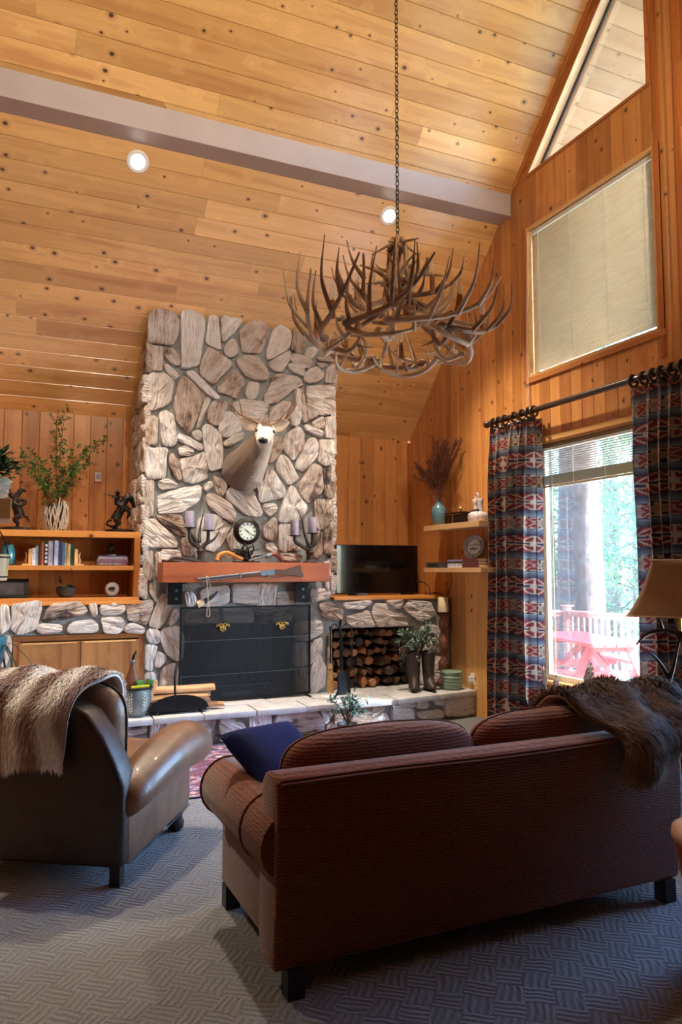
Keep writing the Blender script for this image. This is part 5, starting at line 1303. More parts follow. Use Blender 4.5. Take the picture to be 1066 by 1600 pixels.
# =================================================================== BOOKCASE AND LEFT LEDGE
bk = empty('bookcase', (.4, 7.5, LZ), label='low open pine bookcase on the stone ledge left of the chimney', cat='bookcase')
BX0, BX1 = -1.4, 1.168
MB().cbox(BX0, BX1, 7.47, 8.40, 1.915, 1.975, .004).build('top_board', M['shelfx'], bk)
MB().cbox(BX1 - .058, BX1, 7.47, 7.88, 1.34, 1.9145, .004).build('upright', M['shelfz'], bk)
MB().cbox(BX0, BX0 + .058, 7.47, 7.88, 1.34, 1.9145, .004).build('upright', M['shelfz'], bk)
MB().cbox(-.75, -.70, 7.48, 7.85, 1.34, 1.9145, .004).build('upright', M['shelfz'], bk)
MB().cbox(BX0 + .0585, BX1 - .0585, 7.475, 7.86, 1.600, 1.645, .004).build('shelf', M['shelfx'], bk)
MB().cbox(BX0, BX1, 7.465, 7.88, 1.306, 1.3395, .004).build('bottom_board', M['shelfx'], bk)
x = BX0 + .059
while x < BX1 - .06:
    x1 = min(x + .16, BX1 - .0585); MB().cbox(x + .001, x1 - .001, 7.862, 7.88, 1.34, 1.9145, .003).build('back_board', M['shelfz'], bk); x = x1
BS = 1.6455
def bookend(x, flip, label):
    o = empty('bookend', (x, 7.52, BS), label=label, cat='bookend', group='pale wooden bookends')
    s_ = -1 if flip else 1
    M_ = M['palewood_z']
    MB().cbox(*sorted((0, s_ * .032)), 0, .11, .014, .155, .003).build('upright', M_, o, local=True)
    MB().cbox(*sorted((s_ * .032, -s_ * .055)), 0, .11, 0, .0138, .003).build('base', M_, o, local=True)
    q = spline([(-s_ * .012, .05, .014), (-s_ * .02, .05, .05), (-s_ * .012, .05, .09), (-s_ * .025, .05, .125)], 4)
    MB().tube(q, [.014, .013, .013, .012, .012, .011, .011, .010, .010, .009, .008, .006, .004][:len(q)], 7).build('carving', M['palewood_z'], o, smooth=True, local=True)
bookend(.155, False, 'pale wooden bookend left of the upright books')
rows = [(.030, .165, 'white', (206, 206, 222), 'short white book first from the left in the upright row'), (.024, .185, 'greyblue', (150, 164, 172), 'grey-blue book second from the left in the upright row'),
        (.012, .20, 'black2', (34, 28, 30), 'thin black book left of the red spine in the upright row'), (.014, .205, 'red', (120, 34, 26), 'thin dark red book in the upright row'), (.020, .225, 'orange', (196, 116, 62), 'orange spined book in the upright row'),
        (.036, .23, 'blackpat', (30, 30, 34), 'black book with a pale lettered spine in the upright row'), (.042, .235, 'lav', (186, 180, 206), 'widest lavender white book in the upright row'), (.008, .25, 'blue3', (70, 80, 150), 'thin blue book, tallest of the upright row'),
        (.034, .24, 'paleblue2', (176, 190, 220), 'pale blue book near the middle of the upright row'), (.020, .23, 'slate', (88, 104, 130), 'slate grey book right of the pale blue one'), (.018, .225, 'violet', (66, 54, 120), 'violet book with speckled spine in the upright row'),
        (.022, .22, 'teal', (74, 126, 146), 'teal blue book in the right half of the upright row'), (.018, .215, 'cream', (216, 206, 196), 'cream book left of the yellow one in the upright row'), (.014, .21, 'gold', (210, 160, 84), 'yellow-gold book in the upright row'), (.016, .205, 'cream2', (222, 212, 190), 'cream spined book right of the yellow one'),
        (.030, .20, 'dkgreen', (28, 88, 80), 'dark green book at the right end of the upright row')]
x = .189
for w, h, nm, rgb, lb in rows:
    b_ = book((x, 7.53 + random.Random(nm).uniform(0, .02), BS), (w, .15, h), 0, cover(nm, rgb, .2), lb, group='upright books between the bookends')
    if nm == 'blackpat':
        for j in range(5): MB().box(.008, .028, -.0006, .0, .025 + .038 * j, .050 + .038 * j).build('spine_print', cover('white', (206, 206, 222)), b_, local=True)
    x += w + .0008
bookend(x + .034, True, 'pale wooden bookend right of the upright books')
# lying books with lettered spine and a small bronze
z = BS
for i, (w, d, h, nm, rgb, lb) in enumerate(((.295, .2, .036, 'maroon3', (88, 46, 60), 'thick maroon book with lettered spine at the bottom of the lying stack'), (.29, .2, .028, 'plum', (112, 84, 104), 'plum book second from the bottom of the lying stack'), (.275, .19, .020, 'mauve', (150, 132, 150), 'mauve book third from the bottom of the lying stack'), (.26, .18, .014, 'grape', (92, 84, 120), 'thin purple book on top of the lying stack'))):
    b_ = book((.765 + .008 * i, 7.53, z), (w, d, h), 0, cover(nm, rgb, .2), lb, group='books lying on the bookcase shelf', axis='lie_x')
    if i == 0:
        tc = bpy.data.curves.new('t', 'FONT'); tc.body = 'AMERICAN WEST CHRONICLE'; tc.size = .024; tc.extrude = .0003
        to = bpy.data.objects.new('t', tc); COL.objects.link(to)
        dg_ = bpy.context.evaluated_depsgraph_get(); tm = bpy.data.meshes.new_from_object(to.evaluated_get(dg_)); bpy.data.objects.remove(to)
        wx = max(v.co.x for v in tm.vertices)
        for v in tm.vertices: v.co.x *= .215 / wx
        link_mesh('spine_lettering', tm, cover('white', (206, 206, 222)), b_, (.024, -.0007, .010), (pi / 2, 0, 0))
        MB().ball((.262, -.0003, .018), .008, 8, 6, (1, .12, 1)).build('spine_emblem', cover('rose', (200, 120, 120)), b_, local=True)
    z += h + .0003
topz = z

def statuette(mbfn, name, label, loc, rz, voxel, mat, plinth):
    o = empty(name, loc, rz, label, 'statue')
    k = MB(); mbfn(k)
    link_mesh('figure', fuse(k, voxel, 3, .4), mat, o)
    plinth(o); return o
def limb(k, pts, r): k.tube(spline(pts, 5), [r[0] + (r[1] - r[0]) * i / (5 * (len(pts) - 1)) for i in range(5 * (len(pts) - 1) + 1)], 8)
def horse_rider(k):
    # rearing horse facing +x with a rider aiming a rifle to -x
    limb(k, [(-.05, 0, .10), (-.02, 0, .16), (.01, 0, .22), (.02, 0, .265)], (.05, .042))       # trunk, steep
    limb(k, [(.02, 0, .25), (.05, 0, .31), (.09, 0, .325), (.115, 0, .29)], (.042, .026))        # arched neck
    limb(k, [(.10, 0, .31), (.125, 0, .265), (.13, 0, .225)], (.026, .013))                      # head hanging
    for s_ in (-1, 1):
        k.tube([(.10, s_ * .012, .325), (.105, s_ * .016, .35)], [.008, .003], 6)
        limb(k, [(-.05, s_ * .026, .11), (-.015, s_ * .03, .07), (-.04, s_ * .03, .04), (-.03, s_ * .03, .0)], (.03, .011))    # hind legs
        limb(k, [(.03, s_ * .026, .22), (.08, s_ * .03, .20 + .02 * s_), (.085, s_ * .03, .15), (.065, s_ * .03, .12)], (.022, .009))  # fore legs
    limb(k, [(.02, 0, .29), (.06, 0, .35), (.10, 0, .35)], (.02, .012))                          # mane
    limb(k, [(-.08, 0, .10), (-.12, 0, .08), (-.13, 0, .045)], (.016, .006))                     # tail
    limb(k, [(-.03, 0, .25), (-.035, 0, .30), (-.03, 0, .335)], (.03, .024))                     # rider torso
    k.ball((-.03, 0, .362), .02, 10, 8); k.lathe([(.001, .372), (.034, .372), (.034, .378), (.018, .38), (.014, .40), (.001, .402)], 12, (-.03, 0, 0))
    limb(k, [(-.03, -.024, .325), (-.06, -.03, .32), (-.09, -.015, .335)], (.013, .009)); limb(k, [(-.03, .024, .325), (-.01, .03, .32), (-.03, .0, .34)], (.013, .009))
    k.tube([(.02, 0, .335), (-.17, 0, .352)], [.007, .006], 7)
    for s_ in (-1, 1): limb(k, [(-.03, s_ * .02, .26), (.015, s_ * .045, .22), (-.005, s_ * .05, .17)], (.02, .012))
def plinth1(o):
    k = MB(); k.lathe([(.001, -.03), (.14, -.03), (.145, -.024), (.14, .0), (.09, .008), (.001, .012)], 22, sy=.55); k.build('plinth', M['bronze'], o, smooth=40, local=True)
    q = spline([(-.03, 0, .0), (-.07, .02, .03), (-.12, .02, .045), (-.14, .02, .06)], 4); MB().tube(q, [.02, .019, .018, .016, .015, .013, .012, .011, .010, .008, .007, .006, .005], 7).build('stump', M['bronze'], o, smooth=True, local=True)
statuette(horse_rider, 'bronze_rider', 'dark bronze rider aiming a rifle on a bucking horse, bookcase top by the chimney', (1.0, 7.70, 1.9755 + .03), 0, .0055, M['bronze'], plinth1)
def rearing(k):
    limb(k, [(.04, 0, .12), (.02, 0, .18), (-.02, 0, .24)], (.05, .04))
    limb(k, [(-.02, 0, .24), (.0, 0, .30), (.04, 0, .35)], (.035, .022)); limb(k, [(.02, 0, .345), (.06, 0, .365), (.09, 0, .35)], (.022, .012))
    for s_ in (-1, 1):
        limb(k, [(.05, s_ * .025, .12), (.0, s_ * .03, .08), (.03, s_ * .03, .04), (.01, s_ * .03, 0)], (.03, .011))
        limb(k, [(-.02, s_ * .022, .23), (.05, s_ * .03, .24 + .03 * s_), (.085, s_ * .03, .26), (.09, s_ * .03, .225)], (.022, .009))
    limb(k, [(.07, 0, .12), (.11, 0, .10), (.13, 0, .05)], (.016, .006))
    limb(k, [(.01, 0, .22), (-.03, 0, .29), (-.05, 0, .33)], (.026, .02)); k.ball((-.06, 0, .355), .02, 10, 8)
def plinth2(o):
    MB().lathe([(.001, -.03), (.13, -.03), (.135, -.024), (.13, .0), (.08, .01), (.001, .012)], 22, sy=.55).build('plinth', M['bronze'], o, smooth=40, local=True)
statuette(rearing, 'bronze_horse', 'dark bronze rearing horse at the left edge, bookcase top behind the plant shelf', (.03, 7.72, 1.9755 + .03), 0, .0055, M['bronze'], plinth2)
def tiny(k):
    limb(k, [(-.03, 0, .03), (0, 0, .05), (.02, 0, .045)], (.018, .014)); limb(k, [(.02, 0, .045), (.03, 0, .075), (.045, 0, .07)], (.012, .006))
    for x in (-.03, .02):
        for s_ in (-1, 1): limb(k, [(x, s_ * .008, .035), (x + .004, s_ * .01, .0)], (.008, .004))
    limb(k, [(0, 0, .055), (0, 0, .085)], (.012, .010)); k.ball((0, 0, .10), .010, 8, 6)
def plinth3(o): MB().lathe([(.001, -.012), (.055, -.012), (.055, -.003), (.04, .0), (.001, .002)], 16, sy=.6).build('plinth', M['pewter'], o, smooth=40, local=True)
statuette(tiny, 'small_bronze', 'tiny pewter and bronze rider on top of the lying books', (.91, 7.62, topz + .0125), 0, .004, M['bronze'], plinth3)

# stick vase with leafy branches
sv = empty('stick_vase', (.40, 7.86, 1.9755), label='vase wrapped in pale driftwood sticks on the bookcase top', cat='vase')
M['drift'] = simple('driftwood', c3(176, 162, 148), .8, var=.3, scale=30, bmp=.3)
MB().lathe([(.001, 0), (.07, 0), (.09, .03), (.10, .12), (.10, .22), (.085, .27), (.075, .27), (.08, .2), (.06, .03), (.001, .02)], 20).build('liner', M['antlerdark'], sv, smooth=40, local=True)
rv = random.Random(3)
for i in range(64):
    a = 2 * pi * i / 64 + rv.uniform(-.06, .06); r0 = .088; L = rv.uniform(.2, .3)
    da = rv.uniform(-.7, .7); zz = rv.uniform(0, .03)
    pts = [((r0 + .016 * sin(pi * t) + .010) * cos(a + da * t) * (1 + .12 * t), (r0 + .016 * sin(pi * t) + .010) * sin(a + da * t) * (1 + .12 * t), .006 + zz + L * t) for t in (0, .25, .5, .75, 1)]
    MB().tube(pts, [.0065, .007, .006, .006, .004], 5).build('stick', M['drift'], sv, local=True)
M['leafg'] = simple('fresh_leaf', c3(78, 120, 52), .55, var=.45, scale=30)
brn = empty('leafy_branches', (.40, 7.86, 2.10), label='tall leafy green branches standing in the driftwood vase', cat='branches')
rb2 = random.Random(44); st = MB(); lf = MB(); B = Vector((.40, 7.86, 2.02))
tips = [(-.30, -.08, .62), (-.22, .06, .72), (-.12, -.05, .60), (-.02, .04, 1.12), (.06, -.03, 1.18), (.02, -.1, .80), (.14, .0, .72), (.24, -.06, .80), (.34, .03, .86), (.44, -.04, .92), (.20, -.12, .62), (-.33, .0, .70), (.08, .06, .60), (-.18, -.12, .52), (.30, .06, .70)]
for tp in tips:
    t3 = B + Vector(tp); md = B + Vector((tp[0] * .35, tp[1] * .4, tp[2] * .55))
    p = spline([B + Vector((rb2.uniform(-.03, .03), rb2.uniform(-.03, .03), 0)), md, t3], 8); n = len(p)
    st.tube(p, [.004 - .003 * i / (n - 1) for i in range(n)], 5, cap=False)
    for j in range(int(n * .45), n):
        for _ in range(3):
            d = rdir(rb2) + Vector((0, 0, .35)); e = p[j] + d.normalized() * rb2.uniform(.03, .08)
            e.y = min(e.y, D - .05)
            st.tube([p[j], e], .0013, 3, cap=False)
            for _ in range(5):
                ld = rdir(rb2) + Vector((0, -.2, .3)); leaf_quads(lf, e + rdir(rb2) * .012, ld, rb2.uniform(.022, .042), rb2.uniform(.007, .012))
st.build('twigs', M['stem'], brn); f_ = lf.build('foliage', M['leafg'], brn); f_['kind'] = 'stuff'
# lower compartment
bw = empty('succulent_bowl', (.50, 7.62, 1.3397), label='charcoal bowl planted with dark succulents in the bookcase', cat='planter')
M['char'] = simple('charcoal_ceramic', c3(58, 56, 54), .6, var=.2)
MB().lathe([(.001, 0), (.045, 0), (.07, .02), (.088, .06), (.092, .095), (.086, .095), (.08, .06), (.001, .06)], 26).build('bowl', M['char'], bw, smooth=45, local=True)
lf = MB(); rsu = random.Random(9)
M['succ'] = simple('succulent', c3(78, 58, 52), .5, var=.5, scale=30); M['succg'] = simple('succulent_green', c3(138, 148, 112), .5, var=.3, scale=30)
for (x, y, n, sc_, mt_) in ((-.02, -.02, 26, 1.0, 'succg'), (.035, .0, 26, 1.2, 'succ'), (-.05, .02, 18, .8, 'succ'), (.0, .04, 20, .9, 'succ')):
    lf = MB()
    for i in range(n):
        a = i * 2.4; t = i / n; d = Vector((cos(a) * (1.1 - t), sin(a) * (1.1 - t), .25 + t)); leaf_quads(lf, (x, y, .088), d, .05 * sc_ * (1.1 - .5 * t), .012 * sc_, bend=.5)
    lf.build('rosette', M[mt_], bw, local=True)
MB().tube(spline([(-.02, .01, .085), (-.04, .01, .14), (-.05, .0, .18)], 4), .003, 5).build('stalk', M['succ'], bw, local=True)
lf = MB()
for i in range(22): leaf_quads(lf, Vector((-.05, 0, .155 + .03 * rsu.random())), rdir(rsu), .03, .009)
lf.build('stalk_leaves', M['succ'], bw, local=True)
gb = empty('buffalo_disc', (.925, 7.60, 1.3397), label='pale round disc with a dark buffalo picture in the bookcase corner', cat='ornament')
M['pearl'] = simple('pearl_shell', c3(204, 206, 206), .25, var=.15, coat=.5)
MB().ball((0, 0, .078), .068, 20, 12, (1, .35, 1)).build('disc', M['pearl'], gb, smooth=True, local=True)
MB().cbox(-.045, .045, -.02, .03, 0, .014, .004).build('stand', M['char'], gb, local=True)
k = MB(); k.ball((.0, -.0215, .082), .026, 12, 8, (1.15, .18, .8)); k.ball((-.025, -.0205, .078), .015, 10, 6, (1, .18, 1))
for x in (-.016, .0, .016): k.tube([(x, -.0215, .07), (x, -.0215, .048)], .005, 5)
k.build('buffalo_picture', M['rod'], gb, smooth=True, local=True)
pf = empty('picture_frame', (.02, 7.64, 1.3397), label='dark framed picture leaning at the left end of the lower shelf', cat='picture frame')
k = MB()
for a in ((-.26, .15, 0, .03), (-.26, .15, .15, .18), (-.26, -.225, .03, .15), (.115, .15, .03, .15)): MB().cbox(a[0], a[1], -.012, .012, a[2], a[3], .004).build('frame_bar', M['black'], pf, local=True)
M['pict'] = simple('dusky_print', c3(70, 62, 66), .4, var=.6, scale=9)
MB().box(-.226, .116, -.002, .006, .029, .151).build('print', M['pict'], pf, local=True)
pf.rotation_euler = (radians(-12), 0, 0); pf.location.z += .003
o = empty('glazed_jar', (-.02, 7.62, BS), label='blue-green striped glass jar at the left end of the upper shelf', cat='jar')
M['tealg'] = simple('teal_stripe_glass', c3(60, 130, 150), .2, var=.5, scale=14, coat=.5)
MB().lathe([(.001, 0), (.045, 0), (.06, .02), (.066, .08), (.062, .15), (.05, .18), (.052, .19), (.044, .19), (.001, .18)], 24).build('body', M['tealg'], o, smooth=45, local=True)
MB().lathe([(.001, .191), (.05, .191), (.052, .2), (.02, .21), (.001, .212)], 20).build('stopper', M['char'], o, smooth=45, local=True)
th_ = empty('alarm_sensor', (.846, D - .002, 2.556), label='small white sensor box on the back wall left of the chimney', cat='sensor')
MB().cbox(.812, .880, D - .034, D - .002, 2.562, 2.662, .006).build('case', M['white'], th_)
MB().cbox(.822, .870, D - .0365, D - .0335, 2.585, 2.645, .002).build('lens_window', cover('paleblue2', (176, 190, 220)), th_)

# tall plant rack, only its right edge is in the picture
rk = empty('plant_rack', (-.42, 3.75, 0), label='wooden plant rack at the left edge of the picture carrying a basket plant', cat='rack')
MB().cbox(-.80, -.002, 3.58, 3.95, 1.826, 1.918, .005).build('shelf', wood('rack_pine', c3(222, 172, 112), 'x', knots=False, contrast=.6), rk)
for y in (3.62, 3.86): MB().cbox(-.60, -.53, y, y + .07, 0, 1.8255, .005).build('post', M['shelfz'], rk)
MB().cbox(-.66, -.47, 3.56, 3.97, 0, .05, .005).build('foot', M['shelfz'], rk)
MB().cbox(-.60, -.53, 3.6905, 3.8595, 1.0, 1.07, .004).build('stretcher', M['shelfz'], rk)
bs_ = empty('basket_planter', (-.12, 3.72, 1.9185), label='woven basket with a bushy green plant at the left edge', cat='planter')
MB().lathe([(.001, 0), (.085, 0), (.10, .03), (.115, .09), (.108, .1), (.09, .06), (.001, .05)], 24, mod=lambda a, z: 1 + .02 * sin(a * 14)).build('basket', M['drift'], bs_, smooth=40, local=True)
for i in range(4): MB().ring((0, 0, .02 + .022 * i), .096 + .006 * i, .006, 'z', 24, 6).build('weave', M['drift'], bs_, smooth=True, local=True)
lf = MB(); r9 = random.Random(90)
for i in range(420):
    d = rdir(r9); d.z = abs(d.z) * .9 + .1; p = Vector((0, 0, .10)) + Vector((d.x * .13, d.y * .13, d.z * .15)) * r9.uniform(.5, 1)
    leaf_quads(lf, p, d + rdir(r9) * .6, r9.uniform(.03, .06), r9.uniform(.01, .018))
f_ = lf.build('foliage', simple('deep_leaf', c3(46, 84, 44), .5, var=.5, scale=30), bs_, local=True); f_['kind'] = 'stuff'
bu = empty('wooden_bucket', (-.093, 3.66, 1.553), label='small hooped wooden bucket hanging under the plant rack shelf', cat='bucket')
MB().lathe([(.001, 0), (.08, 0), (.084, .004), (.09, .118), (.082, .118), (.077, .012), (.001, .012)], 24).build('staves', M['palewood_z'], bu, smooth=40, local=True)
for z in (.018, .105): MB().ring((0, 0, z), .086 + .006 * (z > .1), .004, 'z', 28, 6).build('hoop', M['iron'], bu, smooth=True, local=True)
MB().tube(spline([(-.088, 0, .11), (-.06, 0, .2), (0, 0, .271), (.06, 0, .2), (.088, 0, .11)], 6), .003, 5).build('handle', M['iron'], bu, smooth=True, local=True)
tp = empty('strap_leaf_plant', (-.12, 6.0, 0), label='dark strap-leaved plant in a teal pot on a pedestal behind the armchair', cat='plant')
MB().lathe([(.001, 0), (.12, 0), (.12, .03), (.05, .06), (.04, .4), (.05, .82), (.12, .86), (.12, .89), (.001, .89)], 20).build('pedestal', M['rod'], tp, smooth=40, local=True)
MB().lathe([(.001, .891), (.07, .891), (.10, .95), (.115, 1.05), (.12, 1.12), (.11, 1.12), (.1, 1.04), (.001, 1.02)], 24).build('pot', M['tealg'], tp, smooth=40, local=True)
lf = MB(); r8 = random.Random(7)
for i in range(14):
    a = i * 2.4; d = Vector((cos(a), sin(a), 0)); L = r8.uniform(.2, .4)
    pts = [Vector((0, 0, 1.05)) + d * L * t + Vector((0, 0, .28 * t - .55 * t * t)) for t in (0, .25, .5, .75, 1)]
    s_ = d.cross(Vector((0, 0, 1))); w = (.008, .016, .017, .012, .002)
    vs_ = [pts[j] + s_ * w[j] for j in range(5)] + [pts[j] - s_ * w[j] for j in range(5)]
    lf.add(vs_, [(j, j + 1, 6 + j, 5 + j) for j in range(4)])
lf.build('foliage', simple('dark_leaf', c3(28, 40, 28), .4, var=.4), tp, local=True)

# =================================================================== DEER MOUNT
dr = empty('deer_mount', (2.2, 7.45, 2.43), label='mounted deer head with ears and antlers on the chimney stones', cat='deer mount')
O_ = wloc(dr)
k = MB()
def limbv(k, pts, r, n=14):
    p = spline(pts, 5); m_ = len(p); seg = len(pts) - 1
    rr = [r[min(int(i / 5), seg - 1)] + (r[min(int(i / 5), seg - 1) + 1] - r[min(int(i / 5), seg - 1)]) * ((i % 5) / 5 if i < m_ - 1 else 1) for i in range(m_)]
    k.tube(p, rr, n)
limbv(k, [(2.19, 7.47, 2.64), (2.19, 7.33, 2.66), (2.215, 7.19, 2.74), (2.26, 7.08, 2.86), (2.29, 7.02, 2.95)], (.225, .215, .18, .13, .105))
limbv(k, [(2.22, 7.44, 2.56), (2.24, 7.34, 2.57), (2.25, 7.24, 2.66)], (.13, .14, .12))
k.ball((2.285, 7.0, 2.985), .104, 14, 10, (1, 1, .95))
limbv(k, [(2.28, 6.99, 2.975), (2.255, 6.91, 2.93), (2.21, 6.81, 2.865), (2.185, 6.755, 2.83)], (.098, .092, .070, .056))
for s_, x in ((-1, 2.215), (1, 2.35)): k.ball((x, 6.93, 2.985), .028, 10, 8)
me = fuse(k, .012, 5, .5, O_)
def deercol(p):
    x, y, z = p.x + O_.x, p.y + O_.y, p.z + O_.z
    nz = mnoise.noise((x * 14, y * 14, z * 14)) * .5 + mnoise.noise((x * 50, y * 50, z * 20)) * .35
    br = Vector(c3(116, 97, 84)[:3]) * (1 + .3 * nz); wh = Vector(c3(226, 220, 212)[:3]) * (1 + .08 * nz); cap = Vector(c3(92, 62, 48)[:3])
    w = max(0, min(1, (x - 2.21 - .18 * (z - 2.7)) / .09 + nz * .5)) * (1 if y < 7.36 else .2)  # white throat, plus light on the right side painted into the coat
    if y < 6.97: w = max(w, min(1, (6.985 - y) / .03) * .86)
    if z < 2.5: w *= .5
    c_ = br * (1 - w) + wh * w
    if z > 3.01 and y < 7.01 and abs(x - 2.285) < .06: c_ = cap
    return c_
paint(me, deercol)
M['fur'] = vcol('deer_coat', .85, .4, 180., .2)
link_mesh('body', me, M['fur'], dr)
M['nose'] = simple('wet_nose', c3(24, 22, 24), .3, var=.2)
MB().ball((2.175, 6.705, 2.838), .042, 12, 8, (1.15, .7, .75)).build('nose', M['nose'], dr, smooth=True)
for x, y in ((2.178, 6.908), (2.335, 6.882)): MB().ball((x, y, 2.965), .019, 10, 8).build('eye', M['nose'], dr, smooth=True)
def ear(base, tip, nrm):
    b, t, nv = Vector(base), Vector(tip), Vector(nrm).normalized(); d = t - b; s_ = d.cross(nv).normalized()
    k = MB()
    def fn(u, v):
        w = .078 * (sin(pi * min(1, v * .93 + .07)) ** .8) * (1 - .25 * v); a = (u - .5) * 2
        return b + d * v + s_ * w * a + nv * (.028 * (1 - a * a) * -1 * sin(pi * v * .9 + .2)) 
    k.grid(fn, 8, 10)
    me = modmesh(k.mesh('ear', O_), [('SOLIDIFY', dict(thickness=.008)), ('SUBSURF', dict(levels=1))]); me.shade_smooth()
    def ec(p):
        q = (p + O_ - b); v = q.dot(d) / d.length_squared; a = abs(q.dot(s_)) / .05
        m_ = max(0, min(1, 1.1 - a)); return Vector(c3(150, 130, 116)[:3]) * (1 - m_ * .4) + Vector(c3(226, 212, 202)[:3]) * .55 * m_
    paint(me, ec); link_mesh('ear', me, M['fur'], dr)
ear((2.225, 7.02, 3.01), (2.02, 7.06, 3.105), (-.2, -1, -.1)); ear((2.345, 7.02, 3.02), (2.575, 7.05, 3.115), (.1, -1, -.1))
def rack(pts, tines):
    k = MB(); p = spline(pts, 7); n = len(p); k.tube(p, [.011 * (1 - i / (n - 1)) + .003 for i in range(n)], 8)
    for i, e in tines:
        a = p[i]; q = spline([a, a + (Vector(e) - a) * .5 + Vector((0, -.015, -.01)), Vector(e)], 4); m_ = len(q); k.tube(q, [.008 * (1 - j / (m_ - 1)) + .0015 for j in range(m_)], 6)
    k.build('antler', M['antler'], dr, smooth=True)
rack([(2.245, 7.0, 3.05), (2.16, 7.04, 3.105), (2.04, 7.08, 3.16), (1.965, 7.06, 3.24), (1.955, 7.02, 3.35)], [(12, (1.995, 6.98, 3.33)), (9, (1.94, 7.02, 3.19)), (18, (1.93, 7.05, 3.27))])
rack([(2.335, 7.0, 3.055), (2.42, 7.04, 3.10), (2.54, 7.08, 3.155), (2.61, 7.05, 3.27), (2.625, 7.0, 3.45)], [(14, (2.585, 6.98, 3.36)), (9, (2.48, 6.97, 3.20)), (19, (2.66, 7.05, 3.34))])

# =================================================================== ANTLER CHANDELIER
CX0, CY0 = 2.257, 4.15
ch = empty('antler_chandelier', (CX0, CY0, 2.92), label='large antler chandelier hanging on a long chain', cat='chandelier')
ra = random.Random(77)
def cyl(a, r, z): return Vector((CX0 + r * cos(a), CY0 + r * sin(a), z))
def antler(path, tines, r0, mat, r1=.006):
    k = MB(); p = spline(path, 6); n = len(p)
    k.tube(p, [r0 * 1.35] + [r0 * (1 + .12 * mnoise.noise((i * .7, r0 * 99, 0))) + (r1 - r0) * (i / (n - 1)) ** 1.5 for i in range(1, n)], 9)
    k.ball(p[0], r0 * 1.55, 10, 6, (1, 1, .8))
    for t, d, L in tines:
        a = p[int(t * (n - 1))]; d = Vector(d).normalized(); out = Vector((a.x - CX0, a.y - CY0, 0)).normalized()
        q = spline([a - d * .01, a + d * L * .45 + out * L * .16, a + d * L + Vector((0, 0, L * .12)) + out * L * .02], 5); m_ = len(q)
        k.tube(q, [max(.0035, r0 * .82 * (1 - (j / (m_ - 1)) ** 1.3)) for j in range(m_)], 7)
    return k.build('antler', mat, ch, smooth=True)
for i in range(9):                                # big outer ring, tines up and outward
    a0 = 2 * pi * i / 9 + ra.uniform(-.1, .1); s_ = 1
    rr = ra.uniform(.47, .53); z0 = 3.10 + ra.uniform(-.03, .03); sp = ra.uniform(1.0, 1.25)
    path = [cyl(a0, rr - .05, z0 - .02), cyl(a0 + sp * .3, rr, z0 - .03), cyl(a0 + sp * .62, rr + .05, z0 - .0), cyl(a0 + sp * .86, rr + .13, z0 + .09), cyl(a0 + sp * 1.02, rr + .19, z0 + .26)]
    tn = []
    for t, L in ((.12, .20), (.36, .36), (.56, .36), (.74, .28)):
        a = a0 + sp * t; o_ = Vector((cos(a), sin(a), 0)); tg_ = Vector((-sin(a), cos(a), 0))
        tn.append((t, o_ * ra.uniform(.2, .55) + tg_ * ra.uniform(.1, .5) + Vector((0, 0, 1)), L * ra.uniform(.8, 1.1)))
    antler(path, tn, .021, M['antler'] if i % 3 else M['antlerpale'])
for i in range(6):                                # lower garland, arched below the ring
    a0 = 2 * pi * i / 6 + .35 + ra.uniform(-.1, .1)
    path = [cyl(a0, .44, 3.07), cyl(a0 + .28, .47, 3.00), cyl(a0 + .62, .48, 2.98), cyl(a0 + .95, .44, 3.02), cyl(a0 + 1.15, .38, 3.09)]
    tn = [(.2, Vector((-cos(a0) * .3, -sin(a0) * .3, .8)), .15), (.55, Vector((-cos(a0 + .6) * .8, -sin(a0 + .6) * .8, .6)), .2), (.75, Vector((cos(a0 + .8) * .4, sin(a0 + .8) * .4, .7)), .14)]
    antler(path, tn, .019, M['antlerpale'])
for i in range(6):                                # curved uprights between the tiers
    a0 = 2 * pi * i / 6 + .8
    path = [cyl(a0, .43, 3.02), cyl(a0 + .1, .34, 2.99), cyl(a0 + .16, .27, 3.07), cyl(a0 + .2, .29, 3.16), cyl(a0 + .22, .40, 3.2)]
    antler(path, [(.45, Vector((-cos(a0), -sin(a0), -.3)), .12)], .018, M['antlerpale'] if i % 2 else M['antler'])
for i in range(7):                                # upper crown
    a0 = 2 * pi * i / 7 + ra.uniform(-.15, .15)
    z0 = 3.30 + ra.uniform(-.04, .04)
    path = [cyl(a0, .06, z0 + .06), cyl(a0 + .35, .17, z0), cyl(a0 + .75, .27, z0 + .02), cyl(a0 + 1.05, .36, z0 + .10), cyl(a0 + 1.15, .42, z0 + .20)]
    tn = []
    for t, L in ((.3, .16), (.52, .24), (.72, .2)):
        a = a0 + t; tn.append((t, Vector((cos(a) * .6, sin(a) * .6, .9)), L * ra.uniform(.8, 1.15)))
    antler(path, tn, .019, M['antler'])
for i in range(4):                                # stems to the hub
    a0 = 2 * pi * i / 4 + .5
    antler([cyl(a0, .13, 3.28), cyl(a0 + .2, .085, 3.42), cyl(a0 + .3, .06, 3.56), cyl(a0 + .4, .05, 3.70), cyl(a0 + .6, .02, 3.775)], [(.5, Vector((cos(a0), sin(a0), .6)), .12)], .019, M['antler'], .017)
for i in range(5):                                # crossing points just under the chain
    a0 = 2 * pi * i / 5
    antler([cyl(a0 + pi, .05, 3.70), cyl(a0, .05, 3.73), cyl(a0 + .1, .17, 3.69 + .03 * sin(i * 2))], [], .016, M['antler'], .004)
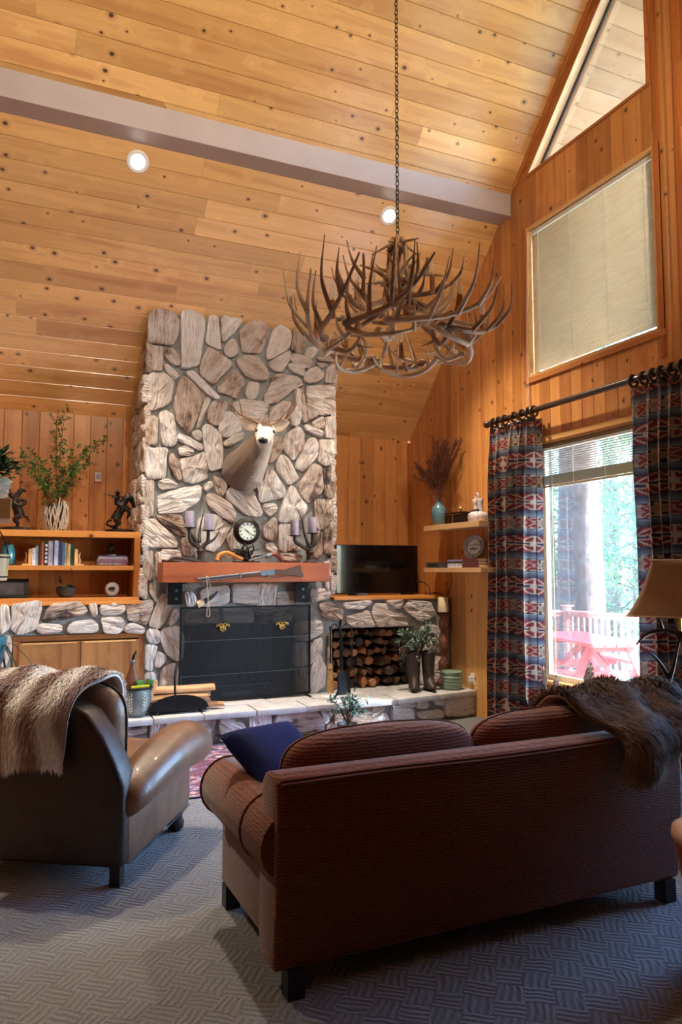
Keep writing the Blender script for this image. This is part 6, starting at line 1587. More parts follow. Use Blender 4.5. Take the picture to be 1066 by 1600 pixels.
for i in range(5):
    a0 = 2 * pi * i / 5 + .3
    antler([cyl(a0, .05, 3.48), cyl(a0 + .4, .16, 3.52), cyl(a0 + .5, .30, 3.53 + .03 * sin(3 * i))], [(.6, (0, 0, 1), .1)], .017, M['antlerpale'] if i % 2 else M['antler'], .004)
for i in range(6):                                # spokes
    a0 = 2 * pi * i / 6 + .2
    antler([cyl(a0, .05, 3.33), cyl(a0 + .05, .25, 3.22), cyl(a0 + .05, .50, 3.12)], [(.5, Vector((cos(a0), sin(a0), 1)), .16)], .019, M['antlerpale'] if i % 2 else M['antler'], .014)
M['sleeve'] = simple('amber_candle_sleeve', c3(170, 106, 44), .45, var=.3, scale=20)
def clear_mat():
    m = bpy.data.materials.new('clear_bulb_glass'); m.use_nodes = True; nt = m.node_tree; bs = nt.nodes['Principled BSDF']; out = nt.nodes['Material Output']
    n = nd(nt, 'ShaderNodeTexNoise', {'Scale': 20.}); nt.links.new(ramp(nt, n.outputs['Fac'], [(.3, (.85, .8, .74, 1)), (.7, (.95, .9, .85, 1))]), bs.inputs['Base Color']); bs.inputs['Roughness'].default_value = .08
    tr = nd(nt, 'ShaderNodeBsdfTransparent'); fr = nd(nt, 'ShaderNodeLayerWeight', {0: .35})
    mx = nd(nt, 'ShaderNodeMixShader', {0: math_(nt, 'ADD', math_(nt, 'MULTIPLY', fr.outputs[1], .7), .18), 1: tr.outputs[0], 2: bs.outputs[0]}); nt.links.new(mx.outputs[0], out.inputs[0]); return m
M['clear'] = clear_mat()
cpos = [(2 * pi * i / 8 + .25, .54, 3.12) for i in range(8)] + [(2 * pi * i / 3 + .9, .28, 3.33) for i in range(3)]
for a, r, z in cpos:
    p = cyl(a, r, z)
    s_ = MB().lathe([(.001, 0), (.016, 0), (.016, .11), (.011, .112), (.001, .112)], 12, p).build('candle_sleeve', M['sleeve'], ch, smooth=40)
    b_ = MB().lathe([(.001, .112), (.009, .114), (.0155, .14), (.0165, .158), (.012, .185), (.006, .205), (.002, .225), (.001, .232)], 12, p).build('bulb', M['clear'], s_, smooth=True)
# chain
lk = MB().v
def link_shape():
    k = MB(); m_ = 16; pts = []
    for i in range(m_):
        a = 2 * pi * i / m_; pts.append((.011 * cos(a), 0, .019 * sin(a)))
    P = [Vector(q) for q in pts] + [Vector(pts[0])]
    k.tube(P, .0032, 6, cap=False); return k.mesh('chain_link', smooth=True)
lm = link_shape(); z = 3.80; i = 0
while z < ZR - .03:
    o = link_mesh('chain_link', lm, M['iron'], ch, (0, 0, z - 2.92), (0, 0, (pi / 2 if i % 2 else 0) + .5)); z += .0315; i += 1
MB().lathe([(.06, ZR - .075), (.055, ZR - .055), (.02, ZR - .035), (.012, ZR - .02), (.001, ZR - .02)][::-1], 20, (CX0, CY0, 0)).build('ceiling_canopy', M['iron'], ch, smooth=40)

# =================================================================== CURTAINS, ROD, BLINDS
rd = empty('curtain_rod', (4.6, 4.15, 3.15), label='dark turned wooden curtain rod with ball finials above the picture window', cat='curtain rod')
RZ = 3.15
MB().tube([(4.6, 6.46, RZ), (4.6, 1.84, RZ)], .029, 14).build('pole', M['rod'], rd, smooth=40)
for y, s_ in ((6.46, 1), (1.84, -1)):
    MB().ball((4.6, y + s_ * .035, RZ), .040, 14, 10).build('finial', M['rod'], rd, smooth=True)
    MB().ring((4.6, y + s_ * .002, RZ), .024, .008, 'y', 16, 8).build('finial_collar', M['rod'], rd, smooth=True)
for y in (6.42, 4.15, 1.88): MB().cbox(4.59, R - .0005, y - .012, y + .012, RZ - .055, RZ - .026, .004).build('bracket', M['rod'], rd)
for y in [6.37, 6.28, 6.18, 6.02, 5.90, 5.79, 5.72] + [4.46, 4.35, 4.25, 4.17, 4.07, 3.97, 3.88]:
    r_ = MB().ring((4.6, y, RZ - .012), .048, .0125, 'y', 20, 8).build('ring', M['rod'], rd, smooth=True)
    r_.rotation_euler = (0, 0, 0)
    MB().ring((4.6, y, RZ - .074), .010, .003, 'x', 10, 6).build('eyelet', M['rod'], r_, smooth=True)
def textile(u, v):
    P_ = .41; t = (v % P_) / P_; a = min(t, 1 - t) * P_; uu = abs((u % .27) - .135)
    sgn = 1 if t < .5 else -1
    navy = c3(58, 58, 76); slate = c3(116, 122, 134); cream = c3(186, 170, 150); red = c3(136, 58, 60); teal = c3(132, 146, 150); tan = c3(150, 134, 116); dk = c3(60, 48, 54); maroon = c3(108, 48, 54)
    mixl = lambda p, q, s_: tuple(p[i] * (1 - s_) + q[i] * s_ for i in range(3))
    if a < .011: return navy if uu > .022 else cream
    if a < .020: return cream
    if a < .078:
        q = (uu + (a - .02) * 1.25) % .068
        if uu < .006: return cream
        return cream if q < .017 else (red if q < .046 else maroon)
    if a < .135: return mixl(navy, slate, (a - .078) / .057)
    if a < .143: return teal
    if a < .150: return navy
    b = a - .150                                     # .. .055 at the centre of the medallion band
    if uu < .050 - .25 * abs(b - .03) and not (uu < .02 and b < .012): return red if (int(uu * 120) + int(b * 120)) % 5 else cream
    if .085 < uu < .108 and .006 < b < .026: return dk
    if uu > .118 and b > .02: return mixl(tan, maroon, .35)
    return mixl(cream, tan, min(1, b / .05))
M['textile'] = vcol('woven_blanket_cloth', .9, .25, 500., .1, .16, .12, .34)
def curtain(name, label, y0t, y1t, y0b, y1b, zt, zb, nf, seed, flare):
    o = empty(name, (4.6, (y0b + y1b) / 2, zb), label=label, cat='curtain')
    r = random.Random(seed); O2 = wloc(o); NU, NV = 230, 330
    ph = [r.uniform(-.35, .35) for _ in range(nf + 2)]; amp = [r.uniform(.75, 1.15) for _ in range(nf + 2)]
    Lf = 1.75 * max(y1t - y0t, y1b - y0b)
    k = MB(); cols = []
    for j in range(NV + 1):
        v = j / NV; z = zt + (zb - zt) * v
        for i in range(NU + 1):
            u = i / NU; f = (u + .05 * sin(u * 7 + seed)) * nf; f = max(0, f); c_ = int(f)
            A = (.026 + .050 * min(1, v * 5)) * (amp[c_] * (1 - f % 1) + amp[c_ + 1] * (f % 1))
            pinch = 1 - .25 * (1 - min(1, v * 9))
            wv = sin(2 * pi * f + ph[c_] * sin(v * 2.2 + c_))
            y0 = y0t + (y0b - y0t) * v; y1 = y1t + (y1b - y1t) * v
            fl_ = flare * max(0, v - .9) * 10 * (1 - u) ** 2 * .1
            y = y0 + (y1 - y0) * u + .018 * sin(4 * pi * f + 1) * pinch - fl_
            x = 4.6 + A * wv * pinch + .012 * sin(v * 7 + u * 5)
            if flare and u < .2: q_ = 1 - u / .2; x = x * (1 - q_) + q_ * (4.575 + .12 * q_); y += .05 * q_ * (1 - q_)
            k.v.append((x, y, z)); cols.append(textile(u * Lf, v * (zt - zb) + .03 * sin(u * 3)))
    w = NU + 1
    k.f = [(b * w + a, b * w + a + 1, (b + 1) * w + a + 1, (b + 1) * w + a) for b in range(NV) for a in range(NU)]
    me = bpy.data.meshes.new('cloth'); me.from_pydata([(p[0] - O2.x, p[1] - O2.y, p[2] - O2.z) for p in k.v], [], k.f); me.shade_smooth()
    at = me.color_attributes.new('Col', 'FLOAT_COLOR', 'POINT'); buf = []
    for c_ in cols: buf += list(c_)[:3] + [1.]
    at.data.foreach_set('color', buf)
    link_mesh('cloth', me, M['textile'], o)
    k = MB(); k.grid(lambda u, v: (4.6 + .03 * sin(2 * pi * u * nf), y0t + (y1t - y0t) * u, zt + .012 - .04 * v), 60, 2)
    me = modmesh(k.mesh('hd', O2), [('SOLIDIFY', dict(thickness=.006))]); me.shade_smooth(); link_mesh('heading_tape', me, M['rod'], o)
    return o
curtain('patterned_curtain', 'gathered geometric red, navy and cream curtain between shelf and picture window', 5.70, 6.42, 5.74, 6.49, 3.075, .09, 5, 5, 1.5)
curtain('patterned_curtain', 'gathered geometric red, navy and cream curtain right of the picture window', 3.84, 4.47, 3.80, 4.45, 3.075, .09, 5, 9, 0)

M['slat'] = None
def slat_mat():
    m, nt, bs = newmat('blind_slat'); out = nt.nodes['Material Output']
    n = nd(nt, 'ShaderNodeTexNoise', {'Vector': objco(nt), 'Scale': 6.}); col = ramp(nt, n.outputs['Fac'], [(.3, c3(224, 208, 180)), (.7, c3(234, 220, 194))])
    nt.links.new(col, bs.inputs['Base Color']); bs.inputs['Roughness'].default_value = .5
    tr = nd(nt, 'ShaderNodeBsdfTranslucent', {'Color': col}); mx = nd(nt, 'ShaderNodeMixShader', {0: .26, 1: bs.outputs[0], 2: tr.outputs[0]}); nt.links.new(mx.outputs[0], out.inputs[0]); return m
M['slat'] = slat_mat()
M['slatbr'] = simple('tan_slat', c3(150, 128, 90), .5, var=.15)
def slat_mesh(L, w=.025):
    k = MB(); k.grid(lambda u, v: ((v - .5) * w, (u - .5) * L, .0022 * (1 - (2 * v - 1) ** 2)), 1, 4)
    me = modmesh(k.mesh('slat'), [('SOLIDIFY', dict(thickness=.0006))]); me.shade_smooth(); return me
def blind(name, label, y0, y1, zt, zb, tilt, flip=False):
    if flip: y0, y1 = mirror(y1), mirror(y0)
    o = empty(name, (R + .045, (y0 + y1) / 2, zb), label=label, cat='blind')
    MB().cbox(R + .028, R + .062, y0, y1, zt - .04, zt, .003).build('head_rail', M['sash'], o)
    me = slat_mesh(y1 - y0 - .01); z = zt - .055
    while z > zb + .025:
        link_mesh('slat', me, M['slat'], o, (0, 0, z - zb), (0, tilt, 0)); z -= .0215
    MB().cbox(R + .038, R + .054, y0 + .004, y1 - .004, zb, zb + .014, .003).build('bottom_rail', M['sash'], o)
    n = 4
    for i in range(n):
        y = y0 + (y1 - y0) * (.07 + .86 * i / (n - 1))
        MB().tube([(R + .030, y, zt - .04), (R + .030, y, zb + .01)], .0028, 5).build('ladder_cord', M['white'], o)
    return o
b2 = blind('closed_blind', 'closed cream slatted blind in the upper gable window', 4.32, 5.915, 5.055, 3.56, radians(68))
MB().tube([(R - .025, 5.90, 5.0), (R - .03, 5.93, 4.2), (R - .03, 5.955, 3.2)], .0022, 5).tube([(R - .025, 5.885, 5.0), (R - .03, 5.91, 4.2), (R - .03, 5.935, 3.25)], .0022, 5).build('pull_cord', M['white'], b2)
blind('closed_blind', 'closed cream slatted blind in the upper window of the near half', 4.32, 5.915, 5.055, 3.56, radians(68), True)
b1 = empty('raised_blind', (R + .045, 5.17, 2.42), label='half raised tan slatted blind at the top of the picture window', cat='blind')
MB().cbox(R + .028, R + .062, 4.46, 5.88, 2.79, 2.828, .003).build('head_rail', M['slatbr'], b1)
me = slat_mesh(1.41)
for i in range(12): link_mesh('slat', me, M['slatbr'], b1, (0, 0, 2.775 - i * .0215 - 2.42), (0, radians(8), 0))
for i in range(26): link_mesh('slat', me, M['slatbr'], b1, (.0015 * sin(i * 2.1), 0, 2.52 - i * .0036 - 2.42), (0, radians(3), 0))
MB().cbox(R + .036, R + .056, 4.465, 5.875, 2.406, 2.424, .003).build('bottom_rail', M['slatbr'], b1)
for i in range(4):
    y = 4.56 + 1.22 * i / 3; MB().tube([(R + .030, y, 2.79), (R + .030, y, 2.42)], .0028, 5).build('ladder_cord', M['white'], b1)
MB().tube([(R + .02, 5.66, 2.79), (R + .015, 5.66, .62)], .0022, 5).build('pull_cord', M['white'], b1)

# =================================================================== SOFA
def fabric_mat(name, col, rib=90.):
    m, nt, bs = newmat(name); co = objco(nt)
    w = nd(nt, 'ShaderNodeTexNoise', {'Vector': nd(nt, 'ShaderNodeVectorMath', {0: co, 1: (rib * .55, rib * .55, rib * 1.5)}, operation='MULTIPLY').outputs[0], 'Scale': 1., 'Detail': 2.})
    wv = nd(nt, 'ShaderNodeTexWave', {'Vector': co, 'Scale': 24., 'Distortion': 2.5, 'Detail': 2.}, bands_direction='Z')
    h = math_(nt, 'ADD', math_(nt, 'MULTIPLY', w.outputs['Fac'], .8), math_(nt, 'MULTIPLY', wv.outputs['Fac'], .35))
    lo = tuple(v * .55 for v in col[:3]) + (1,); hi = tuple(min(1, v * 1.25) for v in col[:3]) + (1,)
    nt.links.new(ramp(nt, h, [(.35, lo), (.75, hi)]), bs.inputs['Base Color']); bs.inputs['Roughness'].default_value = .92; bs.inputs['Sheen Weight'].default_value = .35
    bs.inputs['Specular IOR Level'].default_value = .15
    bump(nt, bs, h, .7, .006); return m
M['rust'] = fabric_mat('rust_chenille', c3(112, 56, 34))
M['leg'] = simple('dark_leg', c3(32, 24, 22), .4, var=.2)
M['pipe'] = simple('rust_piping', c3(104, 54, 38), .9, var=.2, scale=80)
def bevprism(poly, h0, h1, plane, bev, seg=3):
    k = MB().prism(poly, h0, h1, plane); bm = bmesh.new(); vs_ = [bm.verts.new(p) for p in k.v]
    for f in k.f: bm.faces.new([vs_[i] for i in f])
    bmesh.ops.recalc_face_normals(bm, faces=bm.faces)
    ee = [e for e in bm.edges if len(e.link_faces) == 2 and e.calc_face_angle(0) > radians(40)]
    bmesh.ops.bevel(bm, geom=ee, offset=bev, segments=seg, profile=.5, affect='EDGES', clamp_overlap=True)
    o = MB(); o.addbm(bm); return o
def pillow(c, s, p=3.2, nu=28, nv=14, crown=.0, sag=0.):
    """soft cushion: superellipse outline, crowned faces, seam round the middle (thin axis y)"""
    k = MB()
    def se(a, e): return math.copysign(abs(a) ** (2 / e), a)
    for j in range(nv + 1):
        ph = -pi / 2 + pi * j / nv
        for i in range(nu):
            th = 2 * pi * i / nu
            x = se(cos(th), p) * abs(cos(ph)) ** (.55); z = se(sin(th), p) * abs(cos(ph)) ** (.55); y = se(sin(ph), 2.2)
            k.v.append((c[0] + x * s[0] / 2, c[1] + y * s[1] / 2, c[2] + z * s[2] / 2 + crown * (1 - x * x) * (z > 0) * z - sag * 0))
    k.f = [(j * nu + i, j * nu + (i + 1) % nu, (j + 1) * nu + (i + 1) % nu, (j + 1) * nu + i) for j in range(nv) for i in range(nu)]
    return k
def seam_loop(c, s, p, r, n=48, crown=0):
    def se(a, e): return math.copysign(abs(a) ** (2 / e), a)
    pts = []
    for i in range(n + 1):
        th = 2 * pi * i / n; x, z = se(cos(th), p), se(sin(th), p)
        pts.append((c[0] + x * s[0] / 2, c[1], c[2] + z * s[2] / 2 + crown * (1 - x * x) * (z > 0) * z))
    return MB().tube(pts, r, 6, cap=False)
sf = empty('sofa', (.945, 2.70, 0), radians(.8), 'rust brown chenille sofa seen from behind with rolled arms', 'sofa')
SW = 2.11
MB().cbox(.06, SW - .06, .03, .90, .105, .40, .02).build('base', M['rust'], sf, smooth=40, local=True)
bevprism([(.035, .10), (.0, .45), (-.005, .76), (.015, .805), (.06, .822), (.15, .815), (.19, .77), (.22, .40), (.22, .10)], .0, SW, 'yz', .018).build('back', M['rust'], sf, smooth=40, local=True)
for z, y in ((.806, .006), (.795, -.008)):
    pts = [(.01 + (SW - .02) * t, y - .004, z + .004 * sin(t * 9)) for t in [i / 20 for i in range(21)]]
    MB().tube(pts, .0055, 6).build('piping', M['pipe'], sf, smooth=True, local=True)
for sd in (0, 1):
    mx = (lambda u: u) if sd == 0 else (lambda u: SW - u)
    prof = [(.055, .105), (.055, .43)] + [(.085 + .138 * cos(t), .548 + .138 * sin(t)) for t in [radians(225 - i * 17.5) for i in range(15)]] + [(.20, .50), (.205, .105)]
    prof = [(mx(a), b) for a, b in prof]
    MB().prism(prof, .04, .93, 'xz').mesh('x')
    bevprism(prof, .04, .935, 'xz', .012, 2).build('arm', M['rust'], sf, smooth=45, local=True)
    loop = [(mx(.085 + .14 * cos(t)), 0, .548 + .14 * sin(t)) for t in [radians(238 - i * 15) for i in range(19)]]
    for v in (.30, .935): MB().tube([(p[0], v, p[2]) for p in loop], .006, 6).build('piping', M['pipe'], sf, smooth=True, local=True)
for i, (a, b) in enumerate(((.12, 1.052), (1.058, 1.99))):
    MB().cbox(max(a, .207), min(b, 1.903), .20, .94, .40, .53, .035).build('seat_cushion', M['rust'], sf, smooth=50, local=True)
    c_ = ((a + b) / 2, .275, .685); s_ = (b - a + .02, .25, .42)
    bc_ = pillow(c_, s_, 5.0, 36, 16, .035).build('back_cushion', M['rust'], sf, smooth=True, local=True)
    seam_loop((c_[0], c_[1] - .0, c_[2]), (s_[0] + .002, 0, s_[2] + .002), 5.0, .004, 60, .035).build('piping', M['pipe'], bc_, smooth=True, local=True)
for u in (.05, SW - .12):
    for v in (.015, .84): MB().prism([(u, v), (u + .07, v), (u + .07, v + .07), (u, v + .07)], .0, .105).build('leg', M['leg'], sf, local=True)
MB().box(.10, SW - .10, .06, .88, .095, .105).build('dust_cover', M['black'], sf, local=True)

M['navy'] = simple('navy_satin', c3(20, 30, 84), .75, var=.2, scale=14, bmp=.15, bscale=30, spec=.08)
def cush(name, loc, rot, s, mat, label):
    def se(a, e): return math.copysign(abs(a) ** (2 / e), a)
    k = MB(); N_ = 18
    def fn(side):
        def g(u, v):
            x, z = u * 2 - 1, v * 2 - 1
            pin = 1 + .10 * (x * x * z * z) - .07 * (x * x + z * z) * (1 - x * x * z * z)
            return (x * s[0] / 2 * pin, side * s[1] / 2 * ((1 - x ** 4) * (1 - z ** 4)) ** .45, z * s[0] / 2 * pin)
        return g
    k.grid(fn(1), N_, N_); k.grid(fn(-1), N_, N_)
    o = link_mesh(name, k.mesh(name, smooth=True), mat, None, loc, rot); return tag(o, label, 'cushion')
pw_ = cush('throw_pillow', (1.166, 3.326, .742), (0, 0, 0), (.40, .15), M['navy'], 'navy blue throw pillow between the sofa arm and back cushion')
Xp = Vector((.94, .34, 0)).normalized(); Zp = Vector((-.302, .833, .464)); Zp = (Zp - Xp * Zp.dot(Xp)).normalized(); Yp = Zp.cross(Xp)
pw_.rotation_euler = Matrix((Xp, Yp, Zp)).transposed().to_euler()

# ---- fur
def strands(mb, cols, P, Nn, flow, L, w, r, colf):
    d = (flow + Nn * r.uniform(.12, .5) + rdir(r) * .35).normalized(); s_ = d.cross(Nn)
    if s_.length < 1e-4: return
    s_ = s_.normalized() * w; e = P + d * L * .6 + Nn * L * .1; t = P + d * L - Vector((0, 0, L * .15))
    mb.add([P - s_, P + s_, e + s_ * .6, e - s_ * .6, t], [(0, 1, 2, 3), (3, 2, 4)])
    c0 = colf(P); 
    for f in (.75, .75, 1., 1., 1.15): cols.append([min(1, v * f) for v in c0])
def drape(name, label, parent_xf, path, w0, w1, edge, hem, colf, nst, L, seed, NU=60, NV=44, ripple=.012, cat='throw'):
    """hide laid over a back: path gives (v, z) of its cross-section; strands of fur cover it"""
    o = empty(name, parent_xf[0], parent_xf[1], label, cat)
    pp = spline([(0, a, b) for a, b in path], 8); n = len(pp); r = random.Random(seed)
    def pos(u, v):
        vv = v * hem(u); x = w0 + (w1 - w0) * u; x += edge(u, v)
        f = vv * (n - 1); i = min(int(f), n - 2); q = pp[i].lerp(pp[i + 1], f - i)
        a = pp[min(i + 1, n - 1)] - pp[max(i - 1, 0)]; nv = Vector((0, a.z, -a.y)).normalized()
        if nv.z < 0 and nv.y > 0: nv = -nv
        h = ripple * mnoise.noise((x * 7, vv * 6, seed)) + ripple * .6 * sin(x * 17 + vv * 3)
        return Vector((x, q.y, q.z)) + nv * (h + ripple)
    k = MB(); k.grid(lambda u, v: pos(u, v), NU, NV)
    me = modmesh(k.mesh('pelt'), [('SOLIDIFY', dict(thickness=.012))]); me.shade_smooth()
    paint(me, lambda p: [c * .8 for c in colf(p)]); link_mesh('pelt', me, M['furv'], o)
    m_ = MB(); cols = []
    for _ in range(nst):
        u, v = r.random(), r.random(); P = pos(u, v); e = .01
        a = pos(min(1, u + e), v) - P if u < .98 else P - pos(u - e, v); b = pos(u, min(1, v + e)) - P if v < .98 else P - pos(u, v - e)
        nn = a.cross(b).normalized()
        if nn.y > 0 and nn.z < .3 or nn.z < -.2: nn = -nn
        fl_ = b.normalized() + a.normalized() * .5 * mnoise.noise((P.x * 5, P.z * 5, seed + 3.)) * 1.5
        strands(m_, cols, P + nn * .004, nn, fl_.normalized(), L * r.uniform(.6, 1.25), .0032, r, colf)
    me = bpy.data.meshes.new('fur'); me.from_pydata(m_.v, [], m_.f)
    at = me.color_attributes.new('Col', 'FLOAT_COLOR', 'POINT'); buf = []
    for c_ in cols: buf += list(c_)[:3] + [1.]
    at.data.foreach_set('color', buf)
    f_ = link_mesh('fur', me, M['furv'], o); f_['kind'] = 'stuff'
    return o
M['furv'] = vcol('animal_fur', .7, 0, 200., .05, .1, .2)
def dark_fur(p):
    n_ = mnoise.noise((p[0] * 4, p[1] * 4, p[2] * 5)) + .5 * mnoise.noise((p[0] * 16, p[1] * 12, p[2] * 12))
    t = max(0, min(1, .45 + .7 * n_)); a, b = c3(38, 28, 26), c3(150, 118, 96)
    if p[0] < 1.64 + .1 * n_: t = min(1, t + .35)
    return [a[i] + (b[i] - a[i]) * t for i in range(3)]
drape('dark_fur_throw', 'shaggy dark brown fur throw over the right end of the sofa back', ((.945, 2.70, 0), radians(.8)),
      [(.50, .72), (.43, .86), (.32, .94), (.20, .93), (.06, .86), (-.03, .80), (-.04, .66)], 1.58, 2.26,
      lambda u, v: (.11 * (v - .25) * (1 - u) ** 1.5 + .03 * sin(v * 9)) if u < .9 else 0, lambda u: .93 + .07 * sin(u * 7 + .5), dark_fur, 30000, .085, 3, ripple=.03)

# =================================================================== ARMCHAIR
M['hide'] = simple('worn_brown_leather', c3(112, 78, 56), .38, var=.35, scale=7, bmp=.25, bscale=110, coat=.15)
M['hidedk'] = simple('dark_brown_leather', c3(52, 34, 28), .42, var=.3, scale=7, bmp=.25, bscale=110)
ac = empty('armchair', (.55, 3.98, 0), radians(-32.7), 'brown leather club armchair with rolled arms, seen from behind', 'armchair')
bevprism([(-.86, .10), (.02, .10), (.02, .50), (-.03, .62), (-.10, .75), (-.19, .865), (-.27, .90), (-.57, .90), (-.65, .865), (-.74, .75), (-.81, .62), (-.86, .50)], -.01, .17, 'xz', .03, 3).build('outer_back', M['hidedk'], ac, smooth=45, local=True)
MB().cbox(-.80, -.04, .16, .90, .10, .40, .02).build('base', M['hide'], ac, smooth=40, local=True)
pillow((-.42, .27, .69), (.64, .26, .54), 4.2, 36, 16, .03).build('back_cushion', M['hide'], ac, smooth=True, local=True)
seam_loop((-.42, .27, .69), (.645, 0, .545), 4.2, .007, 60, .03).build('piping', M['hidedk'], ac, smooth=True, local=True)
pillow((-.42, .62, .0), (.62, .64, .2), 6, 32, 12).mesh('x')
MB().cbox(-.73, -.11, .22, .95, .40, .54, .045).build('seat_cushion', M['hide'], ac, smooth=50, local=True)
for sd in (0, 1):
    mx = (lambda u: u) if sd == 0 else (lambda u: -.84 - u)
    # rolled arm: swept section that grows toward the front and curls over its end
    k = MB(); n = 18; secs = []
    for j, (v, uc, zc, rr) in enumerate([(.02, -.01, .40, .075), (.10, -.005, .435, .105), (.33, .0, .49, .125), (.60, .005, .53, .138), (.84, .01, .53, .145), (.98, .01, .51, .142), (1.04, .01, .495, .115), (1.055, .01, .485, .06)]):
        for i in range(n):
            t = 2 * pi * i / n; k.v.append((mx(uc + rr * 1.1 * cos(t)), v, zc + rr * sin(t)))
    k.f = [(j * n + i, j * n + (i + 1) % n, (j + 1) * n + (i + 1) % n, (j + 1) * n + i) for j in range(7) for i in range(n)] + [tuple(range(n)), tuple(range(7 * n, 8 * n))]
    me = modmesh(k.mesh('arm_roll'), [('SUBSURF', dict(levels=1))]); me.shade_smooth()
    link_mesh('arm_roll', me, M['hide'], ac)
    a, b = sorted((mx(.025), mx(-.12)))
    bevprism([(.05, .10), (.93, .13), (.955, .20), (.95, .46), (.05, .40)], a, b, 'yz', .018).build('arm_panel', M['hide'], ac, smooth=45, local=True)
    k = MB()
    for i in range(46):
        t = i / 45; k.ball((mx(.028), .06 + .87 * t, .108 + .03 * t * t), .0055, 6, 4)
    k.build('nailhead_trim', M['steel'], ac, smooth=True, local=True)
    MB().prism([(mx(-.005), .02), (mx(-.06), .02), (mx(-.06), .075), (mx(-.005), .075)], 0, .10).build('rear_leg', M['leg'], ac, local=True)
    MB().lathe([(.001, 0), (.032, 0), (.05, .02), (.055, .055), (.04, .085), (.045, .10), (.001, .10)], 18, (mx(-.035), .86, 0)).build('bun_foot', M['leg'], ac, smooth=45, local=True)
MB().box(-.78, -.06, .04, .86, .09, .10).build('dust_cover', M['black'], ac, local=True)
def pale_fur(p):
    st = .5 + .5 * sin((p[0] + .03 * mnoise.noise((p[1] * 5, p[2] * 5, 1.))) * 31.0 + .6 * sin(p[2] * 9)); n_ = mnoise.noise((p[0] * 9, p[1] * 9, p[2] * 6)) * .3
    t = max(0, min(1, (st - .22) * 1.7 + n_ * 1.3)); a, b = c3(164, 138, 130), c3(252, 247, 246)
    return [a[i] + (b[i] - a[i]) * t for i in range(3)]
drape('striped_fur_throw', 'pale and brown striped fur throw draped over the armchair back', ((.55, 3.98, 0), radians(-32.7)),
      [(.44, .80), (.40, .94), (.30, 1.005), (.16, .995), (.02, .94), (-.035, .85), (-.05, .70), (-.05, .56)], -1.0, -.20,
      lambda u, v: -.16 * max(0, v - .35) * u * u + .012 * sin(v * 8), lambda u: .96 + .04 * sin(u * 6), pale_fur, 26000, .042, 8, ripple=.022)

# =================================================================== RUG
def rugcol(x, y, W_, H_):
    navy = c3(44, 42, 78); red = c3(138, 34, 48); wine = c3(92, 30, 52); cream = c3(198, 178, 172); rose = c3(170, 96, 100); blue = c3(86, 92, 140)
    d = min(x, W_ - x, y, H_ - y)
    q = lambda s_: (int(x / s_) + int(y / s_)) % 2
    if d < .02: return navy
    if d < .05: return cream if int((x + y) / .03) % 2 else red
    if d < .17:
        s_ = x if min(y, H_ - y) < min(x, W_ - x) else y; m_ = abs((s_ % .13) - .065); b = abs(d - .11)
        return cream if m_ + b < .03 else (red if m_ + b < .055 else navy)
    if d < .20: return cream if int((x - y) / .03) % 2 else blue
    cx, cy = abs((x % .44) - .22), abs((y % .30) - .15); r = cx * .8 + cy
    jag = .012 * (int(cx * 60) % 2)
    if r < .035 + jag: return cream
    if r < .07 + jag: return navy
    if r < .10 + jag: return red
    if r < .118 + jag: return cream
    if r < .165: return blue if int(cx * 40) % 3 else rose
    return wine if (int(x * 45) * 7 + int(y * 45) * 13) % 9 else rose
RX0, RX1, RY0, RY1 = .15, 3.3, 5.30, 6.74
rg_ = empty('oriental_rug', ((RX0 + RX1) / 2, (RY0 + RY1) / 2, 0), label='red and navy oriental rug on the carpet before the hearth', cat='rug')
NX, NY = 260, 120
k = MB(); k.grid(lambda u, v: (RX0 + (RX1 - RX0) * u, RY0 + (RY1 - RY0) * v, .010 + .0015 * sin(u * 40)), NX, NY)
O2 = wloc(rg_); me = bpy.data.meshes.new('pile'); me.from_pydata([(p[0] - O2.x, p[1] - O2.y, p[2]) for p in k.v], [], k.f)
paint(me, lambda p: rugcol(p.x + O2.x - RX0 + 1e-4, p.y + O2.y - RY0 + 1e-4, RX1 - RX0, RY1 - RY0))
M['rug'] = vcol('wool_rug', .95, .4, 300., .3, .18, .1); link_mesh('pile', me, M['rug'], rg_)
MB().cbox(RX0, RX1, RY0, RY1, .001, .0085, .003).build('backing', M['navy'], rg_)
for x in (RX0, RX1):
    k = MB(); r_ = random.Random(int(x * 10)); s_ = -1 if x == RX0 else 1; y = RY0 + .01
    while y < RY1: k.tube([(x, y, .006), (x + s_ * .05, y + r_.uniform(-.006, .006), .003)], .002, 3); y += .012
    f_ = k.build('fringe', M['cord'], rg_); f_['kind'] = 'stuff'

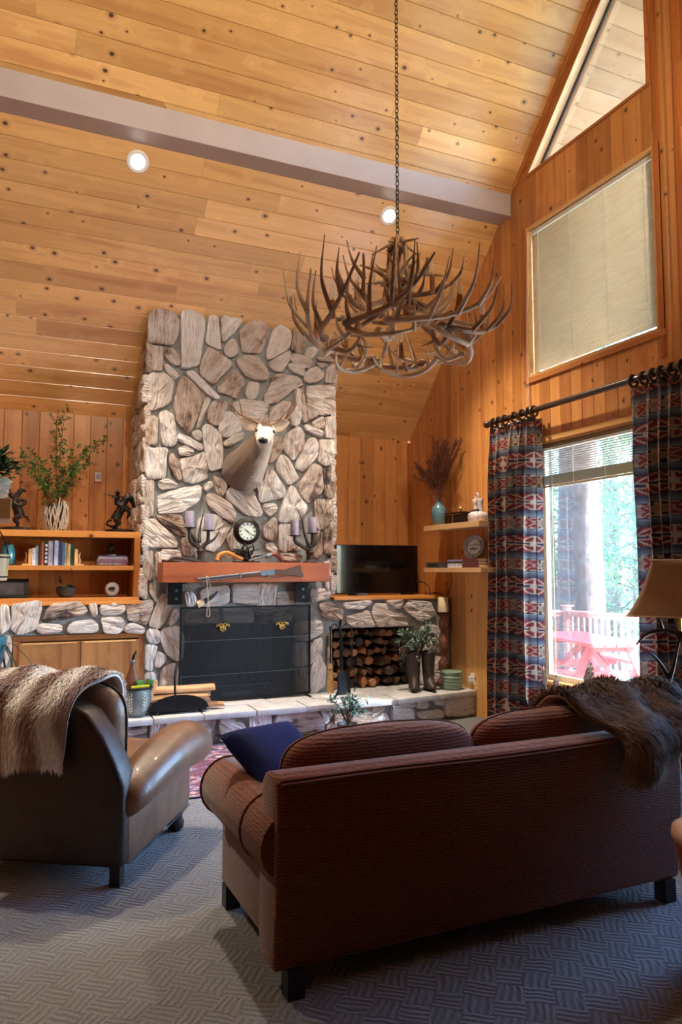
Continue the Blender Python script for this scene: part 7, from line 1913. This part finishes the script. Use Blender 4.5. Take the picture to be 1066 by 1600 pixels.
# =================================================================== LAMP, TABLE, STOOL, ARROWS
tb = empty('end_table', (3.64, 3.22, 0), label='dark wooden end table under the antler lamp beside the sofa', cat='table')
MB().cbox(3.34, 3.94, 2.92, 3.52, .56, .60, .008).build('top', M['rod'], tb)
for x in (3.37, 3.86):
    for y in (2.95, 3.44): MB().cbox(x, x + .05, y, y + .05, 0, .5595, .004).build('leg', M['rod'], tb)
MB().cbox(3.38, 3.90, 2.96, 3.48, .18, .205, .004).build('shelf', M['rod'], tb)
lp = empty('antler_lamp', (3.63, 3.22, .601), radians(-48), 'table lamp with antler base and tan flared shade at the right edge', 'lamp')
M['linen'] = None
def linen():
    m, nt, bs = newmat('tan_linen'); out = nt.nodes['Material Output']; co = objco(nt)
    n = nd(nt, 'ShaderNodeTexNoise', {'Vector': nd(nt, 'ShaderNodeVectorMath', {0: co, 1: (160., 160., 500.)}, operation='MULTIPLY').outputs[0], 'Scale': 1.})
    col = ramp(nt, n.outputs['Fac'], [(.3, c3(160, 128, 100)), (.7, c3(190, 158, 128))]); nt.links.new(col, bs.inputs['Base Color']); bs.inputs['Roughness'].default_value = .9
    tr = nd(nt, 'ShaderNodeBsdfTranslucent', {'Color': col}); mx = nd(nt, 'ShaderNodeMixShader', {0: .2, 1: bs.outputs[0], 2: tr.outputs[0]}); nt.links.new(mx.outputs[0], out.inputs[0]); return m
M['linen'] = linen()
k = MB(); m_ = 12
def sq(h, z, rnd=.12):
    out = []
    for i in range(4):
        a = pi / 4 + i * pi / 2; cx, cy = cos(a) * sqrt(2) * h, sin(a) * sqrt(2) * h
        for f in (-.5, 0, .5):
            t = a + f * pi / 2; out.append((cx * (1 - rnd) + h * rnd * 1.2 * cos(t), cy * (1 - rnd) + h * rnd * 1.2 * sin(t), z))
    return out
zs = [(.275, .735), (.272, .742), (.235, .80), (.20, .87), (.17, .95), (.148, 1.02), (.14, 1.06)]
for h, z in zs: k.v += sq(h, z)
k.f = [(j * m_ + i, j * m_ + (i + 1) % m_, (j + 1) * m_ + (i + 1) % m_, (j + 1) * m_ + i) for j in range(len(zs) - 1) for i in range(m_)]
me = modmesh(k.mesh('shade', smooth=50), [('SOLIDIFY', dict(thickness=.004))]); link_mesh('shade', me, M['linen'], lp)
for h, z in ((.277, .737), (.142, 1.058)):
    p = [Vector(q) for q in sq(h, z)]; MB().tube(p + [p[0]], .004, 5, cap=False).build('shade_trim', M['wax'], lp, local=True)
MB().lathe([(.001, 0), (.12, 0), (.125, .01), (.11, .03), (.03, .05), (.02, .08), (.001, .08)], 22).build('base', M['antlerdark'], lp, smooth=40, local=True)
def lant(path, tines, r0=.02):
    k = MB(); p = spline(path, 6); n = len(p); k.tube(p, [r0 * (1 - .75 * i / (n - 1)) for i in range(n)], 8)
    for t, e in tines:
        a = p[int(t * (n - 1))]; q = spline([a, (a + Vector(e)) / 2 + Vector((0, 0, .02)), Vector(e)], 4); m2 = len(q); k.tube(q, [r0 * .7 * (1 - j / (m2 - 1)) + .002 for j in range(m2)], 7)
    k.build('antler', M['antlerdark'], lp, smooth=True, local=True)
lant([(.0, 0, .05), (.08, -.02, .2), (.05, .0, .4), (.0, .0, .60)], [(.4, (.2, -.06, .38)), (.6, (.17, .08, .5))], .024)
lant([(.0, .02, .05), (-.08, .02, .25), (-.04, .0, .45), (.0, .0, .62)], [(.3, (-.2, .0, .28)), (.55, (-.17, -.05, .52))], .024)
lant([(.02, .0, .62), (-.08, -.02, .645), (-.18, -.06, .625), (-.24, -.08, .56)], [(.4, (-.12, -.03, .72))], .018)
lant([(-.02, .0, .60), (.08, .02, .64), (.18, .05, .62), (.24, .06, .57)], [(.5, (.16, .03, .72))], .018)
MB().tube([(0, 0, .60), (0, 0, .80)], .01, 8).build('neck', M['brass'], lp, smooth=40, local=True)
MB().ball((0, 0, .87), .03, 12, 9, (1, 1, 1.3)).build('bulb', M['white'], lp, smooth=True, local=True)
MB().tube([(0, 0, .8), (.05, 0, .9), (.05, 0, 1.0), (0, 0, 1.06)], .003, 5).tube([(0, 0, .8), (-.05, 0, .9), (-.05, 0, 1.0), (0, 0, 1.06)], .003, 5).tube([(-.138, 0, 1.058), (.138, 0, 1.058)], .003, 5).build('harp', M['brass'], lp, local=True)

stl = empty('drum_stool', (2.70, 2.155, 0), label='tapered wooden drum stool with padded tan top at the right edge', cat='stool')
MB().lathe([(.001, .0), (.17, .0), (.175, .02), (.19, .2), (.215, .4), (.235, .50), (.001, .505)], 36).build('wooden_drum', wood('drum_wood', c3(170, 96, 44), 'z', knots=False), stl, smooth=45, local=True)
MB().lathe([(.235, .502), (.243, .515), (.240, .545), (.21, .565), (.001, .575)][::-1], 36).build('padded_top', simple('tan_leather', c3(172, 132, 106), .5, var=.15, bmp=.2), stl, smooth=60, local=True)

qv = empty('arrow_quiver', (4.22, 5.08, 0), label='leather quiver standing on the floor behind the sofa', cat='quiver')
MB().lathe([(.001, 0), (.08, 0), (.085, .02), (.10, .40), (.105, .42), (.095, .42), (.09, .39), (.07, .03), (.001, .02)], 20).build('body', M['leather_br'], qv, smooth=45, local=True)
MB().ring((0, 0, .40), .103, .008, 'z', 24, 6).build('rim_band', M['rod'], qv, smooth=True, local=True)
def arrow(p0, p1, label):
    a, b = Vector(p0), Vector(p1); d = (b - a).normalized()
    o = empty('arrow', a, label=label, cat='arrow', group='arrows in the quiver')
    MB().tube([a, b], .005, 6).build('shaft', M['wax'], o)
    for i in range(3):
        t = 2 * pi * i / 3; s_ = d.orthogonal(); s_.rotate(Matrix.Rotation(t, 3, d)); s_.normalize()
        k = MB(); q0, q1 = b - d * .17, b - d * .02; nn = d.cross(s_) * .0012
        pts = [q0 + s_ * .004, q0 + d * .03 + s_ * .022, q1 - d * .01 + s_ * .028, q1 + s_ * .006]
        k.add([p + nn for p in pts] + [p - nn for p in pts], [(0, 1, 2, 3), (7, 6, 5, 4), (0, 1, 5, 4), (1, 2, 6, 5), (2, 3, 7, 6), (3, 0, 4, 7)])
        k.build('fletching', M['figw'] if i else M['char'], o)
    MB().tube([b, b + d * .012], .006, 6).build('nock', M['char'], o)
arrow((4.22, 5.06, .03), (4.20, 5.165, .78), 'grey-fletched arrow leaning toward the left curtain')
arrow((4.22, 5.13, .03), (4.20, 4.575, .83), 'pale-fletched arrow leaning far over toward the right curtain')
arrow((4.24, 5.09, .03), (4.21, 4.60, .86), 'pale-fletched arrow leaning beside the other slanted one, slightly higher')
arrow((4.25, 5.10, .03), (4.24, 5.05, .70), 'upright pale-fletched arrow in the middle of the quiver')

# =================================================================== OUTDOORS
DZ = -.06
M['deckw'] = simple('weathered_deck', c3(206, 186, 176), .8, var=.12, scale=5, bmp=.1)
M['redp'] = simple('red_stain', c3(178, 76, 72), .6, var=.12, scale=6)
M['railp'] = simple('pink_brown_stain', c3(186, 134, 122), .7, var=.1, scale=6)
dk = empty('deck_floor', (6.7, 6.0, DZ), label='sunlit wooden deck boards outside the picture window', kind='structure')
x = R + .165
while x < 8.6:
    MB().cbox(x, x + .138, .6, 10.0, DZ - .035, DZ, .004).build('deck_board', M['deckw'], dk); x += .144
def rail(name, label, p0, p1, ends):
    a, b = Vector(p0), Vector(p1); d = (b - a); L = d.length; d.normalize(); rz = atan2(d.y, d.x)
    o = empty(name, (a.x, a.y, DZ), rz, label, 'railing')
    MB().cbox(0, L, -.06, .06, .965, 1.0, .005).build('top_rail', M['railp'], o, local=True)
    MB().cbox(0, L, -.02, .02, .90, .9645, .004).build('upper_rail', M['railp'], o, local=True)
    MB().cbox(0, L, -.02, .02, .08, .13, .004).build('lower_rail', M['railp'], o, local=True)
    me = MB().cbox(-.019, .019, .0215, .055, .06, .955, .004).mesh('baluster')
    n = int(L / .135)
    for i in range(n): link_mesh('baluster', me, M['railp'], o, ((i + .5) * L / n, 0, 0))
    for t in ends:
        MB().cbox(t - .05, t + .05, -.05, .05, 0.001, 1.06, .006).build('post', M['railp'], o, local=True)
        MB().cbox(t - .075, t + .075, -.075, .075, 1.0605, 1.085, .005).build('post_cap', M['railp'], o, local=True)
    return o
rail('deck_railing', 'stained deck railing with upright balusters along the outer deck edge', (8.5, 9.82, 0), (8.5, 2.0, 0), [.0, 2.6, 5.2, 7.8])
rail('deck_railing', 'stained deck railing with upright balusters across the far end of the deck', (5.1, 9.88, 0), (8.42, 9.88, 0), [.1, 1.7])
o = MB().cbox(6.0, 6.16, 8.86, 9.02, DZ, 3.6, .008).build('porch_post', M['soffit']); tag(o, 'pale square porch post outside the left side of the picture window', 'post')
pt_ = empty('picnic_table', (6.98, 7.72, DZ), radians(-16), 'red wooden picnic table with attached benches on the deck', 'picnic table')
for i in range(5): MB().cbox(-.375 + i * .152, -.375 + i * .152 + .143, -.95, .95, .74, .78, .005).build('top_plank', M['redp'], pt_, local=True)
for s_ in (-1, 1):
    for i in range(2):
        u = s_ * (.60 + i * .15); MB().cbox(min(u, u + s_ * .142), max(u, u + s_ * .142), -.95, .95, .42, .46, .005).build('bench_plank', M['redp'], pt_, local=True)
for v in (-.62, .62):
    for s_ in (-1, 1):
        poly = [(s_ * .20, .74), (s_ * .30, .74), (s_ * .62, 0), (s_ * .52, 0)]
        MB().prism(poly, v - .02, v + .02, 'xz').build('leg', M['redp'], pt_, local=True)
    MB().cbox(-.78, .78, v + .0205, v + .058, .335, .42, .004).build('cross_beam', M['redp'], pt_, local=True)
    MB().cbox(-.36, .36, v + .0205, v + .058, .65, .74, .004).build('top_cleat', M['redp'], pt_, local=True)
    MB().prism([(v * .97 - .0, .40), (v * .97, .48), (v * .1, .745), (v * .1 - .06 * (1 if v > 0 else -1), .665)], -.02, .02, 'yz').build('brace', M['redp'], pt_, local=True)

g_ = MB(); g_.grid(lambda u, v: (R + .2 + u * 70, -25 + v * 95, -1.6 - .6 * sin(u * 5) + .05 * u * 40 * (u > .3) * (u - .3)), 30, 30)
M['ground'] = simple('forest_floor', c3(120, 124, 92), .95, var=.3, scale=1.5)
gr = g_.build('ground', M['ground'], origin=(R + .2, 0, -1.6)); tag(gr, 'green forest floor below the deck', kind='structure')
M['bark'] = simple('pine_bark', c3(104, 88, 82), .95, var=.4, scale=5, bmp=.8, bscale=14)
def leafm(name, rgb):
    m, nt, bs = newmat(name); out = nt.nodes['Material Output']
    n = nd(nt, 'ShaderNodeTexNoise', {'Vector': objco(nt), 'Scale': 1.4, 'Detail': 3.}); a = c3(*rgb)
    col = ramp(nt, n.outputs['Fac'], [(.3, tuple(v * .6 for v in a[:3]) + (1,)), (.7, tuple(min(1, v * 1.3) for v in a[:3]) + (1,))]); nt.links.new(col, bs.inputs['Base Color']); bs.inputs['Roughness'].default_value = .5
    tr = nd(nt, 'ShaderNodeBsdfTranslucent', {'Color': col}); mx = nd(nt, 'ShaderNodeMixShader', {0: .4, 1: bs.outputs[0], 2: tr.outputs[0]}); nt.links.new(mx.outputs[0], out.inputs[0]); return m
LM = [leafm('leaf_teal', (86, 138, 118)), leafm('leaf_green', (98, 148, 96)), leafm('leaf_pale', (140, 176, 140))]
def tree(loc, h, r, crown0, cr, nl, seed, mat, label, lean=(0, 0), leaf=.12):
    o = empty('tree', loc, label=label, cat='tree', group='trees beyond the deck'); r_ = random.Random(seed)
    L = Vector(loc); k = MB()
    path = [Vector((lean[0] * t, lean[1] * t, h * t)) for t in (0, .3, .6, 1)]; p = spline(path, 5); n = len(p)
    k.tube(p, [r * (1 - .75 * i / (n - 1)) for i in range(n)], 12); k.build('trunk', M['bark'], o, smooth=True, local=True)
    bb = MB(); lf = MB()
    for i in range(26):
        t = crown0 + (1 - crown0) * r_.random(); a = r_.uniform(0, 6.283); b = p[int(t * (n - 1))]; ln = cr * (1.15 - .5 * t) * r_.uniform(.5, 1)
        e = b + Vector((cos(a) * ln, sin(a) * ln, r_.uniform(-.1, .45) * ln)); m2 = (b + e) / 2 + Vector((0, 0, .1 * ln))
        q = spline([b, m2, e], 5); bb.tube(q, [r * .16 * (1 - j / 10.5) for j in range(len(q))], 5)
        for _ in range(nl // 26):
            c_ = q[r_.randint(3, len(q) - 1)] + rdir(r_) * r_.uniform(0, cr * .30)
            leaf_quads(lf, c_, rdir(r_), leaf * r_.uniform(.6, 1.3), leaf * .3 * r_.uniform(.7, 1.2))
    bb.build('branches', M['bark'], o, smooth=True, local=True)
    f_ = lf.build('foliage', mat, o, local=True); f_['kind'] = 'stuff'
tree((11.3, 12.6, -2), 15, .62, .55, 3.2, 5000, 1, LM[0], 'massive pine trunk standing just beyond the deck railing')
tree((15.0, 13.2, -2), 9, .22, .18, 3.0, 9000, 2, LM[0], 'teal-green leafy tree right of the massive trunk', (.5, .3))
tree((17.5, 17.0, -2), 10, .25, .15, 3.4, 9000, 3, LM[1], 'slender tree with a dark trunk behind the teal-green one')
tree((13.2, 15.8, -2), 8, .18, .1, 2.6, 8000, 4, LM[2], 'pale green tree left of the massive trunk')
tree((20.0, 20.5, -2), 12, .3, .1, 4.2, 9000, 5, LM[0], 'tall teal tree far back in the forest gap')
tree((21.5, 16.5, -2), 11, .3, .1, 4.0, 9000, 6, LM[1], 'broad green tree at the right of the window view')
tree((17.0, 22.0, -2), 12, .3, .1, 4.2, 9000, 7, LM[2], 'broad pale tree at the left of the window view')
tree((24.5, 25.5, -2), 14, .3, .05, 5.5, 9000, 8, LM[1], 'farthest large green tree in the window view', leaf=.2)
tree((12.8, 10.2, -2.2), 5.0, .10, .25, 1.7, 5000, 9, LM[2], 'small pale sapling close behind the railing')
